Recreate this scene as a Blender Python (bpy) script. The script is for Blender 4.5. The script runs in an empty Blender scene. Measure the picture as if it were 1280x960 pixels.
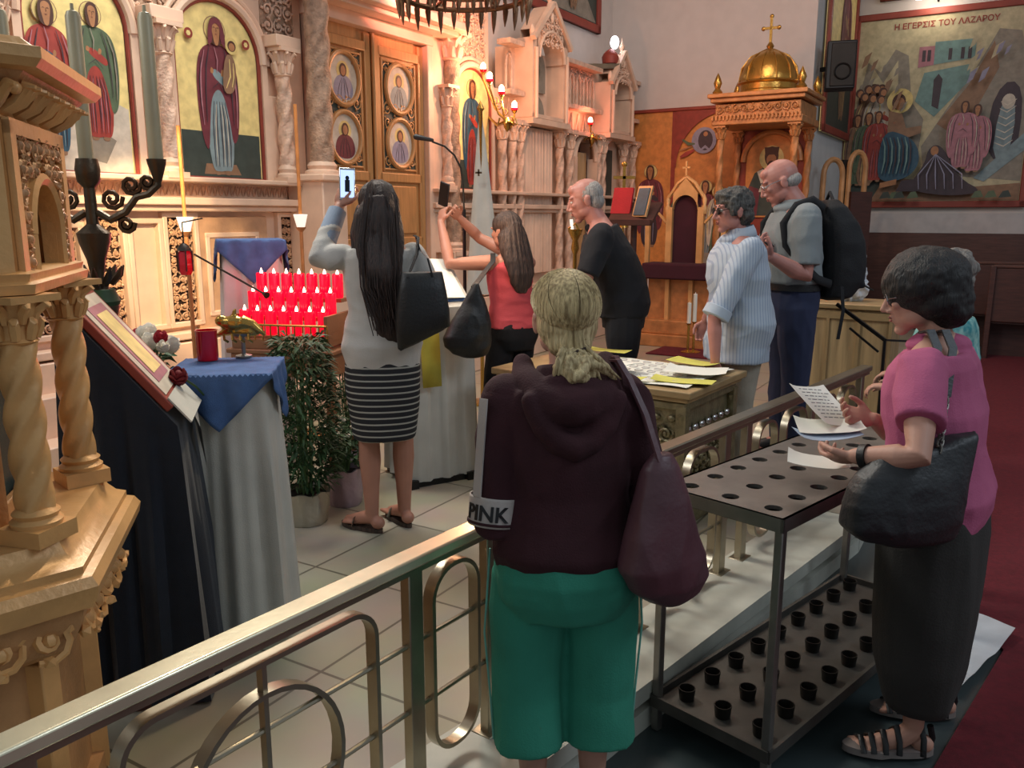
import bpy, bmesh, math, random
from math import sin, cos, pi, radians, sqrt, atan2
from mathutils import Vector as V, Matrix, noise, Euler
random.seed(7)
S = bpy.context.scene
COL = S.collection

# ------------------------------------------------------------------ camera, world, lights, exposure
PITCH = radians(11.4); FPX = 1050.0; EYE = 1.66
cam_d = bpy.data.cameras.new('camera'); cam = bpy.data.objects.new('camera', cam_d); COL.objects.link(cam)
cam_d.sensor_width = 36.0; cam_d.lens = FPX / 1280.0 * 36.0; cam_d.clip_start = 0.05; cam_d.clip_end = 100
cam.location = (0, 0, EYE); cam.rotation_euler = (pi/2 - PITCH, 0, 0)
S.camera = cam
S.view_settings.view_transform = 'Standard'; S.view_settings.look = 'None'
S.view_settings.gamma = 1.0; S.view_settings.exposure = 0.0; S.view_settings.use_curve_mapping = False
wd = bpy.data.worlds.new('church_air'); S.world = wd; wd.use_nodes = True
wd.node_tree.nodes['Background'].inputs[0].default_value = (0.62, 0.70, 0.76, 1)
wd.node_tree.nodes['Background'].inputs[1].default_value = 0.42

def light(name, kind, loc, energy, color, size=0.1, target=None, size_y=None, spot=None, blend=0.5):
    d = bpy.data.lights.new(name, kind); d.energy = energy; d.color = color
    if kind == 'AREA':
        d.size = size
        if size_y: d.shape = 'RECTANGLE'; d.size_y = size_y
    elif kind == 'SUN': d.angle = size
    else: d.shadow_soft_size = size
    if kind == 'SPOT': d.spot_size = radians(spot); d.spot_blend = blend
    o = bpy.data.objects.new(name, d); COL.objects.link(o); o.location = loc
    if target is not None:
        o.rotation_euler = (V(target) - V(loc)).to_track_quat('-Z', 'Y').to_euler()
    return o

light('nave_window_light', 'AREA', (5.5, 1.0, 5.6), 130, (0.78, 0.88, 1.0), 3.5, (2.5, 7, 1.0), 2.0)
light('left_window_light', 'AREA', (-4.6, 1.8, 4.6), 110, (0.92, 0.96, 1.0), 2.0, (-0.4, 2.6, 0.5), 1.4)
light('sanctuary_ceiling_light', 'AREA', (1.6, 6.6, 5.6), 105, (1.0, 0.84, 0.74), 2.5, (1.8, 8.6, 1.5), 2.5)
light('shrine_spotlight', 'SPOT', (-0.2, 3.6, 4.0), 120, (1.0, 0.80, 0.5), 0.08, (-1.05, 1.85, 1.0), None, 30, 0.4)
light('altar_lamp_light', 'POINT', (-0.15, 4.6, 1.75), 12, (1.0, 0.66, 0.42), 0.06)
light('left_panel_spotlight', 'SPOT', (-1.7, 3.6, 2.6), 420, (1.0, 0.74, 0.42), 0.05, (-2.3, 5.65, 1.35), None, 30, 0.5)
light('throne_spotlight', 'SPOT', (1.6, 7.2, 4.6), 130, (1.0, 0.58, 0.34), 0.1, (3.0, 11.0, 2.0), None, 42, 0.7)
light('door_red_lamp_light', 'SPOT', (-0.30, 6.75, 3.35), 260, (1.0, 0.30, 0.22), 0.05, (-1.05, 7.85, 3.75), None, 80, 0.6)
light('rail_highlight_light', 'AREA', (-1.3, 5.0, 4.4), 130, (1.0, 0.97, 0.88), 1.3, (-0.5, 1.8, 0.8), 1.0)  # added overhead area light, placed so the handrail catches a bright highlight

# ------------------------------------------------------------------ measuring helpers
def ray(px, py):
    a, b = (px-640)/FPX, -(py-480)/FPX
    c, s = cos(PITCH), sin(PITCH)
    return V((a, c + b*s, -s + b*c))
def at(px, py, d):
    r = ray(px, py); return V((0, 0, EYE)) + r*(d/r.y)
def atz(px, py, z):
    r = ray(px, py); return V((0, 0, EYE)) + r*((z-EYE)/r.z)

# ------------------------------------------------------------------ materials
def lin(c):
    if isinstance(c, str):
        c = c.lstrip('#'); c = [int(c[i:i+2], 16)/255 for i in (0, 2, 4)]
    return tuple((x/12.92 if x <= 0.04045 else ((x+0.055)/1.055)**2.4) for x in c) + (1,)
MC = {}
def mat(key, col, rough=0.6, metal=0.0, bump=0.0, bs=40, var=0.12, vs=6, emit=0, alpha=1.0, trans=0, sheen=0, col2=None, stretch=None, coat=0):
    if key in MC: return MC[key]
    m = bpy.data.materials.new(key); m.use_nodes = True; nt = m.node_tree; N = nt.nodes; L = nt.links
    b = N['Principled BSDF']; b.inputs['Roughness'].default_value = rough; b.inputs['Metallic'].default_value = metal
    if sheen: b.inputs['Sheen Weight'].default_value = sheen
    if coat: b.inputs['Coat Weight'].default_value = coat; b.inputs['Coat Roughness'].default_value = 0.15
    if trans: b.inputs['Transmission Weight'].default_value = trans
    if alpha < 1: b.inputs['Alpha'].default_value = alpha
    tc = N.new('ShaderNodeTexCoord'); mp = N.new('ShaderNodeMapping'); L.new(tc.outputs['Object'], mp.inputs[0])
    if stretch: mp.inputs['Scale'].default_value = stretch
    n = N.new('ShaderNodeTexNoise'); n.inputs['Scale'].default_value = vs; n.inputs['Detail'].default_value = 6; L.new(mp.outputs[0], n.inputs['Vector'])
    r = N.new('ShaderNodeValToRGB'); c1 = lin(col)
    c2 = lin(col2) if col2 else tuple(min(1, x*(1+var)) for x in c1[:3])+(1,)
    c0 = c1 if col2 else tuple(x*(1-var) for x in c1[:3])+(1,)
    r.color_ramp.elements[0].position = 0.35; r.color_ramp.elements[1].position = 0.65
    r.color_ramp.elements[0].color = c0; r.color_ramp.elements[1].color = c2
    L.new(n.outputs['Fac'], r.inputs[0]); L.new(r.outputs[0], b.inputs['Base Color'])
    if emit:
        b.inputs['Emission Color'].default_value = c1; b.inputs['Emission Strength'].default_value = emit
    if bump:
        n2 = N.new('ShaderNodeTexNoise'); n2.inputs['Scale'].default_value = bs; n2.inputs['Detail'].default_value = 4; L.new(mp.outputs[0], n2.inputs['Vector'])
        bp = N.new('ShaderNodeBump'); bp.inputs['Strength'].default_value = bump; bp.inputs['Distance'].default_value = 0.01
        L.new(n2.outputs['Fac'], bp.inputs['Height']); L.new(bp.outputs[0], b.inputs['Normal'])
    MC[key] = m; return m
def mathn(nt, op, a, b=None, c=None):
    n = nt.nodes.new('ShaderNodeMath'); n.operation = op
    for i, x in enumerate((a, b, c)):
        if x is None: continue
        if isinstance(x, (int, float)): n.inputs[i].default_value = x
        else: nt.links.new(x, n.inputs[i])
    return n.outputs[0]
def stripes(key, ca, cb, axis, period, frac, rough=0.8):
    m = bpy.data.materials.new(key); m.use_nodes = True; nt = m.node_tree; b = nt.nodes['Principled BSDF']
    b.inputs['Roughness'].default_value = rough
    tc = nt.nodes.new('ShaderNodeTexCoord'); sp = nt.nodes.new('ShaderNodeSeparateXYZ'); nt.links.new(tc.outputs['Object'], sp.inputs[0])
    f = mathn(nt, 'FRACT', mathn(nt, 'MULTIPLY', sp.outputs[axis], 1/period)); g = mathn(nt, 'LESS_THAN', f, frac)
    mx = nt.nodes.new('ShaderNodeMix'); mx.data_type = 'RGBA'; nt.links.new(g, mx.inputs[0])
    mx.inputs[6].default_value = lin(ca); mx.inputs[7].default_value = lin(cb); nt.links.new(mx.outputs[2], b.inputs['Base Color'])
    MC[key] = m; return m
def tiles(key, ca, cb, grout, size, rot, rough=0.35, mortar=0.006):
    m = bpy.data.materials.new(key); m.use_nodes = True; nt = m.node_tree; N = nt.nodes; L = nt.links; b = N['Principled BSDF']
    b.inputs['Roughness'].default_value = rough
    tc = N.new('ShaderNodeTexCoord'); mp = N.new('ShaderNodeMapping'); mp.inputs['Rotation'].default_value = (0, 0, rot)
    L.new(tc.outputs['Object'], mp.inputs[0])
    br = N.new('ShaderNodeTexBrick'); br.offset = 0; br.inputs['Scale'].default_value = 1; br.inputs['Brick Width'].default_value = size; br.inputs['Row Height'].default_value = size
    br.inputs['Mortar Size'].default_value = mortar; br.inputs['Color1'].default_value = lin(ca); br.inputs['Color2'].default_value = lin(cb); br.inputs['Mortar'].default_value = lin(grout)
    L.new(mp.outputs[0], br.inputs['Vector'])
    n = N.new('ShaderNodeTexNoise'); n.inputs['Scale'].default_value = 3; n.inputs['Detail'].default_value = 8; L.new(mp.outputs[0], n.inputs['Vector'])
    mx = N.new('ShaderNodeMix'); mx.data_type = 'RGBA'; mx.blend_type = 'MULTIPLY'; mx.inputs[0].default_value = 0.35
    L.new(br.outputs['Color'], mx.inputs[6]); L.new(n.outputs['Color'], mx.inputs[7])
    L.new(mx.outputs[2], b.inputs['Base Color']); MC[key] = m; return m

mat('gilded wood', '#cf9f66', 0.38, 0.15, 0.15, 60, 0.15)
mat('gilded wood dull', '#b5875a', 0.45, 0.12, 0.3, 80, 0.2)
mat('cream marble', '#dfbfa6', 0.45, 0, 0.12, 20, 0.10, 4)
mat('carved marble', '#d6b49c', 0.5, 0, 0.8, 55, 0.22, 14)
mat('brown carved marble', '#a98a72', 0.5, 0, 0.9, 60, 0.3, 18)
mat('lattice marble', '#c49a78', 0.5, 0, 0.2, 60, 0.2)
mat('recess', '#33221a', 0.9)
mat('door oak', '#b98b58', 0.4, 0.1, 0.1, 30, 0.12, 5, stretch=(8, 8, 0.8))
mat('white wall', '#cfc5bd', 0.85, 0, 0.05, 90, 0.03)
mat('pier wall', '#cfd2d2', 0.85, 0, 0.05, 90, 0.03)
mat('orange fresco', '#c98a50', 0.75, 0, 0.1, 20, 0.12, 5)
mat('red frame', '#8c3a2c', 0.55, 0, 0.1, 30, 0.12)
mat('throne wood', '#b97e4c', 0.4, 0.15, 0.3, 60, 0.2, 10)
mat('dark wood', '#43251f', 0.5, 0, 0.1, 30, 0.2, 5, stretch=(1, 1, 8))
mat('wainscot wood', '#54342c', 0.45, 0, 0.1, 30, 0.2, 5, stretch=(1, 1, 8))
mat('ledge marble', '#b9b3b0', 0.45, 0, 0.03, 20, 0.08, 6)
mat('curb marble', '#bcbcb0', 0.4, 0, 0.03, 20, 0.14, 6)
mat('nave floor', '#3b4445', 0.3, 0, 0.02, 20, 0.12, 3)
mat('red carpet', '#5e101d', 0.95, 0, 0.5, 300, 0.15, 40)
mat('brass', '#b9954e', 0.25, 0.9, 0.05, 40, 0.1)
mat('rail brass', '#e8e0c2', 0.26, 0.6, 0.03, 60, 0.08, 8)
mat('rail nickel', '#a69c88', 0.33, 0.9, 0.03, 60, 0.1, 8)
mat('steel', '#8b8781', 0.42, 0.85, 0.03, 60, 0.12, 10)
mat('dull steel', '#5c5954', 0.5, 0.75, 0.05, 60, 0.15, 10)
mat('dark iron', '#2b2724', 0.45, 0.7, 0.1)
mat('bronze', '#55483a', 0.4, 0.85, 0.2, 60, 0.2)
mat('pewter tube', '#a89e80', 0.45, 0.1, 0.0, 60, 0.1)
mat('silver', '#c2c2c4', 0.18, 1.0)
mat('navy cloth', '#0d1725', 0.95, 0, 0.3, 400, 0.15, 20, sheen=0.2)
mat('white cloth', '#b9b7ae', 0.9, 0, 0.25, 300, 0.05, 8)
mat('pinkish cloth', '#d8cbc6', 0.9, 0, 0.25, 300, 0.05, 8)
mat('blue cloth', '#3f5d8c', 0.85, 0, 0.3, 300, 0.14, 20)
mat('yellow cloth', '#b3a43c', 0.9)
mat('red glass', '#c2051e', 0.15, 0, 0, 1, 0.05, coat=0.4)
mat('lit red glass', '#f0052c', 0.15, 0, 0, 1, 0.05, emit=0.85)
mat('flame', '#ffc9b0', 0.5, 0, 0, 1, 0.02, emit=7)
mat('bulb', '#ffd0a8', 0.5, 0, 0, 1, 0.02, emit=14)
mat('white bulb', '#f7f4ff', 0.5, 0, 0, 1, 0.02, emit=9)
mat('white glass', '#efe6d8', 0.3, 0, 0, 1, 0.02, emit=0.9)
mat('petal white', '#e6dcc8', 0.7, 0, 0.2, 60, 0.06)
mat('petal red', '#a30d20', 0.7, 0, 0.2, 60, 0.1)
mat('petal dark red', '#6d0d19', 0.7, 0, 0.2, 60, 0.1)
mat('leaf', '#2c4a26', 0.6, 0, 0.1, 40, 0.35, 12)
mat('leaf pale', '#5d7a48', 0.6, 0, 0.1, 40, 0.3, 12)
mat('soil', '#1d140f', 0.95, 0, 0.6, 60)
mat('foil', '#a8a394', 0.32, 0.55, 0.5, 25, 0.1)
mat('lilac foil', '#a08c96', 0.35, 0.3, 0.5, 25, 0.1)
mat('black plastic', '#121316', 0.5)
mat('black metal', '#141212', 0.4, 0.3)
mat('paper', '#dcdcd2', 0.8, 0, 0.02, 20, 0.02)
mat('blue paper', '#9db0c4', 0.8)
mat('yellow paper', '#c9c35c', 0.8)
mat('ink', '#5d5f63', 0.8)
mat('tan box', '#a38a63', 0.5, 0.1, 0.05, 30, 0.25, 5, stretch=(6, 6, 0.4))
mat('kneeler wood', '#8a5c3c', 0.5, 0, 0.1, 30, 0.15)
mat('burgundy cloth', '#3a1220', 0.9)
mat('screen glow', '#9fb4e8', 0.3, emit=1.6)
mat('plastic bag', '#c9cdd2', 0.3, 0, 0.5, 12, 0.1, alpha=0.95)
mat('skin pale', '#b98a76', 0.55, 0, 0.05, 120, 0.06, 10)
mat('skin warm', '#a5735f', 0.55, 0, 0.05, 120, 0.06, 10)
mat('skin ruddy', '#b27a6e', 0.5, 0, 0.05, 120, 0.08, 10)
mat('eye white', '#d8d2ca', 0.3); mat('lips', '#8c4a44', 0.5)
def hairmat(k, a, b): mat(k, a, 0.58, 0, 0.6, 5, 0, 3.2, col2=b, stretch=(42, 42, 3.5))
hairmat('hair dark brown', '#1b110e', '#38241d'); hairmat('hair blonde', '#97815a', '#e0cb9a')
hairmat('hair brown streaked', '#1d120f', '#4a382f'); hairmat('hair grey dark', '#1f1e1d', '#5b5853')
hairmat('hair grey', '#5d5751', '#86807a'); hairmat('hair near black', '#0c0b0c', '#1d1a1a'); hairmat('hair white grey', '#7f7a76', '#a9a5a0')

# ------------------------------------------------------------------ object helpers
def tag(o, label=None, cat=None, group=None, kind=None):
    if label: o['label'] = label
    if cat: o['category'] = cat
    if group: o['group'] = group
    if kind: o['kind'] = kind
    return o
def thing(name, label, cat, loc=(0, 0, 0), rz=0, group=None):
    o = bpy.data.objects.new(name, None); o.empty_display_size = 0.1; COL.objects.link(o)
    o.location = loc; o.rotation_euler = (0, 0, rz); return tag(o, label, cat, group)
def wm(o): return o.matrix_basis.copy() if o.parent is None else wm(o.parent) @ o.matrix_basis
def dup(root, loc, rz=None, label=None, scale=None):
    r = root.copy(); COL.objects.link(r); r.location = loc
    if rz is not None: r.rotation_euler = (0, 0, rz)
    if label: r['label'] = label
    if scale: r.scale = (scale,)*3
    for ch in list(root.children):
        c = ch.copy(); COL.objects.link(c); c.parent = r
        for g in ch.children:
            d = g.copy(); COL.objects.link(d); d.parent = c
    return r

class MB:
    def __init__(s): s.v = []; s.f = []; s.mi = []; s.cm = 0; s.M = Matrix.Identity(4)
    def add(s, vs, fs):
        n = len(s.v); s.v += [s.M @ V(p) for p in vs]; s.f += [[i+n for i in f] for f in fs]; s.mi += [s.cm]*len(fs); return s
    def box(s, c, sz, rz=0, R=None):
        R = R or Matrix.Rotation(rz, 3, 'Z'); x, y, z = sz[0]/2, sz[1]/2, sz[2]/2
        vs = [V(c)+R@V((a*x, b*y, d*z)) for a in (-1, 1) for b in (-1, 1) for d in (-1, 1)]
        return s.add(vs, [(0, 1, 3, 2), (4, 6, 7, 5), (0, 4, 5, 1), (2, 3, 7, 6), (0, 2, 6, 4), (1, 5, 7, 3)])
    def bar(s, a, b, w, t=None, up=(0, 0, 1)):
        a, b = V(a), V(b); t = t or w; y = (b-a).normalized(); u = V(up)
        if abs(y.dot(u)) > 0.98: u = V((1, 0, 0))
        x = y.cross(u).normalized(); z = x.cross(y); R = Matrix((x, y, z)).transposed()
        return s.box((a+b)/2, (w, (b-a).length, t), R=R)
    def rings(s, rs, close=True, cap=True, loop=False):
        n = len(rs[0]); vs = [p for r in rs for p in r]; fs = []
        m = len(rs)
        for i in range(m if loop else m-1):
            for j in range(n if close else n-1):
                a = i*n+j; b = i*n+(j+1) % n; c = ((i+1) % m)*n+(j+1) % n; d = ((i+1) % m)*n+j; fs.append((a, b, c, d))
        if cap and not loop and close: fs.append(tuple(range(n))[::-1]); fs.append(tuple((m-1)*n+j for j in range(n)))
        return s.add(vs, fs)
    def tube(s, pts, r, n=8, loop=False, flat=None, round_end=False):
        pts = [V(p) for p in pts]; m = len(pts); rr = list(r) if hasattr(r, '__len__') else [r]*m
        if round_end:
            d0 = (pts[0]-pts[1]).normalized(); d1 = (pts[-1]-pts[-2]).normalized(); r0, r1 = rr[0], rr[-1]; p0, p1 = pts[0], pts[-1]
            pts = [p0+d0*r0*0.95, p0+d0*r0*0.6] + pts + [p1+d1*r1*0.6, p1+d1*r1*0.95]
            rr = [r0*0.3, r0*0.8] + rr + [r1*0.8, r1*0.3]; m = len(pts)
        rs = []; nrm = None
        for i, p in enumerate(pts):
            if loop: t = pts[(i+1) % m]-pts[i-1]
            else: t = pts[min(i+1, m-1)]-pts[max(i-1, 0)]
            t = t.normalized() if t.length > 1e-9 else V((0, 0, 1))
            if nrm is None:
                u = V((0, 0, 1)) if abs(t.z) < 0.9 else V((0, 1, 0)); nrm = (u-t*u.dot(t)).normalized()
            else:
                nrm = nrm-t*nrm.dot(t); nrm = nrm.normalized() if nrm.length > 1e-6 else t.orthogonal().normalized()
            bn = t.cross(nrm); f = flat or (1, 1)
            rs.append([p+(nrm*cos(a)*f[0]+bn*sin(a)*f[1])*rr[i] for a in [2*pi*k/n for k in range(n)]])
        return s.rings(rs, loop=loop)
    def lathe(s, c, prof, n=24, wob=None):
        c = V(c); rs = []
        for r, z in prof:
            rs.append([c+V((cos(a)*r, sin(a)*r, z)) for a in [2*pi*k/n for k in range(n)]])
        return s.rings(rs)
    def ell(s, c, r, R=None, n=14, m=9):
        R = R or Matrix.Identity(3); c = V(c); rs = []
        for i in range(m+1):
            ph = -pi/2+pi*i/m; ph = max(-pi/2+0.12, min(pi/2-0.12, ph))
            rs.append([c+R@V((r[0]*cos(ph)*cos(a), r[1]*cos(ph)*sin(a), r[2]*sin(ph))) for a in [2*pi*k/n for k in range(n)]])
        return s.rings(rs)
    def prism(s, poly, d0, d1, fr=None):
        """poly in (x,z), extruded along y from d0 to d1"""
        n = len(poly); vs = [(x, d0, z) for x, z in poly]+[(x, d1, z) for x, z in poly]
        fs = [tuple(range(n)), tuple(range(2*n-1, n-1, -1))]+[(i, i+n, (i+1) % n+n, (i+1) % n) for i in range(n)]
        return s.add(vs, fs)
    def build(s, name, mats, parent=None, world=False, smooth=40, bevel=0):
        me = bpy.data.meshes.new(name)
        vs = s.v
        if world and parent is not None:
            I = wm(parent).inverted(); vs = [I@p for p in vs]
        me.from_pydata([tuple(p) for p in vs], [], s.f); me.update()
        for m in (mats if isinstance(mats, (list, tuple)) else [mats]): me.materials.append(MC[m] if isinstance(m, str) else m)
        me.polygons.foreach_set('material_index', s.mi)
        b = bmesh.new(); b.from_mesh(me); bmesh.ops.recalc_face_normals(b, faces=b.faces); b.to_mesh(me); b.free()
        if smooth: me.shade_smooth(); me.set_sharp_from_angle(angle=radians(smooth))
        o = bpy.data.objects.new(name, me); COL.objects.link(o)
        if parent is not None: o.parent = parent
        if bevel:
            md = o.modifiers.new('bevel', 'BEVEL'); md.width = bevel; md.segments = 2; md.limit_method = 'ANGLE'
        return o
    def blob(s, name, mats, parent, voxel=0.006, smooth_it=4, disp=None, world=True):
        """fuse the closed pieces into one continuous surface"""
        me = bpy.data.meshes.new('tmp'); I = wm(parent).inverted() if world else Matrix.Identity(4)
        me.from_pydata([tuple(I@p) for p in s.v], [], s.f); me.update()
        b = bmesh.new(); b.from_mesh(me)
        bmesh.ops.recalc_face_normals(b, faces=b.faces); b.to_mesh(me); b.free()
        o = bpy.data.objects.new(name, me); COL.objects.link(o)
        r = o.modifiers.new('r', 'REMESH'); r.mode = 'VOXEL'; r.voxel_size = voxel
        k = o.modifiers.new('s', 'SMOOTH'); k.factor = 0.5; k.iterations = smooth_it
        dg = bpy.context.evaluated_depsgraph_get(); m2 = bpy.data.meshes.new_from_object(o.evaluated_get(dg))
        o.modifiers.clear(); o.data = m2; m2.name = name; bpy.data.meshes.remove(me)
        if disp:
            M = wm(parent)
            co = [v.co.copy() for v in m2.vertices]; nn = [v.normal.copy() for v in m2.vertices]
            for i, v in enumerate(m2.vertices): v.co = co[i]+nn[i]*disp(M@co[i], nn[i])
            m2.update()
        m2.materials.clear()
        for m in (mats if isinstance(mats, (list, tuple)) else [mats]): m2.materials.append(MC[m] if isinstance(m, str) else m)
        m2.shade_smooth(); o.parent = parent
        return o

def each(name, mats, par, items, fn, **k):
    for it in items:
        m = MB(); fn(m, it); m.build(name, mats, par, **k)
def struct(name, mb, m, smooth=40): return tag(mb.build(name, m, smooth=smooth), kind='structure')
def wrinkle(amp, f=(7, 7, 3), seed=0, ridged=True):
    def d(p, n):
        q = V((p.x*f[0]+seed, p.y*f[1]+seed*2, p.z*f[2])); w = V((noise.noise(q*0.5), noise.noise(q*0.5+V((9, 2, 1))), 0))
        a = noise.noise(q+w*1.2)
        if ridged: a = 0.6-abs(a)*2.2
        return amp*a + amp*0.3*noise.noise(q*3)
    return d
def drape(mb, c, hw, hd, ztop, zbot, rz=0, flare=0.06, folds=11, amp=0.02, nseg=96, top=True, seed=0, p=4.0):
    """cloth hanging over a box"""
    c = V(c); R = Matrix.Rotation(rz, 3, 'Z'); rs = []; steps = 14
    def ring(k, z, a, sc):
        out = []
        for j in range(nseg):
            th = 2*pi*j/nseg; ct, st = cos(th), sin(th); pr = (abs(ct)**p+abs(st)**p)**(-1/p)
            w = sin(folds*th+seed+0.8*sin(3*th+seed))*a + 0.5*a*sin((folds*2+1)*th+2*seed+k*0.1)
            out.append(c+R@V(((hw*sc+k*flare+w)*ct*pr, (hd*sc+k*flare+w)*st*pr, 0))+V((0, 0, z-c.z)))
        return out
    if top: rs.append(ring(0, ztop, 0, 0.02)); rs.append(ring(0, ztop, 0, 0.96))
    rs.append(ring(0, ztop-0.006, 0, 1.0))
    for i in range(1, steps+1):
        k = i/steps; rs.append(ring(k, ztop-0.006+(zbot-ztop)*k, amp*min(1, k*2.2), 1.0))
    n = nseg; vs = [q for r in rs for q in r]; fs = [(i*n+j, i*n+(j+1) % n, (i+1)*n+(j+1) % n, (i+1)*n+j) for i in range(len(rs)-1) for j in range(n)]
    if top: fs.append(tuple(range(n)))
    return mb.add(vs, fs)
def overcloth(mb, c, a, half, z, rz=0, sy=None, gap=0.014):
    """square cloth turned 45 degrees lying over a table top, corners hanging down"""
    c = V(c); R = Matrix.Rotation(rz, 3, 'Z'); n = 44; vs = []; b = sy or a
    for i in range(n+1):
        for j in range(n+1):
            u = (i/n*2-1)*half; w = (j/n*2-1)*half; x = (u-w)*0.7071; y = (u+w)*0.7071
            ex, ey = max(0, abs(x)-a), max(0, abs(y)-b); sx = 1 if x > 0 else -1; s2 = 1 if y > 0 else -1
            px = sx*(min(abs(x), a)+min(ex, gap)+ex*0.1); py = s2*(min(abs(y), b)+min(ey, gap)+ey*0.1)
            if ex > 0: px += 0.008*sin(y*60)*min(1, ex*10); py += 0.0
            if ey > 0: py += 0.008*sin(x*60)*min(1, ey*10)
            vs.append(R@V((px, py, 0))+V((c.x, c.y, z+0.006-max(0, ex-gap)-max(0, ey-gap))))
    fs = [(i*(n+1)+j, (i+1)*(n+1)+j, (i+1)*(n+1)+j+1, i*(n+1)+j+1) for i in range(n) for j in range(n)]
    return mb.add(vs, fs)
def scrolls(mb, w, h, cell, depth=0.012, r=0.006, seed=1, y0=0.0, x0=0.0, z0=0.0, mask=None):
    """pierced vine work: spirals with leaves on a plane x,z facing -y"""
    rnd = random.Random(seed); nx = max(1, round(w/cell)); nz = max(1, round(h/cell)); cx, cz = w/nx, h/nz
    for i in range(nx):
        for j in range(nz):
            ox, oz = x0-w/2+cx*(i+0.5), z0-h/2+cz*(j+0.5)
            if mask and not mask(ox, oz): continue
            sg = 1 if (i+j) % 2 else -1; ph = rnd.uniform(0, 6.28); R = min(cx, cz)*0.52; pts = []; rr = []
            for k in range(15):
                t = k/14; a = ph+sg*t*9.0; q = R*(0.12+0.88*t); pts.append((ox+cos(a)*q, y0-depth*0.6*(1-abs(t-0.5)), oz+sin(a)*q)); rr.append(r*(1.3-0.5*t))
            mb.tube(pts, rr, 5)
            for k in range(3):
                a = ph+k*2.1; q = R*0.75; e = V((ox+cos(a)*q, y0-depth*0.5, oz+sin(a)*q)); f = e+V((cos(a+0.9*sg), 0, sin(a+0.9*sg)))*R*0.5
                mb.tube([e, (e+f)/2, f], [r*0.7, r*1.7, r*0.3], 5)
            mb.ell((ox, y0-depth*0.7, oz), (r*1.8, r*1.8, r*1.8), n=6, m=4)
def twisted(mb, c, r, z0, z1, lobes=3, turns=4, amp=0.16, n=24):
    c = V(c); m = max(16, int((z1-z0)*90)); rs = []
    for i in range(m+1):
        z = z0+(z1-z0)*i/m; rs.append([c+V((cos(a)*r*(1+amp*sin(lobes*a-2*pi*turns*i/m)), sin(a)*r*(1+amp*sin(lobes*a-2*pi*turns*i/m)), 0))+V((0, 0, z-c.z)) for a in [2*pi*k/n for k in range(n)]])
    return mb.rings(rs)
def capital(mb, c, r0, r1, z0, z1, n=8):
    """leafy capital"""
    h = z1-z0; mb.lathe((c[0], c[1], 0), [(r0, z0), (r0*1.25, z0+h*0.06), (r0*1.05, z0+h*0.12), (r0*1.1, z0+h*0.4), (r1*0.85, z0+h*0.8), (r1*0.9, z0+h*0.85)], 20)
    for row in (0, 1):
        for k in range(n):
            a = 2*pi*(k+row*0.5)/n; d = V((cos(a), sin(a), 0)); b = V((c[0], c[1], z0+h*(0.12+0.33*row)))
            q = [b+d*r0*1.05, b+d*r0*1.25+V((0, 0, h*0.22)), b+d*(r0*1.45+row*(r1-r0)*0.6)+V((0, 0, h*0.38)), b+d*(r0*1.6+row*(r1-r0)*0.7)+V((0, 0, h*0.3))]
            mb.tube(q, [r0*0.28, r0*0.34, r0*0.28, r0*0.12], 6)
    mb.box((c[0], c[1], z1-h*0.07), (r1*2.1, r1*2.1, h*0.14))
def archpoly(w, h, n=16, x=0, z=0):
    """upright rectangle closed by a round arch, h total"""
    r = w/2; return [(x-r, z), (x+r, z)]+[(x+r*cos(pi*k/n), z+h-r+r*sin(pi*k/n)) for k in range(n+1)]

# ================================================================== THE SETTING
U = V((sin(radians(31)), cos(radians(31)), 0)); NN = V((cos(radians(31)), -sin(radians(31)), 0)); W0 = V((-2.07, 6.0, 0))
CD = V((0.66, 0.75, 0)).normalized(); CP = V((0.354, 2.405, 0)); CN = V((CD.y, -CD.x, 0))     # kerb line and its outward side
def flat(poly, z0, z1):
    m = MB(); n = len(poly); m.add([(x, y, z0) for x, y in poly]+[(x, y, z1) for x, y in poly], [tuple(range(n)), tuple(range(2*n-1, n-1, -1))]+[(i, i+n, (i+1) % n+n, (i+1) % n) for i in range(n)]); return m
struct('floor', flat([(-8, -4), (12, -4), (12, 16), (-8, 16)], -0.1, 0), 'nave floor')
kc = [CP-CD*5.6, CP+CD*2.08]
pf = [(kc[0]-CN*0.02), (kc[1]-CN*0.02)]; e2 = pf[1]+U*9
tiles('sanctuary tiles', '#a69f8c', '#b0a894', '#6b6456', 0.62, radians(31), 0.32)
struct('floor_sanctuary', flat([(p.x, p.y) for p in pf]+[(e2.x, e2.y), (1, 15), (-6, 9), (-6, -1.6)], -0.02, 0.168), 'sanctuary tiles')
m = MB(); a = kc[0]; b_ = kc[1]; mid = (a+b_)/2; L_ = (b_-a).length; R = Matrix((CD, V((-CD.y, CD.x, 0)), V((0, 0, 1)))).transposed()
m.box(mid-CN*0.13+V((0, 0, 0.145)), (L_, 0.30, 0.06), R=R); m.box(mid-CN*0.17+V((0, 0, 0.035)), (L_, 0.36, 0.075), R=R)
struct('trim_kerb', m, 'curb marble')
m = MB(); m.box(mid-CN*0.2+V((0, 0, 0.09)), (L_-0.02, 0.36, 0.05), R=R); struct('trim_kerb_groove', m, 'recess')
m = MB(); q = pf[1]+U*3.5; RU = Matrix((U, V((-U.y, U.x, 0)), V((0, 0, 1)))).transposed(); m.box(q+V((0, 0, 0.085)), (7.0, 0.06, 0.172), R=RU); struct('trim_sanctuary_side', m, 'curb marble')
struct('floor_carpet', flat([(-1.45, -0.85), (1.9, 2.98), (2.0, 3.9), (6.2, 10.9), (11.5, 11), (11.5, -0.85)], 0.0, 0.012), 'red carpet')

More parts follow.
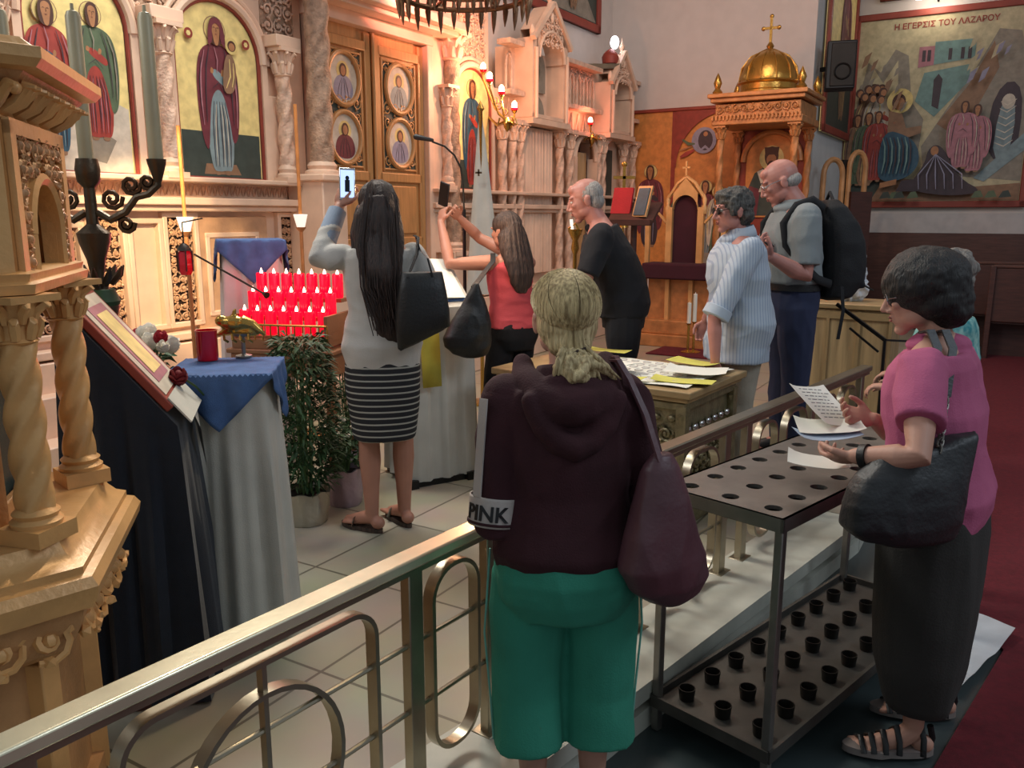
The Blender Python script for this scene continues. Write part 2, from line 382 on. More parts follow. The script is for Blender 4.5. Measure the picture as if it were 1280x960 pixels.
def wallbox(name, p, d, L, z0, z1, th, mt, back):
    """wall from p along d; back = unit vector pointing away from the room"""
    m = MB(); R = Matrix((d, V((-d.y, d.x, 0)), V((0, 0, 1)))).transposed()
    m.box(V(p)+d*L/2+back*th/2+V((0, 0, (z0+z1)/2)), (L, th, z1-z0), R=R); return struct(name, m, mt)
C1 = W0+U*7.25; E1 = C1+NN*2.42; E2 = E1+U*2.4
wallbox('wall_front', W0-U*6-NN*0.32, U, 13.3, 0, 6.2, 0.2, 'white wall', -NN)
wallbox('wall_back', C1-NN*.6, NN, 3.02, 0, 6.2, 0.25, 'white wall', U)
wallbox('wall_pier', E1+U*0.02, U, 2.4, 0, 6.2, 0.2, 'pier wall', -NN)
wallbox('wall_right', E2, NN, 8.5, 0, 6.2, 0.2, 'white wall', U)
wallbox('trim_marble_ledge', E2-U*0.05, NN, 8.5, 1.40, 1.68, 0.06, 'ledge marble', U)
wallbox('baseboard_wainscot', E2-U*0.04, NN, 8.5, 0, 1.40, 0.05, 'wainscot wood', U)
struct('ceiling', flat([(-8, 3.5), (12, 3.5), (12, 17), (-8, 17)], 6.2, 6.3), 'white wall')

# ================================================================== painted panels
PAL = [('gold ground', '#e6d18a'), ('maroon robe', '#6e2f38'), ('grey blue robe', '#7f9296'), ('dark ground', '#38423c'), ('flesh', '#a9754e'), ('brown hair', '#4b2c20'), ('pale halo', '#d9c27c'),
       ('green robe', '#55664c'), ('white robe', '#c9bfae'), ('red robe', '#9c3a30'), ('rock', '#8a8274'), ('blue robe', '#2f5468'), ('orange ground', '#cc8544'), ('dark purple', '#3c3038'), ('pink robe', '#a8707a'), ('teal wall', '#6f908c'), ('grey sky', '#b9ae8c'), ('earth', '#8b6a50'), ('red border', '#8d3629'), ('violet', '#8d8ba0')]
PI_ = {}
for i, (k, c) in enumerate(PAL): mat('paint '+k, c, 0.55, 0, 0.05, 60, 0.14, 14); PI_[k] = i
PM = ['paint '+k for k, _ in PAL]
def chaikin(p, it=2):
    for _ in range(it):
        q = []
        for i in range(len(p)):
            a, b = p[i], p[(i+1) % len(p)]; q += [(a[0]*.75+b[0]*.25, a[1]*.75+b[1]*.25), (a[0]*.25+b[0]*.75, a[1]*.25+b[1]*.75)]
        p = q
    return p
class Paint(MB):
    def __init__(s, y0, step=0.0005): super().__init__(); s.y = y0; s.st = step
    def poly(s, col, pts, th=0.0004, soft=0):
        if soft: pts = chaikin(pts, soft)
        s.cm = PI_[col]; s.y -= s.st; s.prism(pts, s.y, s.y+th); return s
    def line(s, col, pts, w):
        """brush stroke tapering at both ends"""
        n = len(pts); L, R = [], []
        for i, p in enumerate(pts):
            a, b = pts[max(0, i-1)], pts[min(n-1, i+1)]; dx, dy = b[0]-a[0], b[1]-a[1]; l = sqrt(dx*dx+dy*dy) or 1; k = w*(.25+.75*sin(pi*(i+.2)/(n-.6)))
            L.append((p[0]-dy/l*k, p[1]+dx/l*k)); R.append((p[0]+dy/l*k, p[1]-dx/l*k))
        return s.poly(col, L+R[::-1])
    def disc(s, col, x, z, rx, rz=None, n=20): return s.poly(col, [(x+rx*cos(2*pi*k/n), z+(rz or rx)*sin(2*pi*k/n)) for k in range(n)])
LIGHTER = {'maroon robe': 'pink robe', 'grey blue robe': 'white robe', 'blue robe': 'grey blue robe', 'green robe': 'rock', 'red robe': 'pink robe', 'dark purple': 'violet', 'white robe': 'pale halo', 'pink robe': 'white robe', 'earth': 'pale halo', 'violet': 'white robe', 'rock': 'white robe', 'dark ground': 'green robe', 'teal wall': 'white robe'}
def saint(P, x, z, h, robe, inner, halo='pale halo', hair='brown hair', lean=0.0, wide=1.0, beard=False):
    f = lambda pts: [(x+a*h*wide+lean*b*h, z+b*h) for a, b in pts]; sd = int(abs(x*131+z*57)) % 2
    if halo: P.disc('earth', x+lean*.9*h, z+.885*h, .089*h); P.disc(halo, x+lean*.9*h, z+.885*h, .083*h)
    for s in (-1, 1): P.poly('earth', f([(s*.012, -.03), (s*.062, -.035), (s*.066, .0), (s*.02, .01)]), soft=1)
    P.poly(inner, f([(-.085, .0), (-.03, -.012), (.03, -.002), (.088, -.008), (.112, .25), (.095, .55), (.08, .76), (-.08, .76), (-.095, .55), (-.112, .25)]), soft=2)
    P.poly(robe, f([(-.15, .20), (-.105, .10), (-.085, .28), (-.062, .46), (.0, .53), (.05, .47), (.085, .30), (.10, .16), (.15, .22), (.172, .45), (.165, .62), (.135, .745), (.055, .80), (-.055, .80), (-.135, .745), (-.168, .62), (-.172, .42)]), soft=2)
    P.poly(inner, f([(-.045, .60), (.04, .545), (.085, .52), (.10, .56), (.06, .60), (-.03, .655)]), soft=2)
    P.poly('flesh', f([(-.06, .618), (-.035, .61), (-.028, .64), (-.05, .655)]), soft=1); P.poly('flesh', f([(.025, .60), (.05, .605), (.055, .64), (.035, .65)]), soft=1)
    lr, li = LIGHTER.get(robe, 'white robe'), LIGHTER.get(inner, 'white robe')
    for k in (-.06, -.03, .002, .032, .065): P.line('dark purple', f([(k, .02), (k*1.08+.004, .16), (k*1.0, .30), (k*.7, .44)]), .0035*h)
    for k in (-.045, .015, .05): P.line(li, f([(k, .03), (k*1.05, .18), (k*.95+.004, .33), (k*.6, .42)]), .004*h)
    for s in (-1, 1):
        P.line('dark purple', f([(s*.06, .77), (s*.09, .66), (s*.105, .50), (s*.11, .30)]), .005*h); P.line(lr, f([(s*.10, .75), (s*.138, .62), (s*.145, .45), (s*.135, .28)]), .006*h); P.line('dark purple', f([(s*.13, .70), (s*.152, .55), (s*.15, .38)]), .003*h)
    P.line(lr, f([(-.02, .78), (.0, .70), (-.01, .62)]), .005*h); P.line('dark purple', f([(-.05, .52), (.0, .56), (.05, .50)]), .004*h)
    P.poly(hair, [(x+lean*.9*h+a*h*max(1, wide*.85), z+b*h) for a, b in ((-.052, .83), (-.056, .90), (-.038, .955), (0, .968), (.038, .955), (.056, .90), (.052, .83), (.03, .79), (-.03, .79))], soft=2)
    hx = x+lean*.9*h; P.poly('flesh', [(hx+a*h, z+b*h) for a, b in ((-.034, .89), (-.03, .93), (0, .945), (.03, .93), (.034, .89), (.026, .85), (.014, .79), (-.014, .79), (-.026, .85))], soft=2)
    for s in (-1, 1): P.line('brown hair', [(hx+s*.006*h, z+.898*h), (hx+s*.014*h, z+.902*h), (hx+s*.023*h, z+.897*h)], .0028*h)
    P.line('brown hair', [(hx+.001*h, z+.90*h), (hx+.004*h, z+.88*h), (hx, z+.874*h)], .0018*h); P.line('maroon robe', [(hx-.008*h, z+.861*h), (hx, z+.859*h), (hx+.008*h, z+.861*h)], .002*h)
    if beard: P.poly(hair, [(hx+a*h, z+b*h) for a, b in ((-.03, .868), (-.012, .862), (.012, .862), (.03, .868), (.02, .83), (0, .815), (-.02, .83))], soft=1)

# ================================================================== iconostasis
ICO = thing('iconostasis', 'long carved pink marble icon screen with arches, twisted columns and wooden double doors', 'icon screen', W0, radians(59))
def part(m, name, mt, par=ICO, **k): return m.build(name, mt, par, **k)
# plinth and steps
m = MB(); m.box((1.6, -0.22, 0.29), (11.3, 0.44, 0.24)); m.box((1.6, -0.12, 0.52), (11.3, 0.24, 0.25)); m.box((1.6, -0.06, 0.72), (11.3, 0.14, 0.2)); part(m, 'stepped_base', 'cream marble', bevel=0.008)
# backing wall pieces (openings at the two doors)
m = MB()
for x0, x1, z0, z1 in [(-4, .9, .6, 4.3), (2.42, 3.55, .6, 3.9), (3.55, 5.3, .6, 2.95), (5.95, 7.2, .6, 2.95), (5.3, 5.95, 2.55, 2.95), (.9, 2.42, 3.3, 4.3), (4.0, 7.2, 2.95, 3.42)]:
    m.box(((x0+x1)/2, 0.1, (z0+z1)/2), (x1-x0, 0.2, z1-z0))
part(m, 'screen_wall', 'cream marble')
# ledges
m = MB()
for x0, x1 in [(-4, .92), (2.42, 5.28), (5.97, 7.2)]:
    c, w = (x0+x1)/2, x1-x0
    m.box((c, -.06, 1.745), (w, .16, .05)); m.box((c, -.045, 1.70), (w, .12, .04)); m.box((c, -.075, 1.885), (w, .20, .035)); m.box((c, -.05, .86), (w, .14, .05))
part(m, 'ledge_moulding', 'cream marble', bevel=0.008)
for x0, x1 in [(-1.6, .9), (2.45, 5.2)]:
    m = MB(); n = int((x1-x0)/.05)
    for i in range(n):
        a = x0+(i+.5)*(x1-x0)/n; m.tube([(a-.02, -.006, 1.79), (a, -.012, 1.855), (a+.02, -.006, 1.79)], .006, 5); m.ell((a+.024, -.01, 1.85), (.008, .006, .008), n=6, m=4)
    part(m, 'ledge_frieze', 'carved marble')
def icon_bay(cx, hw, paintfn, seedv, ztop=3.06, zb=1.905, ground='gold ground'):
    h = ztop-zb; ic = MB(); ic.prism(archpoly(hw*2, h, 20, cx, zb), -.012, .0)
    o = part(ic, 'icon', 'paint '+ground)
    P = Paint(-.013); paintfn(P, cx, zb, hw, h); P.build('painting', PM, o)
    fr = MB(); pts = [(x, -.02, z) for x, z in archpoly(hw*2+.03, h+.015, 20, cx, zb)]
    fr.tube([pts[0]]+pts[::-1][0:0]+[pts[1]]+pts[2:]+[pts[0]], .014, 6); fr.build('frame', 'red frame', o)
    am = MB(); r = hw+.05; zz = zb+h-hw
    am.tube([(cx+r*cos(pi*k/20), -.03, zz+r*sin(pi*k/20)) for k in range(21)], .032, 8); r2 = r+.06
    am.tube([(cx+r2*cos(pi*k/20), -.015, zz+r2*sin(pi*k/20)) for k in range(21)], .022, 8)
    am.box((cx-r, -.02, (zb+zz)/2), (.05, .05, zz-zb)); am.box((cx+r, -.02, (zb+zz)/2), (.05, .05, zz-zb))
    part(am, 'arch_moulding', 'cream marble')
def p_mad(P, cx, zb, hw, h):
    P.poly('dark ground', [(cx-hw+.01, zb+.01), (cx+hw-.01, zb+.01), (cx+hw-.01, zb+.27*h), (cx-hw+.01, zb+.27*h)])
    P.poly('earth', [(cx-.17, zb+.03), (cx+.15, zb+.03), (cx+.11, zb+.10), (cx-.15, zb+.10)])
    saint(P, cx-.01, zb+.06, h*.90, 'maroon robe', 'grey blue robe', wide=1.0)
    P.poly('maroon robe', [(cx-.01+a_, zb+.06+h*.9*.885+b_) for a_, b_ in ((-.075, -.12), (-.07, .0), (-.045, .065), (0, .082), (.045, .065), (.07, 0), (.075, -.12), (.03, -.07), (.036, .02), (0, .05), (-.036, .02), (-.03, -.07))], soft=1)
    P.poly('earth', [(cx+.01, zb+.50*h), (cx+.12, zb+.50*h), (cx+.15, zb+.64*h), (cx+.12, zb+.73*h), (cx+.05, zb+.72*h)], soft=2); P.line('pale halo', [(cx+.05, zb+.53*h), (cx+.09, zb+.6*h), (cx+.09, zb+.7*h)], .006); P.line('pale halo', [(cx+.10, zb+.54*h), (cx+.12, zb+.6*h), (cx+.12, zb+.68*h)], .005); P.disc('pale halo', cx+.115, zb+.775*h, .055); P.disc('brown hair', cx+.115, zb+.775*h, .036); P.disc('flesh', cx+.115, zb+.77*h, .026)
    for s in (-1, 1): P.disc('red border', cx+s*.24, zb+.80*h, .034); P.disc('gold ground', cx+s*.24, zb+.80*h, .018, n=6)
def p_chr(P, cx, zb, hw, h):
    P.poly('dark ground', [(cx-hw+.01, zb+.01), (cx+hw-.01, zb+.01), (cx+hw-.01, zb+.25*h), (cx-hw+.01, zb+.25*h)]); saint(P, cx, zb+.06, h*.9, 'blue robe', 'red robe')
def p_left(P, cx, zb, hw, h):
    P.poly('white robe', [(cx-hw+.01, zb+.01), (cx+hw-.01, zb+.01), (cx+hw-.01, zb+.34*h), (cx+.05, zb+.42*h), (cx-hw+.01, zb+.3*h)])
    P.poly('rock', [(cx-.05, zb+.1), (cx+.12, zb+.06), (cx+.2, zb+.2), (cx+.02, zb+.3)])
    saint(P, cx+.1, zb+.22, h*.68, 'green robe', 'red robe', wide=1.15); saint(P, cx-.19, zb+.12, h*.74, 'red robe', 'blue robe')
def p_small(r, i):
    return lambda P, cx, zb, hw, h: (P.poly('dark ground', [(cx-hw+.01, zb+.01), (cx+hw-.01, zb+.01), (cx+hw-.01, zb+.2*h), (cx-hw+.01, zb+.2*h)]), saint(P, cx, zb+.05, h*.88, r, i, wide=1.1))
icon_bay(.085, .345, p_mad, 1); icon_bay(-.93, .31, p_left, 2); icon_bay(3.22, .31, p_chr, 3)
icon_bay(-1.95, .31, p_small('blue robe', 'green robe'), 4)
# spandrel carving above the icons
m = MB()
for c, w in [(-.42, .34), (.66, .30), (-1.44, .3), (3.22, .5)]: scrolls(m, w, .42, .10, .014, .008, int(c*7)+20, -.01, c, 3.06 if c < 3 else 3.4)
scrolls(m, 4.4, .5, .14, .016, .010, 77, -.01, -1.4, 3.42); part(m, 'spandrel_carving', 'carved marble')
each('spandrel_ground', 'brown carved marble', ICO, [(-.42, .38), (.66, .32), (-1.44, .3)], lambda m, q: m.box((q[0], .001, 3.06), (q[1], .012, .46)))
# lower panels
def lower_panel(cx, w, z0, z1, lattice=True, sd=1):
    f = MB(); t = .035
    f.box((cx, -.02, z1), (w+.06, .05, t)); f.box((cx, -.02, z0), (w+.06, .05, t)); f.box((cx-w/2-.012, -.02, (z0+z1)/2), (t, .05, z1-z0)); f.box((cx+w/2+.012, -.02, (z0+z1)/2), (t, .05, z1-z0))
    o = part(f, 'panel_frame', 'cream marble', bevel=.006)
    if lattice:
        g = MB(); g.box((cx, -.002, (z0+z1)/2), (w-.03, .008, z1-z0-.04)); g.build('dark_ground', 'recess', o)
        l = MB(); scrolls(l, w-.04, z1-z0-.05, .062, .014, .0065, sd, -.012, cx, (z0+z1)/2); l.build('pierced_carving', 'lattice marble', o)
lower_panel(-.33, .22, .93, 1.66, True, 3); lower_panel(.10, .42, .98, 1.52, True, 5); lower_panel(.66, .20, .93, 1.66, True, 6); 
lower_panel(-.60, .20, .93, 1.62, False); lower_panel(-.86, .20, .93, 1.66, True, 7); lower_panel(-1.22, .34, .95, 1.6, True, 8); lower_panel(2.95, .34, .93, 1.66, True, 9); lower_panel(3.4, .34, .93, 1.66, True, 10)
m = MB(); m.box((.10, -.02, 1.25), (.66, .03, .80)); part(m, 'raised_panel', 'lattice marble', bevel=.01)
# columns
def column(x, r, z0, z1, y=-.10, fl=3, mt='carved marble', cap=.2, amp=.17):
    s = MB(); twisted(s, (x, y, 0), r, z0+.10, z1-cap, fl, (z1-z0)*3.2, amp); o = part(s, 'column', mt)
    k = MB(); k.lathe((x, y, 0), [(r*1.5, z0), (r*1.5, z0+.03), (r*1.15, z0+.045), (r*1.3, z0+.07), (r*1.05, z0+.10)], 20); k.box((x, y, z0-.01), (r*3.1, r*3.1, .04)); k.build('column_base', 'cream marble', o)
    c = MB(); capital(c, (x, y), r, r*1.75, z1-cap, z1); c.build('capital', 'cream marble', o)
    return o
for x in (-1.44, -.42, .60): column(x, .052, 1.92, 2.84)
for x in (3.66, 3.86): column(x, .045, 1.0, 2.62)
column(2.66, .05, 1.92, 2.84)
each('column_backing', 'cream marble', ICO, (-.42, .60, -1.44), lambda m, x: m.box((x, -.02, 2.2), (.20, .04, .62)), bevel=.006)
each('column_block', 'cream marble', ICO, ((-.42, -.08, 2.88, .24, .2, .08), (.60, -.08, 2.88, .24, .2, .08), (-1.44, -.08, 2.88, .24, .2, .08), (3.66, -.09, .95, .16, .2, .12), (3.86, -.09, .95, .16, .2, .12)), lambda m, q: m.box(q[:3], q[3:]), bevel=.006)
BX = .80
column(BX, .088, 1.95, 3.55, -.26, 3, 'brown carved marble', .24, .09); column(2.74, .078, 1.3, 3.32, -.10, 3, 'brown carved marble', .26, .09)
each('pier', 'cream marble', ICO, ((BX, -.2, 1.22, .26, .36, 1.42), (2.74, -.08, .98, .26, .26, .66), (BX, -.2, 3.9, .30, .3, .7), (2.55, -.03, 2.3, .26, .08, 2.0)), lambda m, q: m.box(q[:3], q[3:]), bevel=.01)
m = MB(); m.box((BX, -.22, 1.93), (.32, .40, .05)); part(m, 'pier_cap', 'cream marble', bevel=.01)
# royal doors
m = MB(); m.box((.95, -.04, 1.9), (.06, .12, 2.6)); m.box((2.42, -.04, 1.9), (.08, .12, 2.6)); m.box((1.68, -.04, 3.2), (1.56, .14, .1)); m.box((1.70, -.16, 3.32), (2.0, .38, .07)); m.box((1.70, -.12, 3.27), (1.9, .28, .05)); part(m, 'door_frame', 'cream marble', bevel=.008)
def leaf(x0, x1, name):
    c, w = (x0+x1)/2, x1-x0; l = MB(); l.box((c, .0, 1.88), (w, .05, 2.54)); o = part(l, 'door_leaf', 'door oak')
    f = MB()
    for x in (x0+.045, x1-.045): f.box((x, -.035, 1.88), (.075, .03, 2.5))
    for z in (.66, 1.42, 1.98, 3.02): f.box((c, -.035, z), (w-.1, .03, .08))
    for x in (x0+.12, x1-.12): f.box((x, -.032, 2.5), (.02, .02, .94))
    for z in (2.05, 2.95): f.box((c, -.032, z), (w-.24, .02, .02))
    f.box((c, -.03, 1.7), (w-.26, .02, .42)); f.box((c, -.03, 1.05), (w-.26, .02, .56)); f.build('door_rail', 'door oak', o, bevel=.008)
    g = MB(); g.box((c, -.027, 2.5), (w-.26, .006, .88)); g.build('dark_backing', 'paint dark ground', o)
    g = MB(); scrolls(g, w-.26, .88, .11, .01, .006, 12, -.03, c, 2.5, mask=lambda x, z: min((x-c)**2+(z-2.735)**2, (x-c)**2+(z-2.275)**2) > .033); g.build('pierced_carving', 'door oak', o)
    for i, z in enumerate((2.735, 2.275)):
        q = MB(); q.tube([(c+.185*cos(2*pi*k/28), -.04, z+.205*sin(2*pi*k/28)) for k in range(28)], .022, 8, loop=True); q.build('medallion_ring', 'door oak', o)
        P = Paint(-.036); P.disc('white robe', c, z, .17, .19, 28); P.disc('pale halo', c, z+.06, .075)
        rb = ['violet', 'grey blue robe', 'maroon robe', 'violet'][i*2+(x0 > 1.5)]
        P.poly(rb, [(c-.125, z-.115), (c-.06, z-.165), (c+.06, z-.165), (c+.125, z-.115), (c+.10, z-.01), (c+.03, z+.03), (c-.03, z+.03), (c-.10, z-.01)], soft=2); [P.line('dark purple', [(c+q, z-.15), (c+q*.8, z-.08), (c+q*.3, z+.0)], .003) for q in (-.07, -.03, .02, .06)]; P.disc('brown hair', c, z+.065, .042, .052); P.disc('flesh', c, z+.06, .028, .038); P.build('medallion', PM, o)
leaf(.98, 1.655, 'l'); leaf(1.685, 2.38, 'r')
m = MB(); m.tube([(1.67, -.06, .62), (1.67, -.06, 3.13)], .018, 10); part(m, 'door_astragal', 'door oak')
mat('red curtain', '#d07068', 0.8, 0, 0.2, 30, 0.15)
m = MB(); m.rings([[(.95+1.5*i/60, .02+.03*sin(i*1.1), z) for i in range(61)] for z in (3.34, 4.3)], close=False, cap=False); part(m, 'red_curtain', 'red curtain')
# right hand part: gabled niches, cornice, deacon's door
def gable(cx, hw, z0, zs, zp):
    m = MB()
    for s in (-1, 1): m.box((cx+s*(hw-.045), -.11, (z0+zs)/2), (.09, .22, zs-z0))
    r = hw-.11; n = 14; zc = zs-r-.02+.12
    out = [(cx+s_, z) for s_, z in [(hw, zs-.25), (hw, zs), (0, zp), (-hw, zs), (-hw, zs-.25)]]
    arc = [(cx-r*cos(pi*k/n), zc+r*sin(pi*k/n)) for k in range(n+1)]
    poly = out+[(cx-r, zs-.25)]+arc+[(cx+r, zs-.25)]
    # face plate built in slices so the opening stays open
    for k in range(n):
        (xa, za), (xb, zb) = arc[k], arc[k+1]
        ta = zp-(zp-zs)*abs(xa-cx)/hw; tb = zp-(zp-zs)*abs(xb-cx)/hw
        m.add([(xa, -.22, za), (xb, -.22, zb), (xb, -.22, tb), (xa, -.22, ta), (xa, -.0, za), (xb, -.0, zb), (xb, -.0, tb), (xa, -.0, ta)], [(0, 1, 2, 3), (4, 7, 6, 5), (0, 4, 5, 1), (3, 2, 6, 7)])
    m.tube([(x, -.24, z) for x, z in arc], .018, 6)
    for s in (-1, 1):
        m.bar((cx+s*(hw+.03), -.24, zs-.02), (cx, -.24, zp+.02), .05, .06, up=(0, 1, 0)); m.ell((cx+s*(hw-.02), -.2, zs+.06), (.03, .03, .07), n=8, m=6)
        m.tube([(cx+s*(hw-.05), -.24, z0), (cx+s*(hw-.05), -.24, zs-.1)], .022, 8)
    m.ell((cx, -.23, zp-.13), (.035, .03, .06), n=8, m=6); m.box((cx, -.1, z0-.03), (hw*2+.08, .30, .06)); m.box((cx, -.1, z0+.03), (hw*2+.02, .24, .04))
    m.lathe((cx, -.2, 0), [(.035, zp), (.02, zp+.04), (.04, zp+.08), (.012, zp+.13), (.0, zp+.2)], 10); part(m, 'gabled_niche', 'cream marble')
gable(4.48, .40, 2.68, 3.50, 3.88); gable(6.42, .36, 2.68, 3.30, 3.68)
def nicheicon(cx, z, w, h, r, i):
    o = MB(); o.prism(archpoly(w, h, 12, cx, z), -.03, -.005); a = part(o, 'icon', 'paint rock'); P = Paint(-.031); saint(P, cx, z+.03, h*.9, r, i, wide=1.2); P.build('painting', PM, a)
nicheicon(4.48, 3.0, .44, .46, 'green robe', 'maroon robe'); nicheicon(4.48, 2.72, .40, .25, 'maroon robe', 'blue robe'); nicheicon(6.42, 2.98, .4, .38, 'maroon robe', 'dark ground'); nicheicon(6.42, 2.72, .38, .23, 'blue robe', 'green robe')
for c, w in [(5.45, 1.1), (7.0, .45), (3.9, .3)]:
    m = MB(); m.box((c, -.06, 2.92), (w, .16, .05)); m.box((c, -.08, 2.62), (w, .2, .05)); m.box((c, -.06, 3.42), (w, .16, .05))
    n = max(1, int(w/.16))
    for i in range(n):
        a = c-w/2+w*(i+.5)/n; m.tube([(a+.055*cos(pi*k/8), -.03, 3.2+.12*sin(pi*k/8)) for k in range(9)], .012, 6); m.tube([(a-.055, -.03, 2.95), (a-.055, -.03, 3.2)], .014, 6); m.tube([(a+.055, -.03, 2.95), (a+.055, -.03, 3.2)], .014, 6)
        m.tube([(a-.05, -.02, 2.66), (a, -.03, 2.86), (a+.05, -.02, 2.66)], .012, 6)
    part(m, 'arcade_frieze', 'carved marble')
m = MB(); scrolls(m, 1.0, .16, .08, .012, .007, 41, -.01, 5.45, 3.34); part(m, 'frieze_carving', 'carved marble'); m = MB(); scrolls(m, .5, .36, .1, .014, .008, 43, -.23, 4.48, 3.62, mask=lambda x, z: z < 3.86-abs(x-4.48)*.95); part(m, 'gable_carving', 'carved marble'); m = MB(); scrolls(m, .5, .3, .09, .014, .008, 44, -.23, 6.42, 3.45, mask=lambda x, z: 3.30 < z < 3.64-abs(x-6.42)*1.0); part(m, 'gable_carving', 'carved marble')
SCX = (4.02, 4.94, 5.20, 5.98, 6.12, 6.78, 7.1)
each('side_column', 'carved marble', ICO, SCX, lambda m, x: twisted(m, (x, -.1, 0), .045, 1.02, 2.42, 3, 6, .17))
each('side_capital', 'cream marble', ICO, SCX, lambda m, x: capital(m, (x, -.1), .045, .085, 2.42, 2.62))
each('side_column_base', 'cream marble', ICO, SCX, lambda m, x: m.box((x, -.1, .96), (.14, .16, .12)))
m = MB(); m.rings([[(4.12+.72*i/48, -.06+.018*sin(i*1.35), z) for i in range(49)] for z in (1.0, 2.6)], close=False, cap=False); part(m, 'fluted_panel', 'cream marble')
m = MB(); n = 12
m.tube([(5.62+.3*cos(pi*k/n), -.1, 2.32+.3*sin(pi*k/n)) for k in range(n+1)], .035, 8); m.box((5.32, -.06, 1.6), (.06, .14, 1.5)); m.box((5.93, -.06, 1.6), (.06, .14, 1.5)); part(m, 'side_door_arch', 'cream marble')
m = MB(); m.box((5.6, .16, 1.75), (.7, .03, 1.8)); part(m, 'side_door_backing', 'red frame')
m = MB(); m.rings([[(5.42+.42*i/36, .0+.02*sin(i*1.3), z) for i in range(37)] for z in (.8, 2.42)], close=False, cap=False); part(m, 'side_door_curtain', 'door oak')
for x, z0 in ((7.0, .6), ): 
    m = MB(); m.box((x, -.03, 2.2), (.34, .06, .9)); part(m, 'end_panel', 'carved marble')
for c in (6.45,):
    m = MB(); m.box((c, -.012, 1.85), (.30, .012, 1.3)); part(m, 'narrow_dark_panel', 'paint dark ground')

# painting high on the white wall, above the screen
def framed(name, label, root, x0, x1, z0, z1, fw, ground, fn, cat='painting', fm='red frame', y=0.0):
    t = thing(name, label, cat, root[0], root[1]); c, w, zc, h = (x0+x1)/2, x1-x0, (z0+z1)/2, z1-z0
    p = MB(); p.box((c, y-.015, zc), (w, .03, h)); o = p.build('panel', 'paint '+ground, t); P = Paint(y-.031, .0008); fn(P, c, z0, w/2, h); P.build('painted_scene', PM, t)
    f = MB(); f.box((c, y-.03, z1-fw/2), (w, .06, fw)); f.box((c, y-.03, z0+fw/2), (w, .06, fw)); f.box((x0+fw/2, y-.03, zc), (fw, .06, h)); f.box((x1-fw/2, y-.03, zc), (fw, .06, h)); f.build('frame', fm, t, bevel=.01)
    return t
framed('wall_painting', 'dark red-framed painting high on the white wall above the marble icon screen', (W0-NN*.31, radians(59)), 4.1, 6.75, 4.02, 5.6, .10, 'dark ground', lambda P, c, z, hw, h: (P.poly('rock', [(c-hw+.12, z+.12), (c+hw-.12, z+.12), (c+.6, z+.7), (c-.2, z+.5)]), saint(P, c-.5, z+.2, 1.1, 'green robe', 'maroon robe'), saint(P, c+.5, z+.2, 1.1, 'maroon robe', 'earth')))

# ================================================================== back wall fresco and pier
def p_frieze(P, c, z0, hw, h):
    x0 = c-hw
    P.poly('red border', [(x0+.60, z0), (x0+.66, z0), (x0+.66, z0+h-.04), (x0+.60, z0+h-.04)])
    saint(P, x0+.31, z0+.35, 1.12, 'maroon robe', 'dark purple', wide=1.1)
    n = 18; cx, r, zz = x0+1.38, .70, z0+h-.78
    P.poly('red border', [(x0+.66, zz), (x0+.66, z0+h-.05), (x0+1.38, z0+h-.05), (x0+1.38, zz+r)]+[(cx-r*sin(pi/2*k/n), zz+r*cos(pi/2*k/n)) for k in range(n+1)])
    P.disc('violet', x0+1.06, zz+.34, .17, .17); P.disc('dark purple', x0+1.08, zz+.34, .10, .13); P.disc('flesh', x0+1.08, zz+.42, .03)
    P.line('red robe', [(x0+.74, zz+.13), (x0+.82, zz+.17), (x0+.93, zz+.22)], .03); P.line('green robe', [(x0+.76, zz+.36), (x0+.85, zz+.30), (x0+.94, zz+.30)], .022); P.line('flesh', [(x0+.72, zz+.22), (x0+.80, zz+.24), (x0+.90, zz+.27)], .012); P.line('violet', [(x0+1.0, zz+.2), (x0+1.08, zz+.26), (x0+1.16, zz+.2)], .02)
    for i, (dx, rb) in enumerate([(.76, 'green robe'), (.86, 'dark purple'), (.97, 'earth'), (1.14, 'maroon robe'), (1.32, 'white robe')]): saint(P, x0+dx, z0+.22+.02*(i % 2), .95+.05*(i % 2), rb, 'grey blue robe' if i % 2 else 'green robe', wide=.9)
    P.poly('rock', [(x0+.67, z0), (x0+1.6, z0), (x0+1.5, z0+.22), (x0+.9, z0+.3), (x0+.67, z0+.25)])
FR = framed('fresco_panel', 'long orange-ground fresco of robed saints along the far white wall', (C1-U*.01, radians(-31)), .02, 2.40, .9, 3.07, .045, 'orange ground', p_frieze, 'fresco')
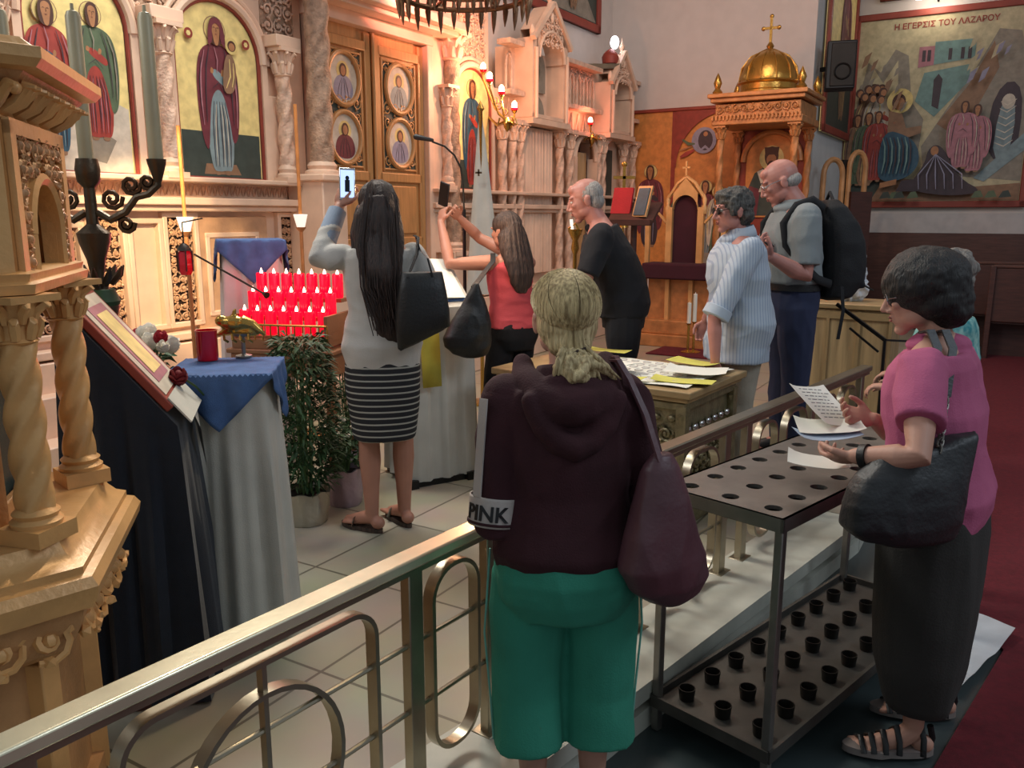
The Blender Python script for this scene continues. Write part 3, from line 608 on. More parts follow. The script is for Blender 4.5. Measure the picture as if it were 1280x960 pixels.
def p_laz(P, c, z0, hw, h):
    a, z = c-hw+.1, z0+.1; w, hh = hw*2-.2, h-.2
    f = lambda pts: [(a+x*w, z+y*hh) for x, y in pts]
    P.poly('rock', f([(0, .5), (.06, .78), (.14, .72), (.22, .84), (.3, .80), (.34, .55), (.42, .45), (.4, .2), (0, .15)]))
    P.poly('grey sky', f([(.02, .52), (.10, .74), (.16, .66), (.24, .78), (.26, .56), (.12, .46)]))
    P.poly('rock', f([(.42, .3), (.55, .5), (.7, .72), (.8, .90), (.92, .88), (1, .62), (1, .1), (.45, .15)]))
    P.poly('earth', f([(.5, .42), (.66, .62), (.78, .84), (.82, .7), (.72, .5), (.6, .36)]))
    P.poly('teal wall', f([(.36, .55), (.40, .70), (.66, .73), (.66, .64), (.56, .54), (.48, .46)]))
    P.poly('pink robe', f([(.36, .73), (.36, .84), (.45, .84), (.46, .74)])); P.poly('teal wall', f([(.45, .74), (.45, .86), (.68, .86), (.68, .76)]))
    for x in (.38, .41, .53, .60, .64): P.poly('dark purple', f([(x, .76), (x+.02, .76), (x+.02, .82), (x, .82)]))
    P.poly('dark purple', f([(.46, .52), (.50, .50), (.51, .66), (.485, .69), (.46, .66)]))
    P.poly('dark purple', f([(.80, .22), (.96, .22), (.97, .5), (.93, .62), (.85, .62), (.79, .48)]), soft=1); P.poly('grey blue robe', f([(.83, .22), (.92, .24), (.94, .46), (.89, .58), (.84, .46)]), soft=1); P.disc('white robe', a+.89*w, z+.52*hh, .08, .10)
    P.poly('grey blue robe', f([(.74, .12), (.80, .10), (1, .26), (1, .36)])); P.poly('earth', f([(0, 0), (1, 0), (1, .09), (.7, .07), (.3, .13), (0, .10)])); P.poly('dark ground', f([(0, 0), (.14, 0), (.2, .1), (.1, .16), (0, .14)]))
    for i, (x, y, s, rb, inn) in enumerate([(.05, .16, .52, 'green robe', 'earth'), (.11, .18, .55, 'earth', 'pink robe'), (.16, .2, .52, 'white robe', 'red robe'), (.03, .1, .45, 'earth', 'green robe'), (.10, .1, .46, 'green robe', 'earth'), (.16, .12, .44, 'red robe', 'red robe')]): saint(P, a+x*w, z+y*hh, s*hh*.9, rb, inn, halo=None, wide=1.15)
    P.disc('pale halo', a+.28*w, z+.55*hh, .17); P.disc('brown hair', a+.275*w, z+.545*hh, .09, .11); P.disc('flesh', a+.28*w, z+.535*hh, .065, .085)
    P.poly('earth', f([(.22, .5), (.30, .48), (.33, .40), (.42, .41), (.42, .37), (.32, .34), (.22, .36)])); P.poly('blue robe', f([(.20, .40), (.34, .36), (.41, .30), (.43, .20), (.36, .12), (.20, .10), (.17, .2)]), soft=2); P.poly('flesh', f([(.2, .1), (.3, .12), (.3, .09), (.2, .07)]))
    P.poly('dark purple', f([(.36, .06), (.46, .2), (.47, .28), (.52, .31), (.58, .26), (.66, .12), (.82, .04), (.6, .02)]), soft=2); P.disc('flesh', a+.51*w, z+.27*hh, .05, .065); P.poly('dark purple', f([(.30, .05), (.33, .11), (.42, .12), (.44, .05)]))
    for x, y, rb in ((.73, .16, 'pink robe'), (.66, .18, 'pink robe')): saint(P, a+x*w, z+y*hh, .36*hh, rb, 'pink robe', halo=None, wide=1.3)
    rnd = random.Random(11)
    for i in range(26):
        lf = i % 2; u = rnd.uniform(.02, .36) if lf else rnd.uniform(.62, .96); v = rnd.uniform(.46, .74) if lf else rnd.uniform(.60, .84); s = rnd.uniform(.03, .06)
        P.poly(('grey sky', 'earth', 'violet', 'rock')[i % 4], f([(u, v), (u+s*.6, v+s*.4), (u+s, v+s*1.5), (u+s*.3, v+s*1.1)]))
    for i in range(8): u = .21+.022*i; P.line(('teal wall', 'dark purple')[i % 2], f([(u, .15), (u+.012, .22), (u+.008, .30), (u-.01, .35)]), .012)
    for i in range(6): u = .44+.05*i; P.line('violet', f([(u, .06), (u-.01, .14), (.52, .25)]), .008)
    for i in range(7): P.line('white robe', f([(.84+.002*i, .30+.035*i), (.89, .28+.035*i), (.935, .31+.035*i)]), .008)
    for i in range(8): u = rnd.uniform(.02, .92); P.poly(('dark ground', 'green robe')[i % 2], f([(u, .01), (u+.07, .015), (u+.05, .05), (u+.02, .045)]))
    for x, y in ((.04, .60), (.09, .62), (.14, .62), (.18, .60), (.07, .58), (.12, .57), (.17, .56)): P.disc('brown hair', a+x*w, z+y*hh, .055, .06); P.disc('flesh', a+x*w+.012, z+y*hh-.012, .038, .045)
PICR = (E2-U*.06, radians(-31))
pic = framed('wall_painting', 'large framed painting of a crowd, rocks and a wrapped standing figure above marble ledge', PICR, .03, 2.42, 1.76, 4.46, .09, 'grey sky', p_laz, fm='red frame')
def text(s, size, loc, rot, m, parent, name='lettering', ext=.001, align='CENTER', bend=None):
    c = bpy.data.curves.new('t', 'FONT'); c.body = s; c.size = size; c.extrude = ext; c.align_x = align; c.align_y = 'CENTER'; c.offset = size*.02
    o = bpy.data.objects.new('t', c); COL.objects.link(o); dg = bpy.context.evaluated_depsgraph_get(); me = bpy.data.meshes.new_from_object(o.evaluated_get(dg)); bpy.data.objects.remove(o)
    if bend:
        for v in me.vertices: v.co = bend(v.co)
    me.materials.clear(); me.materials.append(MC[m]); o = bpy.data.objects.new(name, me); COL.objects.link(o); o.parent = parent; o.location = loc; o.rotation_euler = rot; return o
text('Η ΕΓΕΡΣΙΣ ΤΟΥ ΛΑΖΑΡΟΥ', .105, (1.22, -.036, 4.25), (pi/2, 0, 0), 'paint red border', pic)
# another picture above it with its lamp
framed('wall_painting', 'lower edge of a dark framed painting above the picture lamp', PICR, .35, 2.1, 4.62, 5.8, .08, 'dark ground', lambda P, c, z, hw, h: saint(P, c, z+.1, .9, 'rock', 'earth'))
lp = thing('picture_lamp', 'small bright lamp on wall bracket above the large painting', 'lamp', PICR[0], PICR[1])
m = MB(); m.tube([(1.1, 0, 4.55), (1.1, -.16, 4.62), (1.1, -.2, 4.60)], .015, 8); m.build('bracket', 'dark iron', lp); m = MB(); m.tube([(.85, -.2, 4.58), (1.35, -.2, 4.58)], .03, 10, round_end=True); m.build('tube_bulb', 'white bulb', lp)
light('picture_lamp_light', 'POINT', tuple(PICR[0]+NN*1.1-U*.28+V((0, 0, 4.5))), 7, (1, .85, .6), .05)
framed('wall_painting', 'tall red-framed painting on the pier side, behind the black speaker', (E1+U*.0+NN*.03, radians(59)), .38, 2.3, 2.72, 5.4, .10, 'gold ground', lambda P, c, z, hw, h: (P.poly('dark ground', [(c-hw+.1, z+.1), (c+hw-.1, z+.1), (c+hw-.1, z+.8), (c-hw+.1, z+.9)]), saint(P, c+.2, z+.3, 2.0, 'maroon robe', 'earth')))

# ================================================================== FOREGROUND RAIL
def rail_frame(p0, ang):
    u = V((sin(radians(ang)), cos(radians(ang)), 0)); return lambda s, z, n=0: V((p0[0], p0[1], 0))+u*s+V((-u.y, u.x, 0))*n+V((0, 0, z)), u
def strap(mb, pts, w, th, side, loop=False):
    """flat bar bent along pts; w across 'side', th in plane"""
    side = V(side); m_ = len(pts); rs = []
    for i, p in enumerate(pts):
        a = pts[(i-1) % m_ if loop else max(i-1, 0)]; b = pts[(i+1) % m_ if loop else min(i+1, m_-1)]; t = (b-a).normalized(); n = t.cross(side).normalized()
        rs.append([p+side*w/2+n*th/2, p-side*w/2+n*th/2, p-side*w/2-n*th/2, p+side*w/2-n*th/2])
    return mb.rings(rs, loop=loop)
def rrect(f, s0, s1, z0, z1, r, k=8):
    pts = []
    for cx, cz, a0 in ((s1-r, z1-r, 0), (s0+r, z1-r, pi/2), (s0+r, z0+r, pi), (s1-r, z0+r, 3*pi/2)):
        pts += [f(cx+r*cos(a0+pi/2*i/k), cz+r*sin(a0+pi/2*i/k)) for i in range(k+1)]
    return pts
def railing(label, p0, ang, s0, s1, posts, big, narrow, rods, mt, cmat):
    f, u = rail_frame(p0, ang); side = V((-u.y, u.x, 0)); t = thing('altar_rail', label, 'railing', f((s0+s1)/2, .168), 0)
    c = MB(); c.bar(f(s0, .815), f(s1, .815), .062, .03); c.build('handrail', cmat, t, world=True, bevel=.006)
    c = MB(); c.bar(f(s0, .79), f(s1, .79), .034, .02); c.build('under_bar', mt, t, world=True)
    for s in posts:
        c = MB(); c.bar(f(s, .17), f(s, .80), .032, .05, up=u); c.bar(f(s, .168), f(s, .178), .07, .09, up=u); c.build('post', mt, t, world=True, bevel=.003)
    for a, b, cz, rr in big:
        c = MB(); strap(c, rrect(f, a, b, .22, .745, .075), .034, .012, side, True); c.build('hoop', mt, t, world=True)
        c = MB(); m_ = (a+b)/2; strap(c, [f(m_+rr*cos(2*pi*k/36), cz+rr*1.08*sin(2*pi*k/36)) for k in range(36)], .034, .012, side, True); c.build('ring', mt, t, world=True)
        c = MB(); c.bar(f(m_, .22), f(m_, .74), .02, .012, up=u); c.build('bar', mt, t, world=True)
    for a, b in narrow:
        c = MB(); strap(c, rrect(f, a, b, .225, .755, min(.085, (b-a)/2-.002)), .034, .012, side, True); c.build('hoop', mt, t, world=True)
    for z in rods:
        c = MB(); c.tube([f(s0, z), f(s1-.01, z)], .007, 8); c.build('rod', mt, t, world=True)
    return t
railing('brushed brass altar rail with rounded hoops running across the lower left foreground', (-.066, 2.229), 36.5, -2.3, 0.02, (-1.25, -.315, 0.0, -2.2), [(-1.09, -.455, .455, .2)], [(-.25, -.065), (-1.5, -1.31)], (.585, .40), 'rail nickel', 'rail brass')
railing('dull brass altar rail behind the empty metal candle rack', (-.045, 2.262), 40.5, 0.03, 3.15, (.76, 1.42, 1.62, 2.34, 3.05), [], [(.1, .28), (.36, .62), (.84, 1.02), (1.10, 1.34), (1.72, 1.92), (2.02, 2.26), (2.46, 2.66), (2.74, 2.95)], (.585, .40), 'rail nickel', 'rail nickel')

# ================================================================== EMPTY CANDLE RACK
RL = V((.72, .69, 0)).normalized(); RN = V((-.69, .72, 0)).normalized(); RC = V((.745, 2.18, 0)); RLEN, RW = 1.36, .42
rack = thing('votive_candle_rack', 'empty two-tier steel candle rack with round holes and small cups on its lower shelf', 'candle rack', RC, atan2(RL.y, RL.x))
m = MB(); nx, ny = 10, 3; cx, cy = RLEN/nx, RW/ny; z = .84
for i in range(nx):
    for j in range(ny):
        ox, oy = (i+.5)*cx, (j+.5)*cy; n = 16; sq = []; ci = []
        for k in range(n):
            a = 2*pi*(k+.5)/n; q = max(abs(cos(a)), abs(sin(a))); sq.append((ox+cos(a)/q*cx/2, oy+sin(a)/q*cy/2, z)); ci.append((ox+.026*cos(a), oy+.026*sin(a), z))
        cl = [(a_, b_, z-.012) for a_, b_, _ in ci]; co = []
        m.add(sq+ci+cl, [(k, (k+1) % n, n+(k+1) % n, n+k) for k in range(n)]+[(n+k, n+(k+1) % n, 2*n+(k+1) % n, 2*n+k) for k in range(n)])
        for sx, sy in ((1, 1), (-1, 1), (-1, -1), (1, -1)):   # corner fillers
            a0 = {(1, 1): (1, 2), (-1, 1): (5, 6), (-1, -1): (9, 10), (1, -1): (13, 14)}[(sx, sy)]
            m.add([sq[a0[0]], (ox+sx*cx/2, oy+sy*cy/2, z), sq[a0[1]]], [(0, 1, 2)])
for c, s_ in (((RLEN/2, .005, z-.02), (RLEN, .01, .04)), ((RLEN/2, RW-.005, z-.02), (RLEN, .01, .04)), ((.005, RW/2, z-.02), (.01, RW, .04)), ((RLEN-.005, RW/2, z-.02), (.01, RW, .04))): m.box(c, s_)
m.build('top_shelf', 'steel', rack, smooth=20)
m = MB(); m.box((RLEN/2, RW/2, z-.045), (RLEN-.03, RW-.03, .004)); m.build('drip_tray', 'dark iron', rack)
m = MB(); m.box((RLEN/2, RW/2, .105), (RLEN, RW, .004)); [m.box(c, s_) for c, s_ in (((RLEN/2, .0, .11), (RLEN, .012, .04)), ((RLEN/2, RW, .11), (RLEN, .012, .04)), ((0, RW/2, .11), (.012, RW, .04)), ((RLEN, RW/2, .11), (.012, RW, .04)))]; m.build('lower_shelf', 'dull steel', rack)
for x, y in ((.014, .014), (.014, RW-.014), (RLEN-.014, .014), (RLEN-.014, RW-.014)):
    m = MB(); m.box((x, y, .42), (.026, .026, .83)); m.build('leg', 'steel', rack, bevel=.003)
cup = None
for j in range(3):
    for i in range(9):
        if cup is None:
            m = MB(); m.lathe((0, 0, 0), [(.024, 0), (.028, .04), (.025, .04), (.021, .012), (.0, .010)], 12); cup = m.build('candle_cup', 'dark iron', rack); c_ = cup
        else: c_ = cup.copy(); COL.objects.link(c_); c_.parent = rack
        c_.location = (.09+i*.148, .075+j*.135, .107)

# ================================================================== SILVER AND GILT CHEST (with cloth and sheets)
SU = V((.588, .809, 0)); SN = V((.809, -.588, 0)); SB = V((.824, 3.793, 0)); SL, SW = 1.16, .72
chest = thing('shrine_chest', 'ornate tarnished silver chest with a flat lid, behind the altar rail', 'chest', SB-SN*SL+V((0, 0, .168)), atan2(SN.y, SN.x))
mat('tarnished silver', '#8f8668', .42, .75, .5, 70, .2, 20); mat('lid wood', '#a48a62', .4, .2, .1, 30, .15)
m = MB(); m.box((SL/2, SW/2, .665), (SL, SW, .035)); m.box((SL/2, SW/2, .637), (SL-.04, SW-.04, .025)); m.build('lid', 'lid wood', chest, bevel=.006)
m = MB(); m.box((SL/2, SW/2, .36), (SL-.14, SW-.14, .54)); m.box((SL/2, SW/2, .045), (SL-.04, SW-.04, .09)); m.box((SL/2, SW/2, .60), (SL-.08, SW-.08, .04)); m.build('body', 'tarnished silver', chest, bevel=.008)
each('corner_post', 'tarnished silver', chest, [(x, y) for x in (.06, SL-.06) for y in (.06, SW-.06)], lambda m, q: (m.box((q[0], q[1], .34), (.05, .05, .52)), m.lathe((q[0], q[1], 0), [(.03, .12), (.022, .2), (.028, .34), (.022, .48), (.032, .56)], 12)))
m = MB(); scrolls(m, SL-.2, .34, .085, .014, .008, 61, .062, SL/2, .33)
m.build('relief', 'tarnished silver', chest); m = MB(); m.M = Matrix.Translation((SL-.062, 0, 0)) @ Matrix.Rotation(pi/2, 4, 'Z'); scrolls(m, SW-.2, .26, .085, .014, .008, 62, 0, SW/2, .29); m.M = Matrix.Identity(4); m.build('relief', 'tarnished silver', chest)
each('boss', 'silver', chest, range(7), lambda m, i: m.ell((SL-.055, .12+i*.08, .475), (.014, .027, .02), n=12, m=8))
each('boss', 'tarnished silver', chest, range(12), lambda m, i: m.ell((.12+i*.084, .055, .535), (.024, .012, .018), n=10, m=7))
def sheet(mb, c, w, h, rz, z, curl=.004, seed=0, tx=0, ty=0, n=8):
    R = Matrix.Rotation(rz, 3, 'Z') @ Euler((tx, ty, 0)).to_matrix(); vs = []
    for i in range(n+1):
        for j in range(n+1):
            x, y = (i/n-.5)*w, (j/n-.5)*h; vs.append(R@V((x, y, curl*(1+noise.noise(V((x*9+seed, y*9, seed))))*(1+3*(abs(i/n-.5)*2)**3)))+V((c[0], c[1], z)))
    N_ = (n+1)**2; vs += [v_-V((0, 0, .0012)) for v_ in vs]; q = lambda i, j: i*(n+1)+j
    fs = [(q(i, j), q(i+1, j), q(i+1, j+1), q(i, j+1)) for i in range(n) for j in range(n)]+[(q(i, j)+N_, q(i, j+1)+N_, q(i+1, j+1)+N_, q(i+1, j)+N_) for i in range(n) for j in range(n)]
    for i in range(n):
        for a_, b_ in (((i, 0), (i+1, 0)), ((i+1, n), (i, n)), ((0, i+1), (0, i)), ((n, i), (n, i+1))): fs.append((q(*a_), q(*a_)+N_, q(*b_)+N_, q(*b_)))
    return mb.add(vs, fs)
zt = .168+.6835; cz = SB-SN*.47+SU*.36
m = MB(); sheet(m, (0, 0), .84, .60, 0, 0, .003, 3, n=20); o = thing('altar_cloth', 'white lace cloth spread over the lid of the silver chest', 'cloth', V((cz.x, cz.y, zt+.002)), atan2(SN.y, SN.x))
m.build('cloth_sheet', 'paper', o); m = MB(); rnd = random.Random(3)
for i in range(10):
    for j in range(6):
        m.tube([(-.33+i*.073+.022*cos(a), -.2+j*.08+.022*sin(a), .0125) for a in [2*pi*k/10 for k in range(10)]], .0022, 4, loop=True)
m.build('lace_pattern', 'ledge marble', o)
YS = [(-.06, .16, .30, .12, .2, 'yellow sheet under the right end of the white cloth on the chest'), (-.42, .03, .42, .10, .05, 'long yellow sheet along the front edge of the chest lid'), (-.20, .61, .30, .12, -.2, 'yellow sheet at the far right corner of the chest lid'), (-.80, .66, .34, .10, .0, 'yellow sheet along the back edge of the chest lid')]
for i, (a, b, w, h, r, lb) in enumerate(YS):
    p = SB+SN*(a-.06)+SU*(b+.02); m = MB(); sheet(m, (0, 0), w, h, 0, 0, .003, i); o = m.build('paper_sheet', 'yellow paper'); o.location = (p.x, p.y, zt+.014+.006*i); o.rotation_euler = (0, 0, atan2(SN.y, SN.x)+r); tag(o, lb, 'paper', 'sheets on the chest')
for i, (a, b, r, lb) in enumerate([(-.13, .36, .3, 'white sheet nearest the right end of the chest lid'), (-.56, .22, -.15, 'white sheet left of centre on the chest lid')]):
    p = SB+SN*a+SU*b; m = MB(); sheet(m, (0, 0), .30, .21, 0, 0, .004, i+9); o = m.build('paper_sheet', 'paper'); o.location = (p.x, p.y, zt+.034+.01*i); o.rotation_euler = (0, 0, atan2(SN.y, SN.x)+r); tag(o, lb, 'paper', 'sheets on the chest')

# ================================================================== GILDED SHRINE, left foreground
HC = V((-1.40, 1.79, 0)); shr = thing('gilded_shrine', 'tall gilded carved wooden shrine with twisted columns at the left edge', 'shrine', HC+V((0, 0, .168)), radians(-15))
def hexr(r, z, ch=.0): # six corners with a slight chamfer
    out = []
    for k in range(6):
        a = pi/3*k; out.append((r*cos(a), r*sin(a), z-.168))
    return out
def hexstack(mb, prof): return mb.rings([hexr(r, z) for r, z in prof])
m = MB(); hexstack(m, [(.50, .835), (.53, .845), (.545, .87), (.55, .895), (.535, .915), (.515, .92), (.515, .935), (.49, .945), (.47, .965), (.46, .985)]); m.build('plinth_moulding', 'gilded wood', shr, smooth=25)
m = MB(); hexstack(m, [(.36, .70), (.42, .715), (.46, .74), (.49, .79), (.505, .835)]); m.build('plinth_cove', 'gilded wood dull', shr, smooth=25)
def faceM(k, ap, z): # frame on face k: x along the face, -y outward
    a = pi/3*(k+.5); return Matrix.Translation((ap*cos(a), ap*sin(a), z-.168)) @ Matrix.Rotation(a+pi/2, 4, 'Z')
m = MB()
for k in (4, 5, 0): 
    m.M = faceM(k, .405, .775) @ Matrix.Rotation(radians(-24), 4, 'X'); scrolls(m, .46, .10, .095, .02, .009, k+3, -.012)
m.M = Matrix.Identity(4); m.build('plinth_carving', 'gilded wood', shr)
m = MB(); hexstack(m, [(.40, .168), (.40, .23), (.37, .24), (.37, .70)]); m.build('pedestal', 'gilded wood dull', shr, smooth=25)
each('pedestal_post', 'gilded wood', shr, range(6), lambda m, k: m.box((.375*cos(pi/3*k), .375*sin(pi/3*k), .27), (.05, .05, .52), rz=pi/3*k), bevel=.004)
for k in (5, 0, 1, 4):
    a = pi/3*k; c = (.41*cos(a), .41*sin(a)); s = MB(); twisted(s, (c[0], c[1], 0), .035, .885, 1.245, 4, 4.2, .13, 40); o = s.build('column', 'gilded wood', shr)
    s = MB(); s.box((c[0], c[1], .835), (.105, .105, .035), rz=a); s.lathe((c[0], c[1], 0), [(.05, .85), (.052, .862), (.042, .87), (.047, .88), (.036, .89)], 20); s.build('column_base', 'gilded wood', o)
    s = MB(); capital(s, c, .034, .06, 1.235, 1.335); s.build('capital', 'gilded wood', o)
m = MB(); hexstack(m, [(.435, 1.50), (.47, 1.505), (.475, 1.525), (.46, 1.53), (.465, 1.545), (.44, 1.55)]); hexstack(m, [(.30, 1.499), (.30, 1.551)])
m.build('architrave', 'gilded wood', shr, smooth=25)
# upper wall with arched openings running down through the architrave
m = MB(); car = MB(); n = 14
for k in range(6):
    M_ = faceM(k, .362, 0); W_ = .42; r = .105; zt_ = 1.84; zc = 1.62; m.M = M_
    m.box((-(W_/2+r)/2, .0, (1.5+zc)/2), (W_/2-r, .03, zc-1.5)); m.box(((W_/2+r)/2, .0, (1.5+zc)/2), (W_/2-r, .03, zc-1.5)); m.box((-(W_/2+r)/2, .0, (zt_+zc)/2), (W_/2-r, .03, zt_-zc)); m.box(((W_/2+r)/2, .0, (zt_+zc)/2), (W_/2-r, .03, zt_-zc))
    for i in range(n):
        xa, za = -r*cos(pi*i/n), zc+r*sin(pi*i/n); xb, zb = -r*cos(pi*(i+1)/n), zc+r*sin(pi*(i+1)/n)
        m.add([(xa, -.015, za), (xb, -.015, zb), (xb, -.015, zt_), (xa, -.015, zt_), (xa, .015, za), (xb, .015, zb), (xb, .015, zt_), (xa, .015, zt_)], [(0, 1, 2, 3), (4, 7, 6, 5), (0, 4, 5, 1)])
    m.tube([(-(r+.012)*cos(pi*i/n), -.02, zc+(r+.012)*sin(pi*i/n)) for i in range(n+1)], .014, 6); m.tube([(-(r+.012), -.02, 1.5), (-(r+.012), -.02, zc)], .013, 6); m.tube([((r+.012), -.02, 1.5), ((r+.012), -.02, zc)], .013, 6)
    for x in (-W_/2+.018, W_/2-.018): m.box((x, -.02, 1.67), (.036, .014, .34))
    m.box((0, -.02, 1.83), (W_, .014, .03))
    if k in (4, 5, 0): car = MB(); car.M = M_; scrolls(car, W_-.08, .28, .05, .012, .0055, k+31, -.016, 0, 1.68, mask=lambda x, z: (x*x+(z-zc)**2 > (r+.03)**2) and not (abs(x) < r+.03 and z < zc)); car.build('arcade_carving', 'gilded wood dull', shr)
for mm in (m,): mm.v = [p-V((0, 0, 0)) for p in mm.v]
m.M = Matrix.Identity(4); m.build('arcade_wall', 'gilded wood', shr)
m = MB(); hexstack(m, [(.42, 1.835), (.435, 1.845), (.43, 1.86)]); hexstack(m, [(.50, 1.925), (.53, 1.93), (.545, 1.945), (.545, 1.965), (.52, 1.97), (.50, 1.985), (.30, 1.99)]); m.build('cornice', 'gilded wood', shr, smooth=25)
m = MB(); hexstack(m, [(.415, 1.86), (.44, 1.875), (.475, 1.90), (.50, 1.925)]); m.build('cornice_cove', 'gilded wood dull', shr, smooth=25)
m = MB()
for k in (4, 5, 0):
    m.M = faceM(k, .39, 1.893) @ Matrix.Rotation(radians(48), 4, 'X')
    for i in range(5):
        x = -.19+i*.095
        for s in (-1, 0, 1): m.tube([(x+s*.012, -.012, -.05), (x+s*.022, -.022, 0), (x+s*.034, -.018, .035), (x+s*.040, -.034, .046)], [.010, .012, .010, .004], 6)
        m.ell((x+.0475, -.015, .02), (.013, .013, .013), n=8, m=6)
m.M = Matrix.Identity(4); m.build('acanthus_carving', 'gilded wood', shr)
mat('shrine glass', '#59635c', .12, .2)
m = MB(); hexstack(m, [(.27, .98), (.27, 1.5)]); m.build('inner_glass', 'shrine glass', shr, smooth=25)
m = MB()
each('inner_post', 'gilded wood dull', shr, range(6), lambda m, k: m.box((.285*cos(pi/3*k), .285*sin(pi/3*k), 1.07), (.05, .05, .54), rz=pi/3*k))
for k in (4, 5, 0): m.M = faceM(k, .26, 1.45) ; m.box((0, 0, 0), (.27, .02, .06)); m.box((0, 0, -.44), (.27, .02, .05)); m.M = Matrix.Identity(4)
m.build('inner_rail', 'gilded wood dull', shr, bevel=.004)
m = MB(); m.rings([hexr(.335, 1.5), hexr(.335, 1.83)]); m.build('inner_lining', 'paint brown hair', shr, smooth=25)
m = MB(); m.tube([(.18, -.34, 1.82), (.19, -.36, 1.86), (.21, -.30, 1.885), (.23, -.22, 1.865), (.24, -.19, 1.82)], .011, 10); m.M = Matrix.Identity(4)
m.build('silver_handle', 'silver', shr)

# ================================================================== TALL BRONZE CANDELABRUM
p = at(113, 250, 2.9); cd = thing('candelabrum', 'tall dark bronze candelabrum with long grey candle tubes behind the gilded shrine', 'candelabrum', (p.x, p.y, .168))
m = MB(); m.lathe((0, 0, 0), [(.16, 0), (.16, .03), (.09, .06), (.05, .12), (.02, .2), (.018, .6), (.035, .65), (.02, .7), (.02, .86), (.05, .92), (.06, .98), (.03, 1.02), (.018, 1.06), (.045, 1.12), (.062, 1.18), (.035, 1.24), (.02, 1.28), (.03, 1.34), (.05, 1.40), (.055, 1.43), (.02, 1.46), (.018, 1.58), (.036, 1.60), (.04, 1.64), (.034, 1.675), (.0, 1.675)], 20); m.build('stem', 'bronze', cd)
m = MB(); m.lathe((0, 0, 0), [(.05, 1.16), (.066, 1.20), (.05, 1.24)], 16); m.build('green_knop', 'leaf', cd)
for z0, r0, hh in ((1.0, .05, .07), (1.26, .045, .06), (.85, .045, .06)):
    m = MB()
    for k in range(10): a = 2*pi*k/10; m.tube([(r0*cos(a), r0*sin(a), z0), (1.6*r0*cos(a), 1.6*r0*sin(a), z0+hh*.5), (1.9*r0*cos(a), 1.9*r0*sin(a), z0+hh)], [.012, .012, .003], 5)
    m.build('leaf_collar', 'bronze', cd)
for k, ang in enumerate((0.1, pi+.1)):
    e = V((cos(ang), sin(ang), 0)); L0 = .225; m = MB()
    pts = [e*.02+V((0, 0, 1.50)), e*.06+V((0, 0, 1.475)), e*.11+V((0, 0, 1.50)), e*.15+V((0, 0, 1.55)), e*.19+V((0, 0, 1.56)), e*.225+V((0, 0, 1.59)), e*L0+V((0, 0, 1.66))]
    m.tube(pts, [.013, .014, .013, .012, .012, .011, .010], 8)
    for j, (cx_, cz_, rr) in enumerate(((.07, 1.545, .035), (.135, 1.59, .032), (.19, 1.60, .026), (.11, 1.46, .028))): m.tube([e*(cx_+rr*t_/16*cos(t_*.75))+V((0, 0, cz_+rr*t_/16*sin(t_*.75))) for t_ in range(3, 18)], .008, 6)
    m.tube([e*L0+V((0, 0, 1.60)), e*L0+V((0, 0, 1.66)), e*L0+V((0, 0, 1.675))], [.012, .03, .032], 12); m.build('arm', 'bronze', cd)
for ang in (0.1, pi+.1, None):
    e = V((cos(ang), sin(ang), 0))*.225 if ang is not None else V((0, 0, 0)); m = MB(); m.lathe((e.x, e.y, 0), [(.022, 1.66), (.0235, 1.68), (.0235, 2.12), (.018, 2.135), (.006, 2.14), (.005, 2.16)], 16); m.build('candle_tube', 'pewter tube', cd)

# ================================================================== cloth covered stands
def drapequad(mb, top, zbot, flare=.03, folds=4, amp=.012, seed=0, per=26, steps=12):
    """cloth over a slanted board: top = four 3-D corners in order"""
    top = [V(p) for p in top]; cen = sum(top, V((0, 0, 0)))/4; rim = []
    for i in range(4):
        a, b = top[i], top[(i+1) % 4]
        for j in range(per): t = j/per; rim.append((a.lerp(b, t), i, t))
    nn_ = []
    for p, i, t in rim:
        a, b = top[i], top[(i+1) % 4]; d = (b-a); d.z = 0; nrm = V((d.y, -d.x, 0)).normalized()
        if nrm.dot(V((p.x-cen.x, p.y-cen.y, 0))) < 0: nrm = -nrm
        o_ = V((p.x-cen.x, p.y-cen.y, 0)).normalized(); w = (abs(t-.5)*2)**6; nn_.append((nrm*(1-w)+o_*w).normalized())
    rs = [[p for p, _, _ in rim]]
    for k in range(1, steps+1):
        f = k/steps; ring = []
        for q, (p, i, t) in enumerate(rim):
            w = amp*min(1, f*2)*(sin(folds*2*pi*t+seed+i)+.5*sin(folds*4.6*pi*t+i*2+seed)); ring.append(V((p.x, p.y, p.z+(zbot-p.z)*f))+nn_[q]*(flare*f+w+.004))
        rs.append(ring)
    n = len(rim); vs = [q for r in rs for q in r]; fs = [(i*n+j, i*n+(j+1) % n, (i+1)*n+(j+1) % n, (i+1)*n+j) for i in range(steps) for j in range(n)]; fs.append(tuple(range(n)))
    return mb.add(vs, fs)
TL, BL = V((-1.27, 2.53, 1.42)), V((-.995, 2.36, 1.05)); dv = V((-.09, .34, 0)); BL = V((-.985, 2.40, 1.05)); TL = V((-1.29, 2.36, 1.42))
st = thing('icon_stand', 'icon stand draped to the floor in dark navy cloth, beside the gilded shrine', 'stand', ((TL+BL+dv)/2).xy.to_3d()+V((0, 0, .168)))
m = MB(); drapequad(m, [TL, BL, BL+dv, TL+dv], .18, .05, 3, .012, 1); m.build('cloth_cover', 'navy cloth', st, world=True)
m = MB(); c = (TL+BL+dv)/2; m.box((c.x, c.y, .195), (.34, .46, .05), rz=radians(15)); m.build('base', 'dark wood', st, world=True)
ic = thing('framed_icon', 'red-bordered icon lying on the slanted navy stand', 'icon', (TL+BL+dv)/2)
sl = (BL-TL); sn = sl.normalized().cross(dv.normalized()); sn = sn if sn.z > 0 else -sn
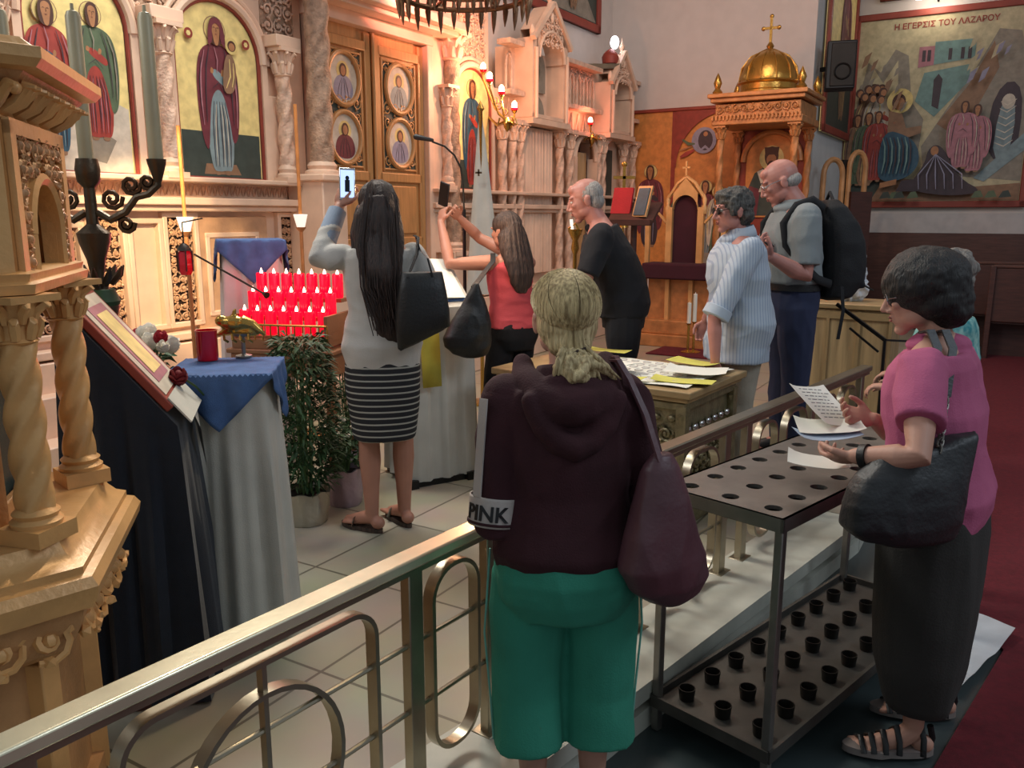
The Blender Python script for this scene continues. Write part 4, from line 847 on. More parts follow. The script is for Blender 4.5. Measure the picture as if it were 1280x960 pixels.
def onb(u, v, h=0): return TL+sl*u+dv*v+sn*h
def board(mb, u0, u1, v0, v1, h0, h1): return mb.add([onb(u, v, h) for u, v, h in ((u0, v0, h0), (u1, v0, h0), (u1, v1, h0), (u0, v1, h0), (u0, v0, h1), (u1, v0, h1), (u1, v1, h1), (u0, v1, h1))], [(3, 2, 1, 0), (4, 5, 6, 7), (0, 1, 5, 4), (1, 2, 6, 5), (2, 3, 7, 6), (3, 0, 4, 7)])
m = MB(); board(m, -.02, .90, .02, .98, .004, .03); m.build('frame', 'red frame', ic, world=True, bevel=.004)
m = MB(); board(m, .06, .82, .10, .90, .0305, .033); m.build('ground', 'paint white robe', ic, world=True)
m = MB(); board(m, .14, .74, .22, .78, .0335, .035); m.build('inner_border', 'paint pink robe', ic, world=True); m = MB(); board(m, .2, .68, .3, .7, .0355, .037); m.build('inner_scene', 'paint gold ground', ic, world=True)
m = MB(); board(m, .84, 1.04, .04, .9, .031, .036); e = onb(1.03, .85, .02); f_ = onb(1.04, .5, .02); m.add([f_, e, e+V((.02, .0, -.22)), f_+V((.02, 0, -.05))], [(0, 1, 2, 3)]); o = m.build('white_cloth', 'white cloth'); tag(o, 'narrow white cloth at the lower edge of the slanted icon', 'cloth')
def rose(mb, c, r, up=V((0, 0, 1)), seed=0):
    rnd = random.Random(seed); mb.ell(c, (r*.36, r*.36, r*.42), n=10, m=7); Q = V(up).to_track_quat('Z', 'Y').to_matrix()
    for ring_, (k, rr, tilt) in enumerate(((4, .55, .25), (6, .8, .65), (7, 1.0, 1.05))):
        for i in range(k):
            a = 2*pi*i/k+ring_*.5+rnd.uniform(-.2, .2); R = Q @ Matrix.Rotation(a, 3, 'Z') @ Matrix.Rotation(tilt*.6, 3, 'Y'); mb.ell(V(c)+R@V((rr*r*.72, 0, .12*r-.16*r*ring_)), (r*.09, r*.48, r*.52), R, n=8, m=6)
# red rose resting on the icon
p = onb(.80, .62, .06); m = MB(); t = thing('rose', 'single dark red rose lying on the lower edge of the slanted icon', 'flower', p); rose(m, p, .038, (0.3, -.4, 1), 5); m.build('petals', 'petal dark red', t, world=True); m = MB(); m.tube([p, p+V((.03, .06, -.05)), p+V((.03, .12, -.09))], .004, 6); m.build('stem', 'leaf', t, world=True)

# small round table with white cloth and blue square
c1 = at(283, 452, 2.93); tb = thing('draped_table', 'slim tall table under a long white cloth, beside the navy stand', 'table', (c1.x, c1.y, .168)); zt1 = 1.13
m = MB(); drape(m, (c1.x, c1.y, 0), .16, .155, zt1, .19, radians(8), .038, 9, .012, 120, seed=2); m.build('cloth_cover', 'white cloth', tb, world=True)
m = MB(); m.lathe((c1.x, c1.y, 0), [(.12, .17), (.12, .19), (.02, .21), (.02, 1.10), (.15, 1.11), (.15, 1.123)], 20); m.build('pedestal', 'dark wood', tb, world=True)
m = MB(); overcloth(m, (c1.x, c1.y, 0), .163, .262, zt1, radians(8)); o = m.build('table_cloth', 'blue cloth'); o.modifiers.new('thick', 'SOLIDIFY').thickness = .003; tag(o, 'blue square cloth with hanging point on the nearer draped table', 'cloth')
zc1 = zt1+.009; p = atz(260, 449, zc1+.002); m = MB(); m.lathe((0, 0, 0), [(.036, 0), (.038, .01), (.038, .105), (.041, .11), (.036, .11), (.034, .02), (0, .018)], 24); o = m.build('votive_glass', 'red glass'); o.location = (p.x, p.y-.0, zc1); tag(o, 'red glass votive cup on the nearer blue-topped table', 'votive glass')
p = atz(305, 446, zc1); t = thing('oil_lamp', 'brass dove-shaped oil lamp on a thin stand on the nearer blue-topped table', 'lamp', (p.x, p.y, zc1))
m = MB(); m.lathe((0, 0, 0), [(.03, 0), (.03, .006), (.008, .012), (.008, .075), (.035, .082), (.038, .09), (.03, .09)], 18); m.build('stand', 'steel', t)
m = MB(); m.ell((-.03, 0, .125), (.055, .03, .03)); m.ell((-.075, 0, .135), (.025, .02, .022)); m.tube([(0, 0, .13), (.04, 0, .12), (.07, .0, .095), (.085, 0, .08)], [.028, .02, .012, .004], 8); m.tube([(-.03, 0, .14), (-.025, 0, .17), (-.02, 0, .18)], [.012, .008, .004], 8); m.tube([(-.10, 0, .08), (-.05, 0, .10), (.03, 0, .095), (.06, 0, .085)], [.004, .02, .02, .004], 8); m.blob('dove', 'brass', t, .004, 3, world=False)
m = MB(); [m.tube([(-.06+.03*i, -.03, .09), (-.055+.03*i, -.04, .07), (-.045+.03*i, -.03, .06)], .005, 6) for i in range(4)]; m.build('scroll_feet', 'brass', t)
p = atz(330, 446, zc1)
# tall draped table far behind
c2 = at(312, 300, 4.9); t2 = thing('draped_table', 'tall draped table with white cloth behind the red candles', 'table', (c2.x, c2.y, .168)); z2 = c2.z
m = MB(); drape(m, (c2.x, c2.y, 0), .165, .16, z2, .2, radians(20), .03, 9, .02, 100, seed=5); m.build('cloth_cover', 'pinkish cloth', t2, world=True)
m = MB(); m.lathe((c2.x, c2.y, 0), [(.12, .17), (.12, .19), (.02, .21), (.02, z2-.03), (.15, z2-.02), (.15, z2-.008)], 20); m.build('pedestal', 'dark wood', t2, world=True)
m = MB(); overcloth(m, (c2.x, c2.y, 0), .168, .30, z2, radians(20)); o = m.build('table_cloth', 'blue cloth'); o.modifiers.new('thick', 'SOLIDIFY').thickness = .003; tag(o, 'blue square cloth over the tall draped table behind the red candles', 'cloth')

# ================================================================== red votive candle stand
kc_ = at(366, 400, 4.48); vr = thing('votive_stand', 'tiered wooden votive stand crowded with red candle glasses', 'candle stand', (kc_.x, kc_.y, .168), radians(-12)); B_ = Matrix.Translation((kc_.x, kc_.y, 0)) @ Matrix.Rotation(radians(-12), 4, 'Z')
m = MB()
for k, (y, z) in enumerate(((-.10, 1.03), (.0, 1.12), (.10, 1.21))): m.box((0, y, z-.168), (.52, .10, .02))
for x in (-.26, .26): m.box((x, 0, .9), (.02, .32, .16)); m.box((x, 0, 1.04-.168), (.022, .30, .05))
m.box((0, -.155, .83), (.54, .02, .05)); m.build('stepped_shelf', 'kneeler wood', vr)
m = MB(); m.box((0, 0, .72), (.56, .34, .12)); m.box((0, 0, .79), (.60, .36, .025)); m.build('box', 'kneeler wood', vr, bevel=.006)
for x in (-.27, .27):
    for y in (-.15, .15): m = MB(); m.box((x, y, .33), (.04, .04, .66)); m.build('leg', 'kneeler wood', vr)
m = MB(); m.tube([(-.27, -.165, .93), (.27, -.165, .93)], .006, 6); [m.tube([(-.27+.045*i, -.165, .85), (-.27+.045*i, -.165, .93)], .004, 6) for i in range(13)]; m.build('front_rail', 'brass', vr)
gp = None; places = ['first', 'second', 'third', 'fourth', 'fifth', 'sixth', 'seventh']
for row, (y, z) in enumerate(((-.10, 1.04), (.0, 1.13), (.10, 1.22))):
    for i in range(7):
        l = B_ @ V((-.222+i*.074, y, z))
        lb = '%s red votive glass from the left in the %s row of the candle stand' % (places[i], ('front', 'middle', 'back')[row])
        if gp is None:
            gp = thing('votive_candle', lb, 'candle', l, 0, 'red votive candles'); m = MB(); m.lathe((0, 0, 0), [(.026, 0), (.029, .01), (.029, .125), (.027, .128), (.026, .02), (0, .018)], 16); m.build('glass', 'lit red glass', gp)
            m = MB(); m.lathe((0, 0, 0), [(.0, .115), (.007, .122), (.009, .132), (.004, .148), (0, .156)], 8); m.build('flame', 'flame', gp)
        else: dup(gp, l, 0, lb)
light('votive_glow', 'POINT', tuple(B_@V((0, -.12, 1.42))), 5, (1, .12, .16), .15)
"""snuffer"""
a = at(243, 318, 4.7); b = at(328, 366, 4.3); t = thing('candle_snuffer', 'long thin dark rod leaning over the red candles', 'snuffer', b); m = MB(); m.tube([a, b], .006, 6); m.build('rod', 'dark iron', t, world=True); m = MB(); m.tube([b, b+(b-a).normalized()*.04], [.006, .018], 10); m.build('cone', 'dark iron', t, world=True)
# processional candle lamps
def lampstand(px, py, d, ztop, label):
    p = at(px, py, d); t = thing('processional_lamp', label, 'lamp', (p.x, p.y, .168)); h = p.z-.168; m = MB(); m.lathe((0, 0, 0), [(.11, 0), (.11, .02), (.03, .04), (.012, .06), (.012, h-.05), (.03, h-.03), (.034, h-.02)], 14); m.build('pole', 'throne wood', t)
    m = MB(); m.lathe((0, 0, 0), [(.026, h-.02), (.046, h+.06), (.044, h+.062), (.02, h-.01), (0, h-.01)], 16); m.build('glass_cup', 'white glass', t); m = MB(); m.lathe((0, 0, 0), [(.011, h), (.011, ztop-.168-.0)], 10); m.build('taper', 'paint orange ground', t); return t
lampstand(232, 285, 4.9, 2.15, 'tall orange taper with white glass cup left of the far blue cloth')
lampstand(376, 280, 5.6, 2.35, 'tall orange taper with white glass cup between the icon and the doors')
p = at(231, 325, 4.6); t = thing('hanging_lantern', 'small red glass lantern hanging beside the orange taper', 'lantern', p); m = MB(); m.lathe((0, 0, 0), [(.03, -.08), (.04, -.06), (.04, .03), (.03, .05)], 6); m.build('glass', 'red glass', t)
m = MB(); m.lathe((0, 0, 0), [(.042, .05), (.03, .075), (.01, .09)], 6); m.tube([(0, 0, .09), (0, 0, .20), (.02, .25, .22)], .004, 6); [m.tube([(.042*cos(pi/3*k), .042*sin(pi/3*k), -.06), (.042*cos(pi/3*k), .042*sin(pi/3*k), .05)], .004, 4) for k in range(6)]; m.build('metal_frame', 'dark iron', t)

# ================================================================== flowers and plants
vp = at(186, 500, 3.15); fl = thing('flower_bouquet', 'bouquet of white and red roses behind the slanted icon', 'flowers', (vp.x, vp.y, .168))
m = MB(); m.lathe((0, 0, 0), [(.09, 0), (.10, .02), (.05, .04), (.05, .58), (.09, .62), (.11, .72), (.12, .80), (.10, .80), (.0, .7)], 20); m.build('vase_stand', 'foil', fl)
rs_ = [(150, 416, 3.25, 'petal red', .032), (170, 418, 3.3, 'petal red', .034), (168, 432, 3.1, 'petal white', .045), (188, 424, 3.2, 'petal white', .045), (201, 420, 3.12, 'petal red', .034), (214, 428, 3.2, 'petal white', .046), (186, 412, 3.3, 'petal white', .04), (178, 404+10, 3.25, 'petal white', .034), (204, 432, 3.05, 'petal white', .03)]
stm = MB(); hub = V((vp.x, vp.y, .95))
for i, (x, y, d, mm, r) in enumerate(rs_):
    p = at(x, y, d); m = MB(); rose(m, p, r, (p-hub), i); m.build('bloom', mm, fl, world=True); stm.tube([hub, (hub+p)/2+V((0, 0, .02)), p], .004, 5)
stm.build('stem', 'leaf', fl, world=True)
def leafcloud(mb, c, rx, ry, z0, z1, n, L, w, seed, droop=.4, prof=None):
    rnd = random.Random(seed); c = V(c)
    for i in range(n):
        t = rnd.random(); z = z0+(z1-z0)*t; f = prof(t) if prof else 1; a = rnd.uniform(0, 2*pi); q = sqrt(rnd.random()); b = V((c.x+rx*f*q*cos(a), c.y+ry*f*q*sin(a), z)); d = V((cos(a+rnd.uniform(-.8, .8)), sin(a+rnd.uniform(-.8, .8)), rnd.uniform(-droop, .7))).normalized()
        s = d.cross(V((rnd.uniform(-1, 1), rnd.uniform(-1, 1), 1))).normalized()*w; l = L*rnd.uniform(.6, 1.2); e = b+d*l*.5+V((0, 0, .006)); k = b+d*l-V((0, 0, l*.2)); mb.add([b, e+s, k, e-s, e+V((0, 0, -.002))], [(0, 1, 4), (1, 2, 4), (2, 3, 4), (3, 0, 4)])
m = MB(); leafcloud(m, (vp.x, vp.y, 0), .08, .08, .96, 1.14, 130, .07, .012, 4); m.build('leaves', 'leaf', fl, world=True)
def potplant(px, py, d, label, pr, ph, potm, fz, frx, n, L, w, lm, seed, prof=None):
    p = at(px, py, d); t = thing('potted_plant', label, 'plant', (p.x, p.y, .168)); m = MB(); rs = []
    for k, (r, z) in enumerate([(.78, 0), (.84, .05), (.97, .55), (1.0, .9), (1.06, 1.0), (.97, 1.0), (.9, .85)]): rs.append([V((cos(a)*pr*r*(1+.035*sin(9*a+k)), sin(a)*pr*r*(1+.035*sin(9*a+k)), ph*z+.006*sin(7*a)*(z > .95))) for a in [2*pi*j/48 for j in range(48)]])
    m.rings(rs); m.build('pot', potm, t); m = MB(); m.lathe((0, 0, 0), [(pr*.93, ph*.84), (pr*.5, ph*.9), (0, ph*.9)], 24); m.build('soil', 'soil', t)
    m = MB(); leafcloud(m, (0, 0, 0), frx, frx, ph+.02, fz, n, L, w, seed, .5, prof); m.build('foliage', lm, t); m = MB(); rnd = random.Random(seed+1)
    for i in range(16): a = rnd.uniform(0, 6.28); q = rnd.uniform(.1, .9)*frx*.8; m.tube([(q*.35*cos(a), q*.35*sin(a), ph*.85), (q*.7*cos(a), q*.7*sin(a), ph+(fz-ph)*.5), (q*cos(a+.3), q*sin(a+.3), fz*.93)], [.005, .004, .002], 5)
    m.build('stalks', 'leaf pale', t); return t
potplant(383, 620, 3.95, 'bushy dark green potted plant in a foil-wrapped pot beside the draped table', .115, .17, 'foil', .92, .16, 2600, .075, .007, 'leaf', 3, lambda t: .62+.5*sin(pi*min(1, t*.95+.08)))
pt = potplant(431, 600, 4.22, 'small white-flowered plant in a lilac foil pot behind the striped skirt', .10, .20, 'lilac foil', .42, .12, 420, .05, .012, 'leaf', 8)
m = MB(); rnd = random.Random(5)
for i in range(16): a = rnd.uniform(0, 6.28); q = rnd.uniform(.02, .13); m.ell((q*cos(a), q*sin(a), .36+rnd.uniform(0, .08)), (.017, .017, .012), n=8, m=5)
m.build('blossoms', 'petal white', pt)
pt = potplant(438, 560, 4.62, 'red-flowered plant beneath the candle stand', .09, .2, 'lilac foil', .92, .11, 500, .06, .013, 'leaf', 12)
m = MB(); [rose(m, (.1*cos(i*1.7)+.03, .1*sin(i*1.7)-.05, .72+.05*(i % 5)), .035, (cos(i*1.7), sin(i*1.7), 1), i) for i in range(9)]; m.build('blossoms', 'petal red', pt)

# ================================================================== white lectern between the two women
T_ = [at(508, 345, 4.75), at(556, 322, 4.95), at(594, 398, 4.45), at(512, 412, 4.25)]
a0 = V((-.58, 4.72, 1.40)); 
LQ = [V((-.56, 4.48, 1.16)), V((-.22, 4.70, 1.16)), V((-.38, 5.02, 1.40)), V((-.72, 4.80, 1.40))]
lc = thing('lectern', 'slant-topped lectern draped in white cloth between the two women with phones', 'lectern', (-.47, 4.75, .168))
m = MB(); drapequad(m, LQ, .2, .03, 3, .012, 4); m.build('cloth_cover', 'white cloth', lc, world=True)
m = MB(); m.box((-.47, 4.74, .185), (.40, .40, .035), rz=radians(31)); [m.box((-.47+x, 4.74+y, .19), (.09, .07, .05), rz=radians(31)) for x, y in ((-.10, -.28), (.24, -.08))]; m.build('base', 'black metal', lc, world=True)
e1 = (LQ[1]-LQ[0]); e3 = (LQ[3]-LQ[0]); ln = e1.cross(e3).normalized(); P_ = lambda u, v, h: LQ[0]+e1*u+e3*v+ln*h
def pb(m, u0, u1, v0, v1, h0, h1, b=0): m.add([P_(u, v, h) for u, v, h in ((u0, v0, h0), (u1, v0, h0), (u1, v1, h0), (u0, v1, h0), (u0, v0, h1), (u1, v0, h1+b), (u1, v1, h1+b), (u0, v1, h1))], [(3, 2, 1, 0), (4, 5, 6, 7), (0, 1, 5, 4), (1, 2, 6, 5), (2, 3, 7, 6), (3, 0, 4, 7)])
bk = thing('open_book', 'open white book on the slanted white lectern', 'book', P_(.5, .5, .02)); m = MB(); pb(m, .08, .5, .12, .95, .008, .02, .01); m.build('page', 'paper', bk, world=True); m = MB(); pb(m, .5, .92, .12, .95, .018, .03, -.01); m.build('page', 'paper', bk, world=True); m = MB(); pb(m, .06, .94, .1, .97, .002, .008); m.build('cover', 'blue cloth', bk, world=True)
# yellow band hanging down the front
m = MB(); q0, q1 = P_(.12, -.02, .006), P_(.40, -.02, .006); out = V((e1.y, -e1.x, 0)).normalized(); rs = [[P_(.12, .35, .009), P_(.40, .35, .009)], [q0+out*.02, q1+out*.02]]+[[q0+out*(.035+.01*k)-V((0, 0, .14*k)), q1+out*(.035+.01*k)-V((0, 0, .14*k))] for k in range(1, 4)]
m.rings(rs, close=False, cap=False); o = m.build('yellow_band', 'yellow cloth', lc, world=True); o.modifiers.new('thick', 'SOLIDIFY').thickness = .004

# microphone on gooseneck stand
a = at(520, 171, 5.4); t = thing('microphone_stand', 'black gooseneck microphone on a stand in front of the doors', 'microphone', (a.x+.33, 5.4, .168)); m = MB(); m.tube([a, a+V((.10, 0, -.02))], [.018, .011], 10, round_end=True); m.build('microphone', 'black plastic', t, world=True)
pts = [at(*q, 5.4) for q in ((540, 177), (556, 183), (568, 194), (576, 210), (579, 235), (580, 262))]; m = MB(); m.tube(pts, .006, 6); m.tube([pts[-1], V((pts[-1].x, 5.4, .2))], .011, 8); m.lathe((pts[-1].x, 5.4, 0), [(.13, .17), (.13, .185), (.02, .2)], 20); m.build('gooseneck', 'black metal', t, world=True)
# white banner
p = at(602, 330, 6.6); t = thing('banner', 'tall narrow white banner with a small cross, right of the doors', 'banner', (p.x, p.y, .168)); m = MB(); rs = []
for k in range(15):
    f = k/14; z = 2.38+(1.05-2.38)*f; w = .012+.13*f**.9; rs.append([V((p.x+w*cos(a)+.02*f, p.y+.35*w*sin(a)*(1+.25*sin(5*a)), z)) for a in [2*pi*j/30 for j in range(30)]])
m.rings(rs); m.build('cloth', 'white cloth', t, world=True); m = MB(); m.lathe((p.x, p.y, 0), [(.12, .17), (.12, .19), (.015, .2), (.015, 2.42), (.03, 2.44), (.0, 2.5)], 12); m.build('pole', 'brass', t, world=True)
m = MB(); q = V((p.x-.015, p.y-.075, 1.97)); m.box(q, (.05, .01, .014)); m.box(q, (.014, .01, .05)); m.build('cross', 'bronze', t, world=True)

# ================================================================== hanging lamps and sconces
ch = at(580, -10, 6.4); t = thing('chandelier', 'ornate brass chandelier with pendants hanging at the top edge', 'chandelier', ch)
mat('old brass', '#7d6048', .4, .8, .3, 40, .2)
m = MB()
for r, z, w in ((.46, -.02, .02), (.38, .10, .018), (.46, .05, .012), (.22, .22, .015)): m.tube([(r*cos(2*pi*k/48), r*sin(2*pi*k/48), z) for k in range(48)], w, 8, loop=True)
m.build('ring', 'old brass', t); m = MB()
for k in range(28):
    a = 2*pi*k/28; e = V((cos(a), sin(a), 0)); m.tube([e*.46+V((0, 0, .04)), e*.47+V((0, 0, -.05)), e*.465+V((0, 0, -.10-.03*(k % 2))), e*.46+V((0, 0, -.16-.04*(k % 2)))], [.012, .022, .016, .003], 8); m.tube([e*(.44+.03*cos(q*.7))+V((0, 0, .06+.025*q/2+.02*sin(q*.9))) for q in range(7)], .008, 5)
m.build('pendants', 'old brass', t); m = MB()
for k in range(14): a = 2*pi*k/14; e = V((cos(a), sin(a), 0)); m.tube([e*.24+V((0, 0, .05)), e*.25+V((0, 0, -.03)), e*.24+V((0, 0, -.10))], [.01, .018, .003], 8)
m.build('inner_pendants', 'old brass', t); m = MB()
for k in range(6): a = pi/3*k; m.tube([(.46*cos(a), .46*sin(a), .02), (.2*cos(a), .2*sin(a), .5), (0, 0, 1.0)], .006, 5); m.tube([(.46*cos(a), .46*sin(a), .0), (0, 0, .06)], .012, 6)
m.tube([(0, 0, .9), (0, 0, 6.2-ch.z)], .01, 6); m.lathe((0, 0, 0), [(.02, -.02), (.09, .06), (.05, .14), (.02, .2)], 12); m.build('chains', 'old brass', t)
def sconce(label, base, bulbs, col, en, wall):
    t = thing('wall_sconce', label, 'sconce', base); m = MB(); bl = MB()
    m.tube([wall, (V(wall)+V(base))/2-V((0, 0, .06)), base], .014, 6)
    for i, b in enumerate(bulbs):
        b = V(b); q = b-V((0, 0, .07)); mid = (V(base)+q)/2-V((0, 0, .10)); m.tube([base, mid, q-V((0, 0, .03)), q], .010, 6); m.tube([q, q+V((0, 0, .02))], [.014, .028], 10)
        m.tube([V(base)+(q-V(base))*.5+V((.03*cos(k*.6)*k/10, 0, .03*sin(k*.6)*k/10-.03)) for k in range(14)], .006, 5); x = MB(); x.ell(b, (.028, .028, .045), n=12, m=8); x.build('flame_bulb', 'bulb', t, world=True)
        x = MB(); x.lathe(q, [(.02, .02), (.034, .03), (.036, .05), (.033, .05), (.02, .03)], 12); x.build('cup', 'red glass', t, world=True)
        if i == 0 or len(bulbs) > 1 and i == 2: light('sconce_light', 'POINT', tuple(b+V((0.02, -.07, .03))), en, col, .04)
    m.lathe(base, [(0, -.10), (.03, -.06), (.045, 0), (.02, .04)], 10)
    for k in range(7): a = k*.9; m.tube([V(base)+V((.04*cos(a), .04*sin(a), 0)), V(base)+V((.10*cos(a), .10*sin(a), -.03)), V(base)+V((.08*cos(a), .08*sin(a), .03))], .009, 5)
    m.build('scroll_arms', 'brass', t, world=True)
def ipt(t_, n_, z): q = W0+U*t_+NN*n_; return V((q.x, q.y, z))
sconce('brass wall sconce with a cluster of bright flame bulbs right of the double doors', at(634, 152, 8.45), [at(612, 96, 8.3), at(627, 112, 8.4), at(643, 132, 8.5), at(604, 84, 8.7)], (1, .45, .25), 28, ipt(3.55, 0, 2.65))
sconce('small wall sconce with a single red-lit bulb far along the icon screen', at(740, 172, 10.75), [at(738, 151, 10.7)], (1, .25, .15), 6, ipt(5.96, 0, 2.5))
t = thing('finial_lamp', 'bright white lamp on top of the far end of the icon screen', 'lamp', ipt(6.25, .12, 3.66)); m = MB(); m.lathe((0, 0, 0), [(.10, -.12), (.11, -.04), (.09, .0), (.05, .04), (.02, .06)], 14); m.build('domed_cap', 'red frame', t); m = MB(); m.ell((.05, 0, .14), (.055, .055, .08), n=12, m=8); m.build('bulb', 'white bulb', t); m = MB(); m.box((-.12, 0, -.16), (.5, .2, .06)); m.build('bracket', 'bronze', t)

# ================================================================== far right of the sanctuary
RM = radians(-31)
th = at(949, 300, 10.45); t = thing('bishop_throne', 'tall canopied wooden throne with gold dome and cross on top', 'throne', (th.x, th.y, .168), RM)
m = MB(); m.box((0, 0, .12), (1.10, .95, .24)); m.box((0, .0, .30), (.98, .85, .12)); m.build('stepped_base', 'throne wood', t, bevel=.01)
for x in (-.43, .43):
    for y in (-.36, .36): m = MB(); twisted(m, (x, y, 0), .04, .36, 2.36, 3, 8, .14, 18); o = m.build('column', 'throne wood', t); m = MB(); capital(m, (x, y), .04, .07, 2.36, 2.52); m.build('capital', 'throne wood', o)
m = MB(); m.box((0, 0, 2.56), (1.04, .90, .08)); m.box((0, 0, 2.68), (.98, .84, .16)); m.box((0, 0, 2.80), (1.08, .94, .05)); m.box((0, 0, 2.85), (1.14, 1.0, .05)); m.build('entablature', 'throne wood', t, bevel=.01)
m = MB()
for i in range(24): m.box((-.5+i*.0435, -.46, 2.60), (.02, .05, .05))
scrolls(m, .96, .12, .1, .014, .008, 91, -.43, 0, 2.70); m.build('cornice_carving', 'throne wood', t)
mat('gold leaf', '#b58a42', .25, .8, .2, 40, .1)
m = MB(); m.lathe((0, 0, 0), [(.36, 2.87), (.36, 2.91), (.33, 2.93), (.33, 2.99), (.36, 3.01), (.34, 3.03), (.34, 3.08), (.31, 3.18), (.25, 3.28), (.15, 3.35), (.06, 3.385), (.03, 3.40), (.045, 3.43), (.02, 3.47)], 32)
for k in range(12): a = pi/6*k; m.tube([(.345*cos(a), .345*sin(a), 3.03), (.32*cos(a), .32*sin(a), 3.18), (.22*cos(a), .22*sin(a), 3.31), (.05*cos(a), .05*sin(a), 3.39)], .010, 5)
m.build('dome', 'gold leaf', t); m = MB(); m.box((0, 0, 3.60), (.028, .028, .30)); m.box((0, 0, 3.63), (.17, .028, .028)); [m.ell((x, 0, z), (.026, .02, .026), n=8, m=6) for x, z in ((-.09, 3.63), (.09, 3.63), (0, 3.76))]; m.build('cross', 'gold leaf', t)
each('corner_finial', 'gold leaf', t, [(x, y) for x in (-.48, .48) for y in (-.4, .4)], lambda m, q: m.lathe((q[0], q[1], 0), [(.05, 2.87), (.06, 2.9), (.03, 2.94), (.05, 3.0), (.03, 3.06), (.0, 3.12)], 10))
m = MB(); m.box((0, .40, 1.5), (.90, .03, 2.1)); m.build('back_panel', 'red frame', t); m = MB(); m.prism(archpoly(.62, 1.0, 18, 0, 1.46), .36, .385); o = m.build('icon', 'paint orange ground', t)
P = Paint(.358); P.poly('dark ground', [(-.26, 1.48), (.26, 1.48), (.30, 1.75), (.2, 2.0), (.08, 2.08), (-.08, 2.08), (-.2, 2.0), (-.30, 1.75)]); P.poly('maroon robe', [(-.28, 1.48), (-.15, 1.48), (-.12, 1.8), (-.26, 1.85)])
for k in range(4): P.poly('white robe', [(-.14+k*.075, 2.05-.28), (-.11+k*.075, 2.05-.28), (-.03+k*.03, 2.04), (-.05+k*.03, 2.04)])
for s in (-1, 1): P.poly('white robe', [(s*.02, 1.75), (s*.07, 1.75), (s*.17, 2.02), (s*.10, 2.05)])
P.disc('pale halo', 0, 2.18, .15); P.disc('brown hair', 0, 2.2, .085, .12); P.disc('flesh', 0, 2.16, .06, .07); P.disc('brown hair', 0, 2.10, .045, .05); P.poly('brown hair', [(-.08, 2.22), (.08, 2.22), (.09, 2.31), (-.09, 2.31)]); P.build('painting', PM, o)
m = MB(); m.tube([(.35*cos(pi*k/20), .35, 2.14+.35*sin(pi*k/20)) for k in range(21)], .035, 8); m.build('arch', 'throne wood', t); m = MB(); m.box((0, .1, .78), (.80, .55, .08)); m.box((-.42, .05, .98), (.06, .6, .06)); m.box((.42, .05, .98), (.06, .6, .06)); m.box((0, .1, .55), (.78, .5, .4)); m.build('seat', 'burgundy cloth', t)
# choir stall in front
sp = at(851, 420, 9.75); t = thing('choir_stall', 'gilt arched wooden stall with dark purple panel and small cross on top', 'stall', (sp.x, sp.y, .168), RM)
m = MB(); n = 14; r = .145; out = [(-.22, .85), (-.22, 1.55), (-.20, 1.70), (-.10, 1.84), (0, 1.92), (.10, 1.84), (.20, 1.70), (.22, 1.55), (.22, .85)]
for s in (-1, 1): m.box((s*.185, 0, 1.2), (.07, .07, .75)); m.box((s*.215, -.02, .45), (.05, .05, .9)); m.lathe((s*.215, -.0, 0), [(.03, 1.5), (.04, 1.56), (.02, 1.6), (.03, 1.66), (0, 1.72)], 10)
for k in range(n):
    xa, za, xb, zb = -r*cos(pi*k/n), 1.55+r*1.1*sin(pi*k/n), -r*cos(pi*(k+1)/n), 1.55+r*1.1*sin(pi*(k+1)/n); ta = 1.90-abs(xa)*1.2; tb_ = 1.90-abs(xb)*1.2
    m.add([(xa, -.035, za), (xb, -.035, zb), (xb, -.035, tb_), (xa, -.035, ta), (xa, .035, za), (xb, .035, zb), (xb, .035, tb_), (xa, .035, ta)], [(0, 1, 2, 3), (4, 7, 6, 5), (0, 4, 5, 1), (3, 2, 6, 7)])
m.tube([(-.22, 0, 1.66), (-.1, -.01, 1.84), (0, -.01, 1.91), (.1, -.01, 1.84), (.22, 0, 1.66)], .022, 6); m.build('arched_frame', 'gilded wood', t)
m = MB(); m.box((0, .03, 1.26), (.32, .02, .9)); m.build('dark_panel', 'burgundy cloth', t); m = MB(); m.box((0, -.03, 2.0), (.018, .018, .16)); m.box((0, -.03, 2.01), (.09, .018, .018)); m.build('cross', 'gilded wood', t)
m = MB(); m.box((.02, -.1, .86), (.86, .34, .18)); m.build('kneeling_cushion', 'burgundy cloth', t, bevel=.02); m = MB(); m.box((0, 0, .07), (.95, .60, .14)); m.box((0, .02, .22), (.85, .5, .16)); m.box((0, .06, .52), (.78, .30, .5)); m.build('base', 'throne wood', t, bevel=.01)
each('front_post', 'gilded wood', t, (-.42, -.14, .14, .42), lambda m, x: m.box((x, -.12, .5), (.045, .045, .56)))
each('side_post', 'gilded wood', t, (-.45, .45), lambda m, x: (m.box((x, .0, 1.1), (.05, .05, .62)), m.tube([(x, 0, 1.4), (x*.75, 0, 1.52), (x*.5, 0, 1.40)], .02, 6)))
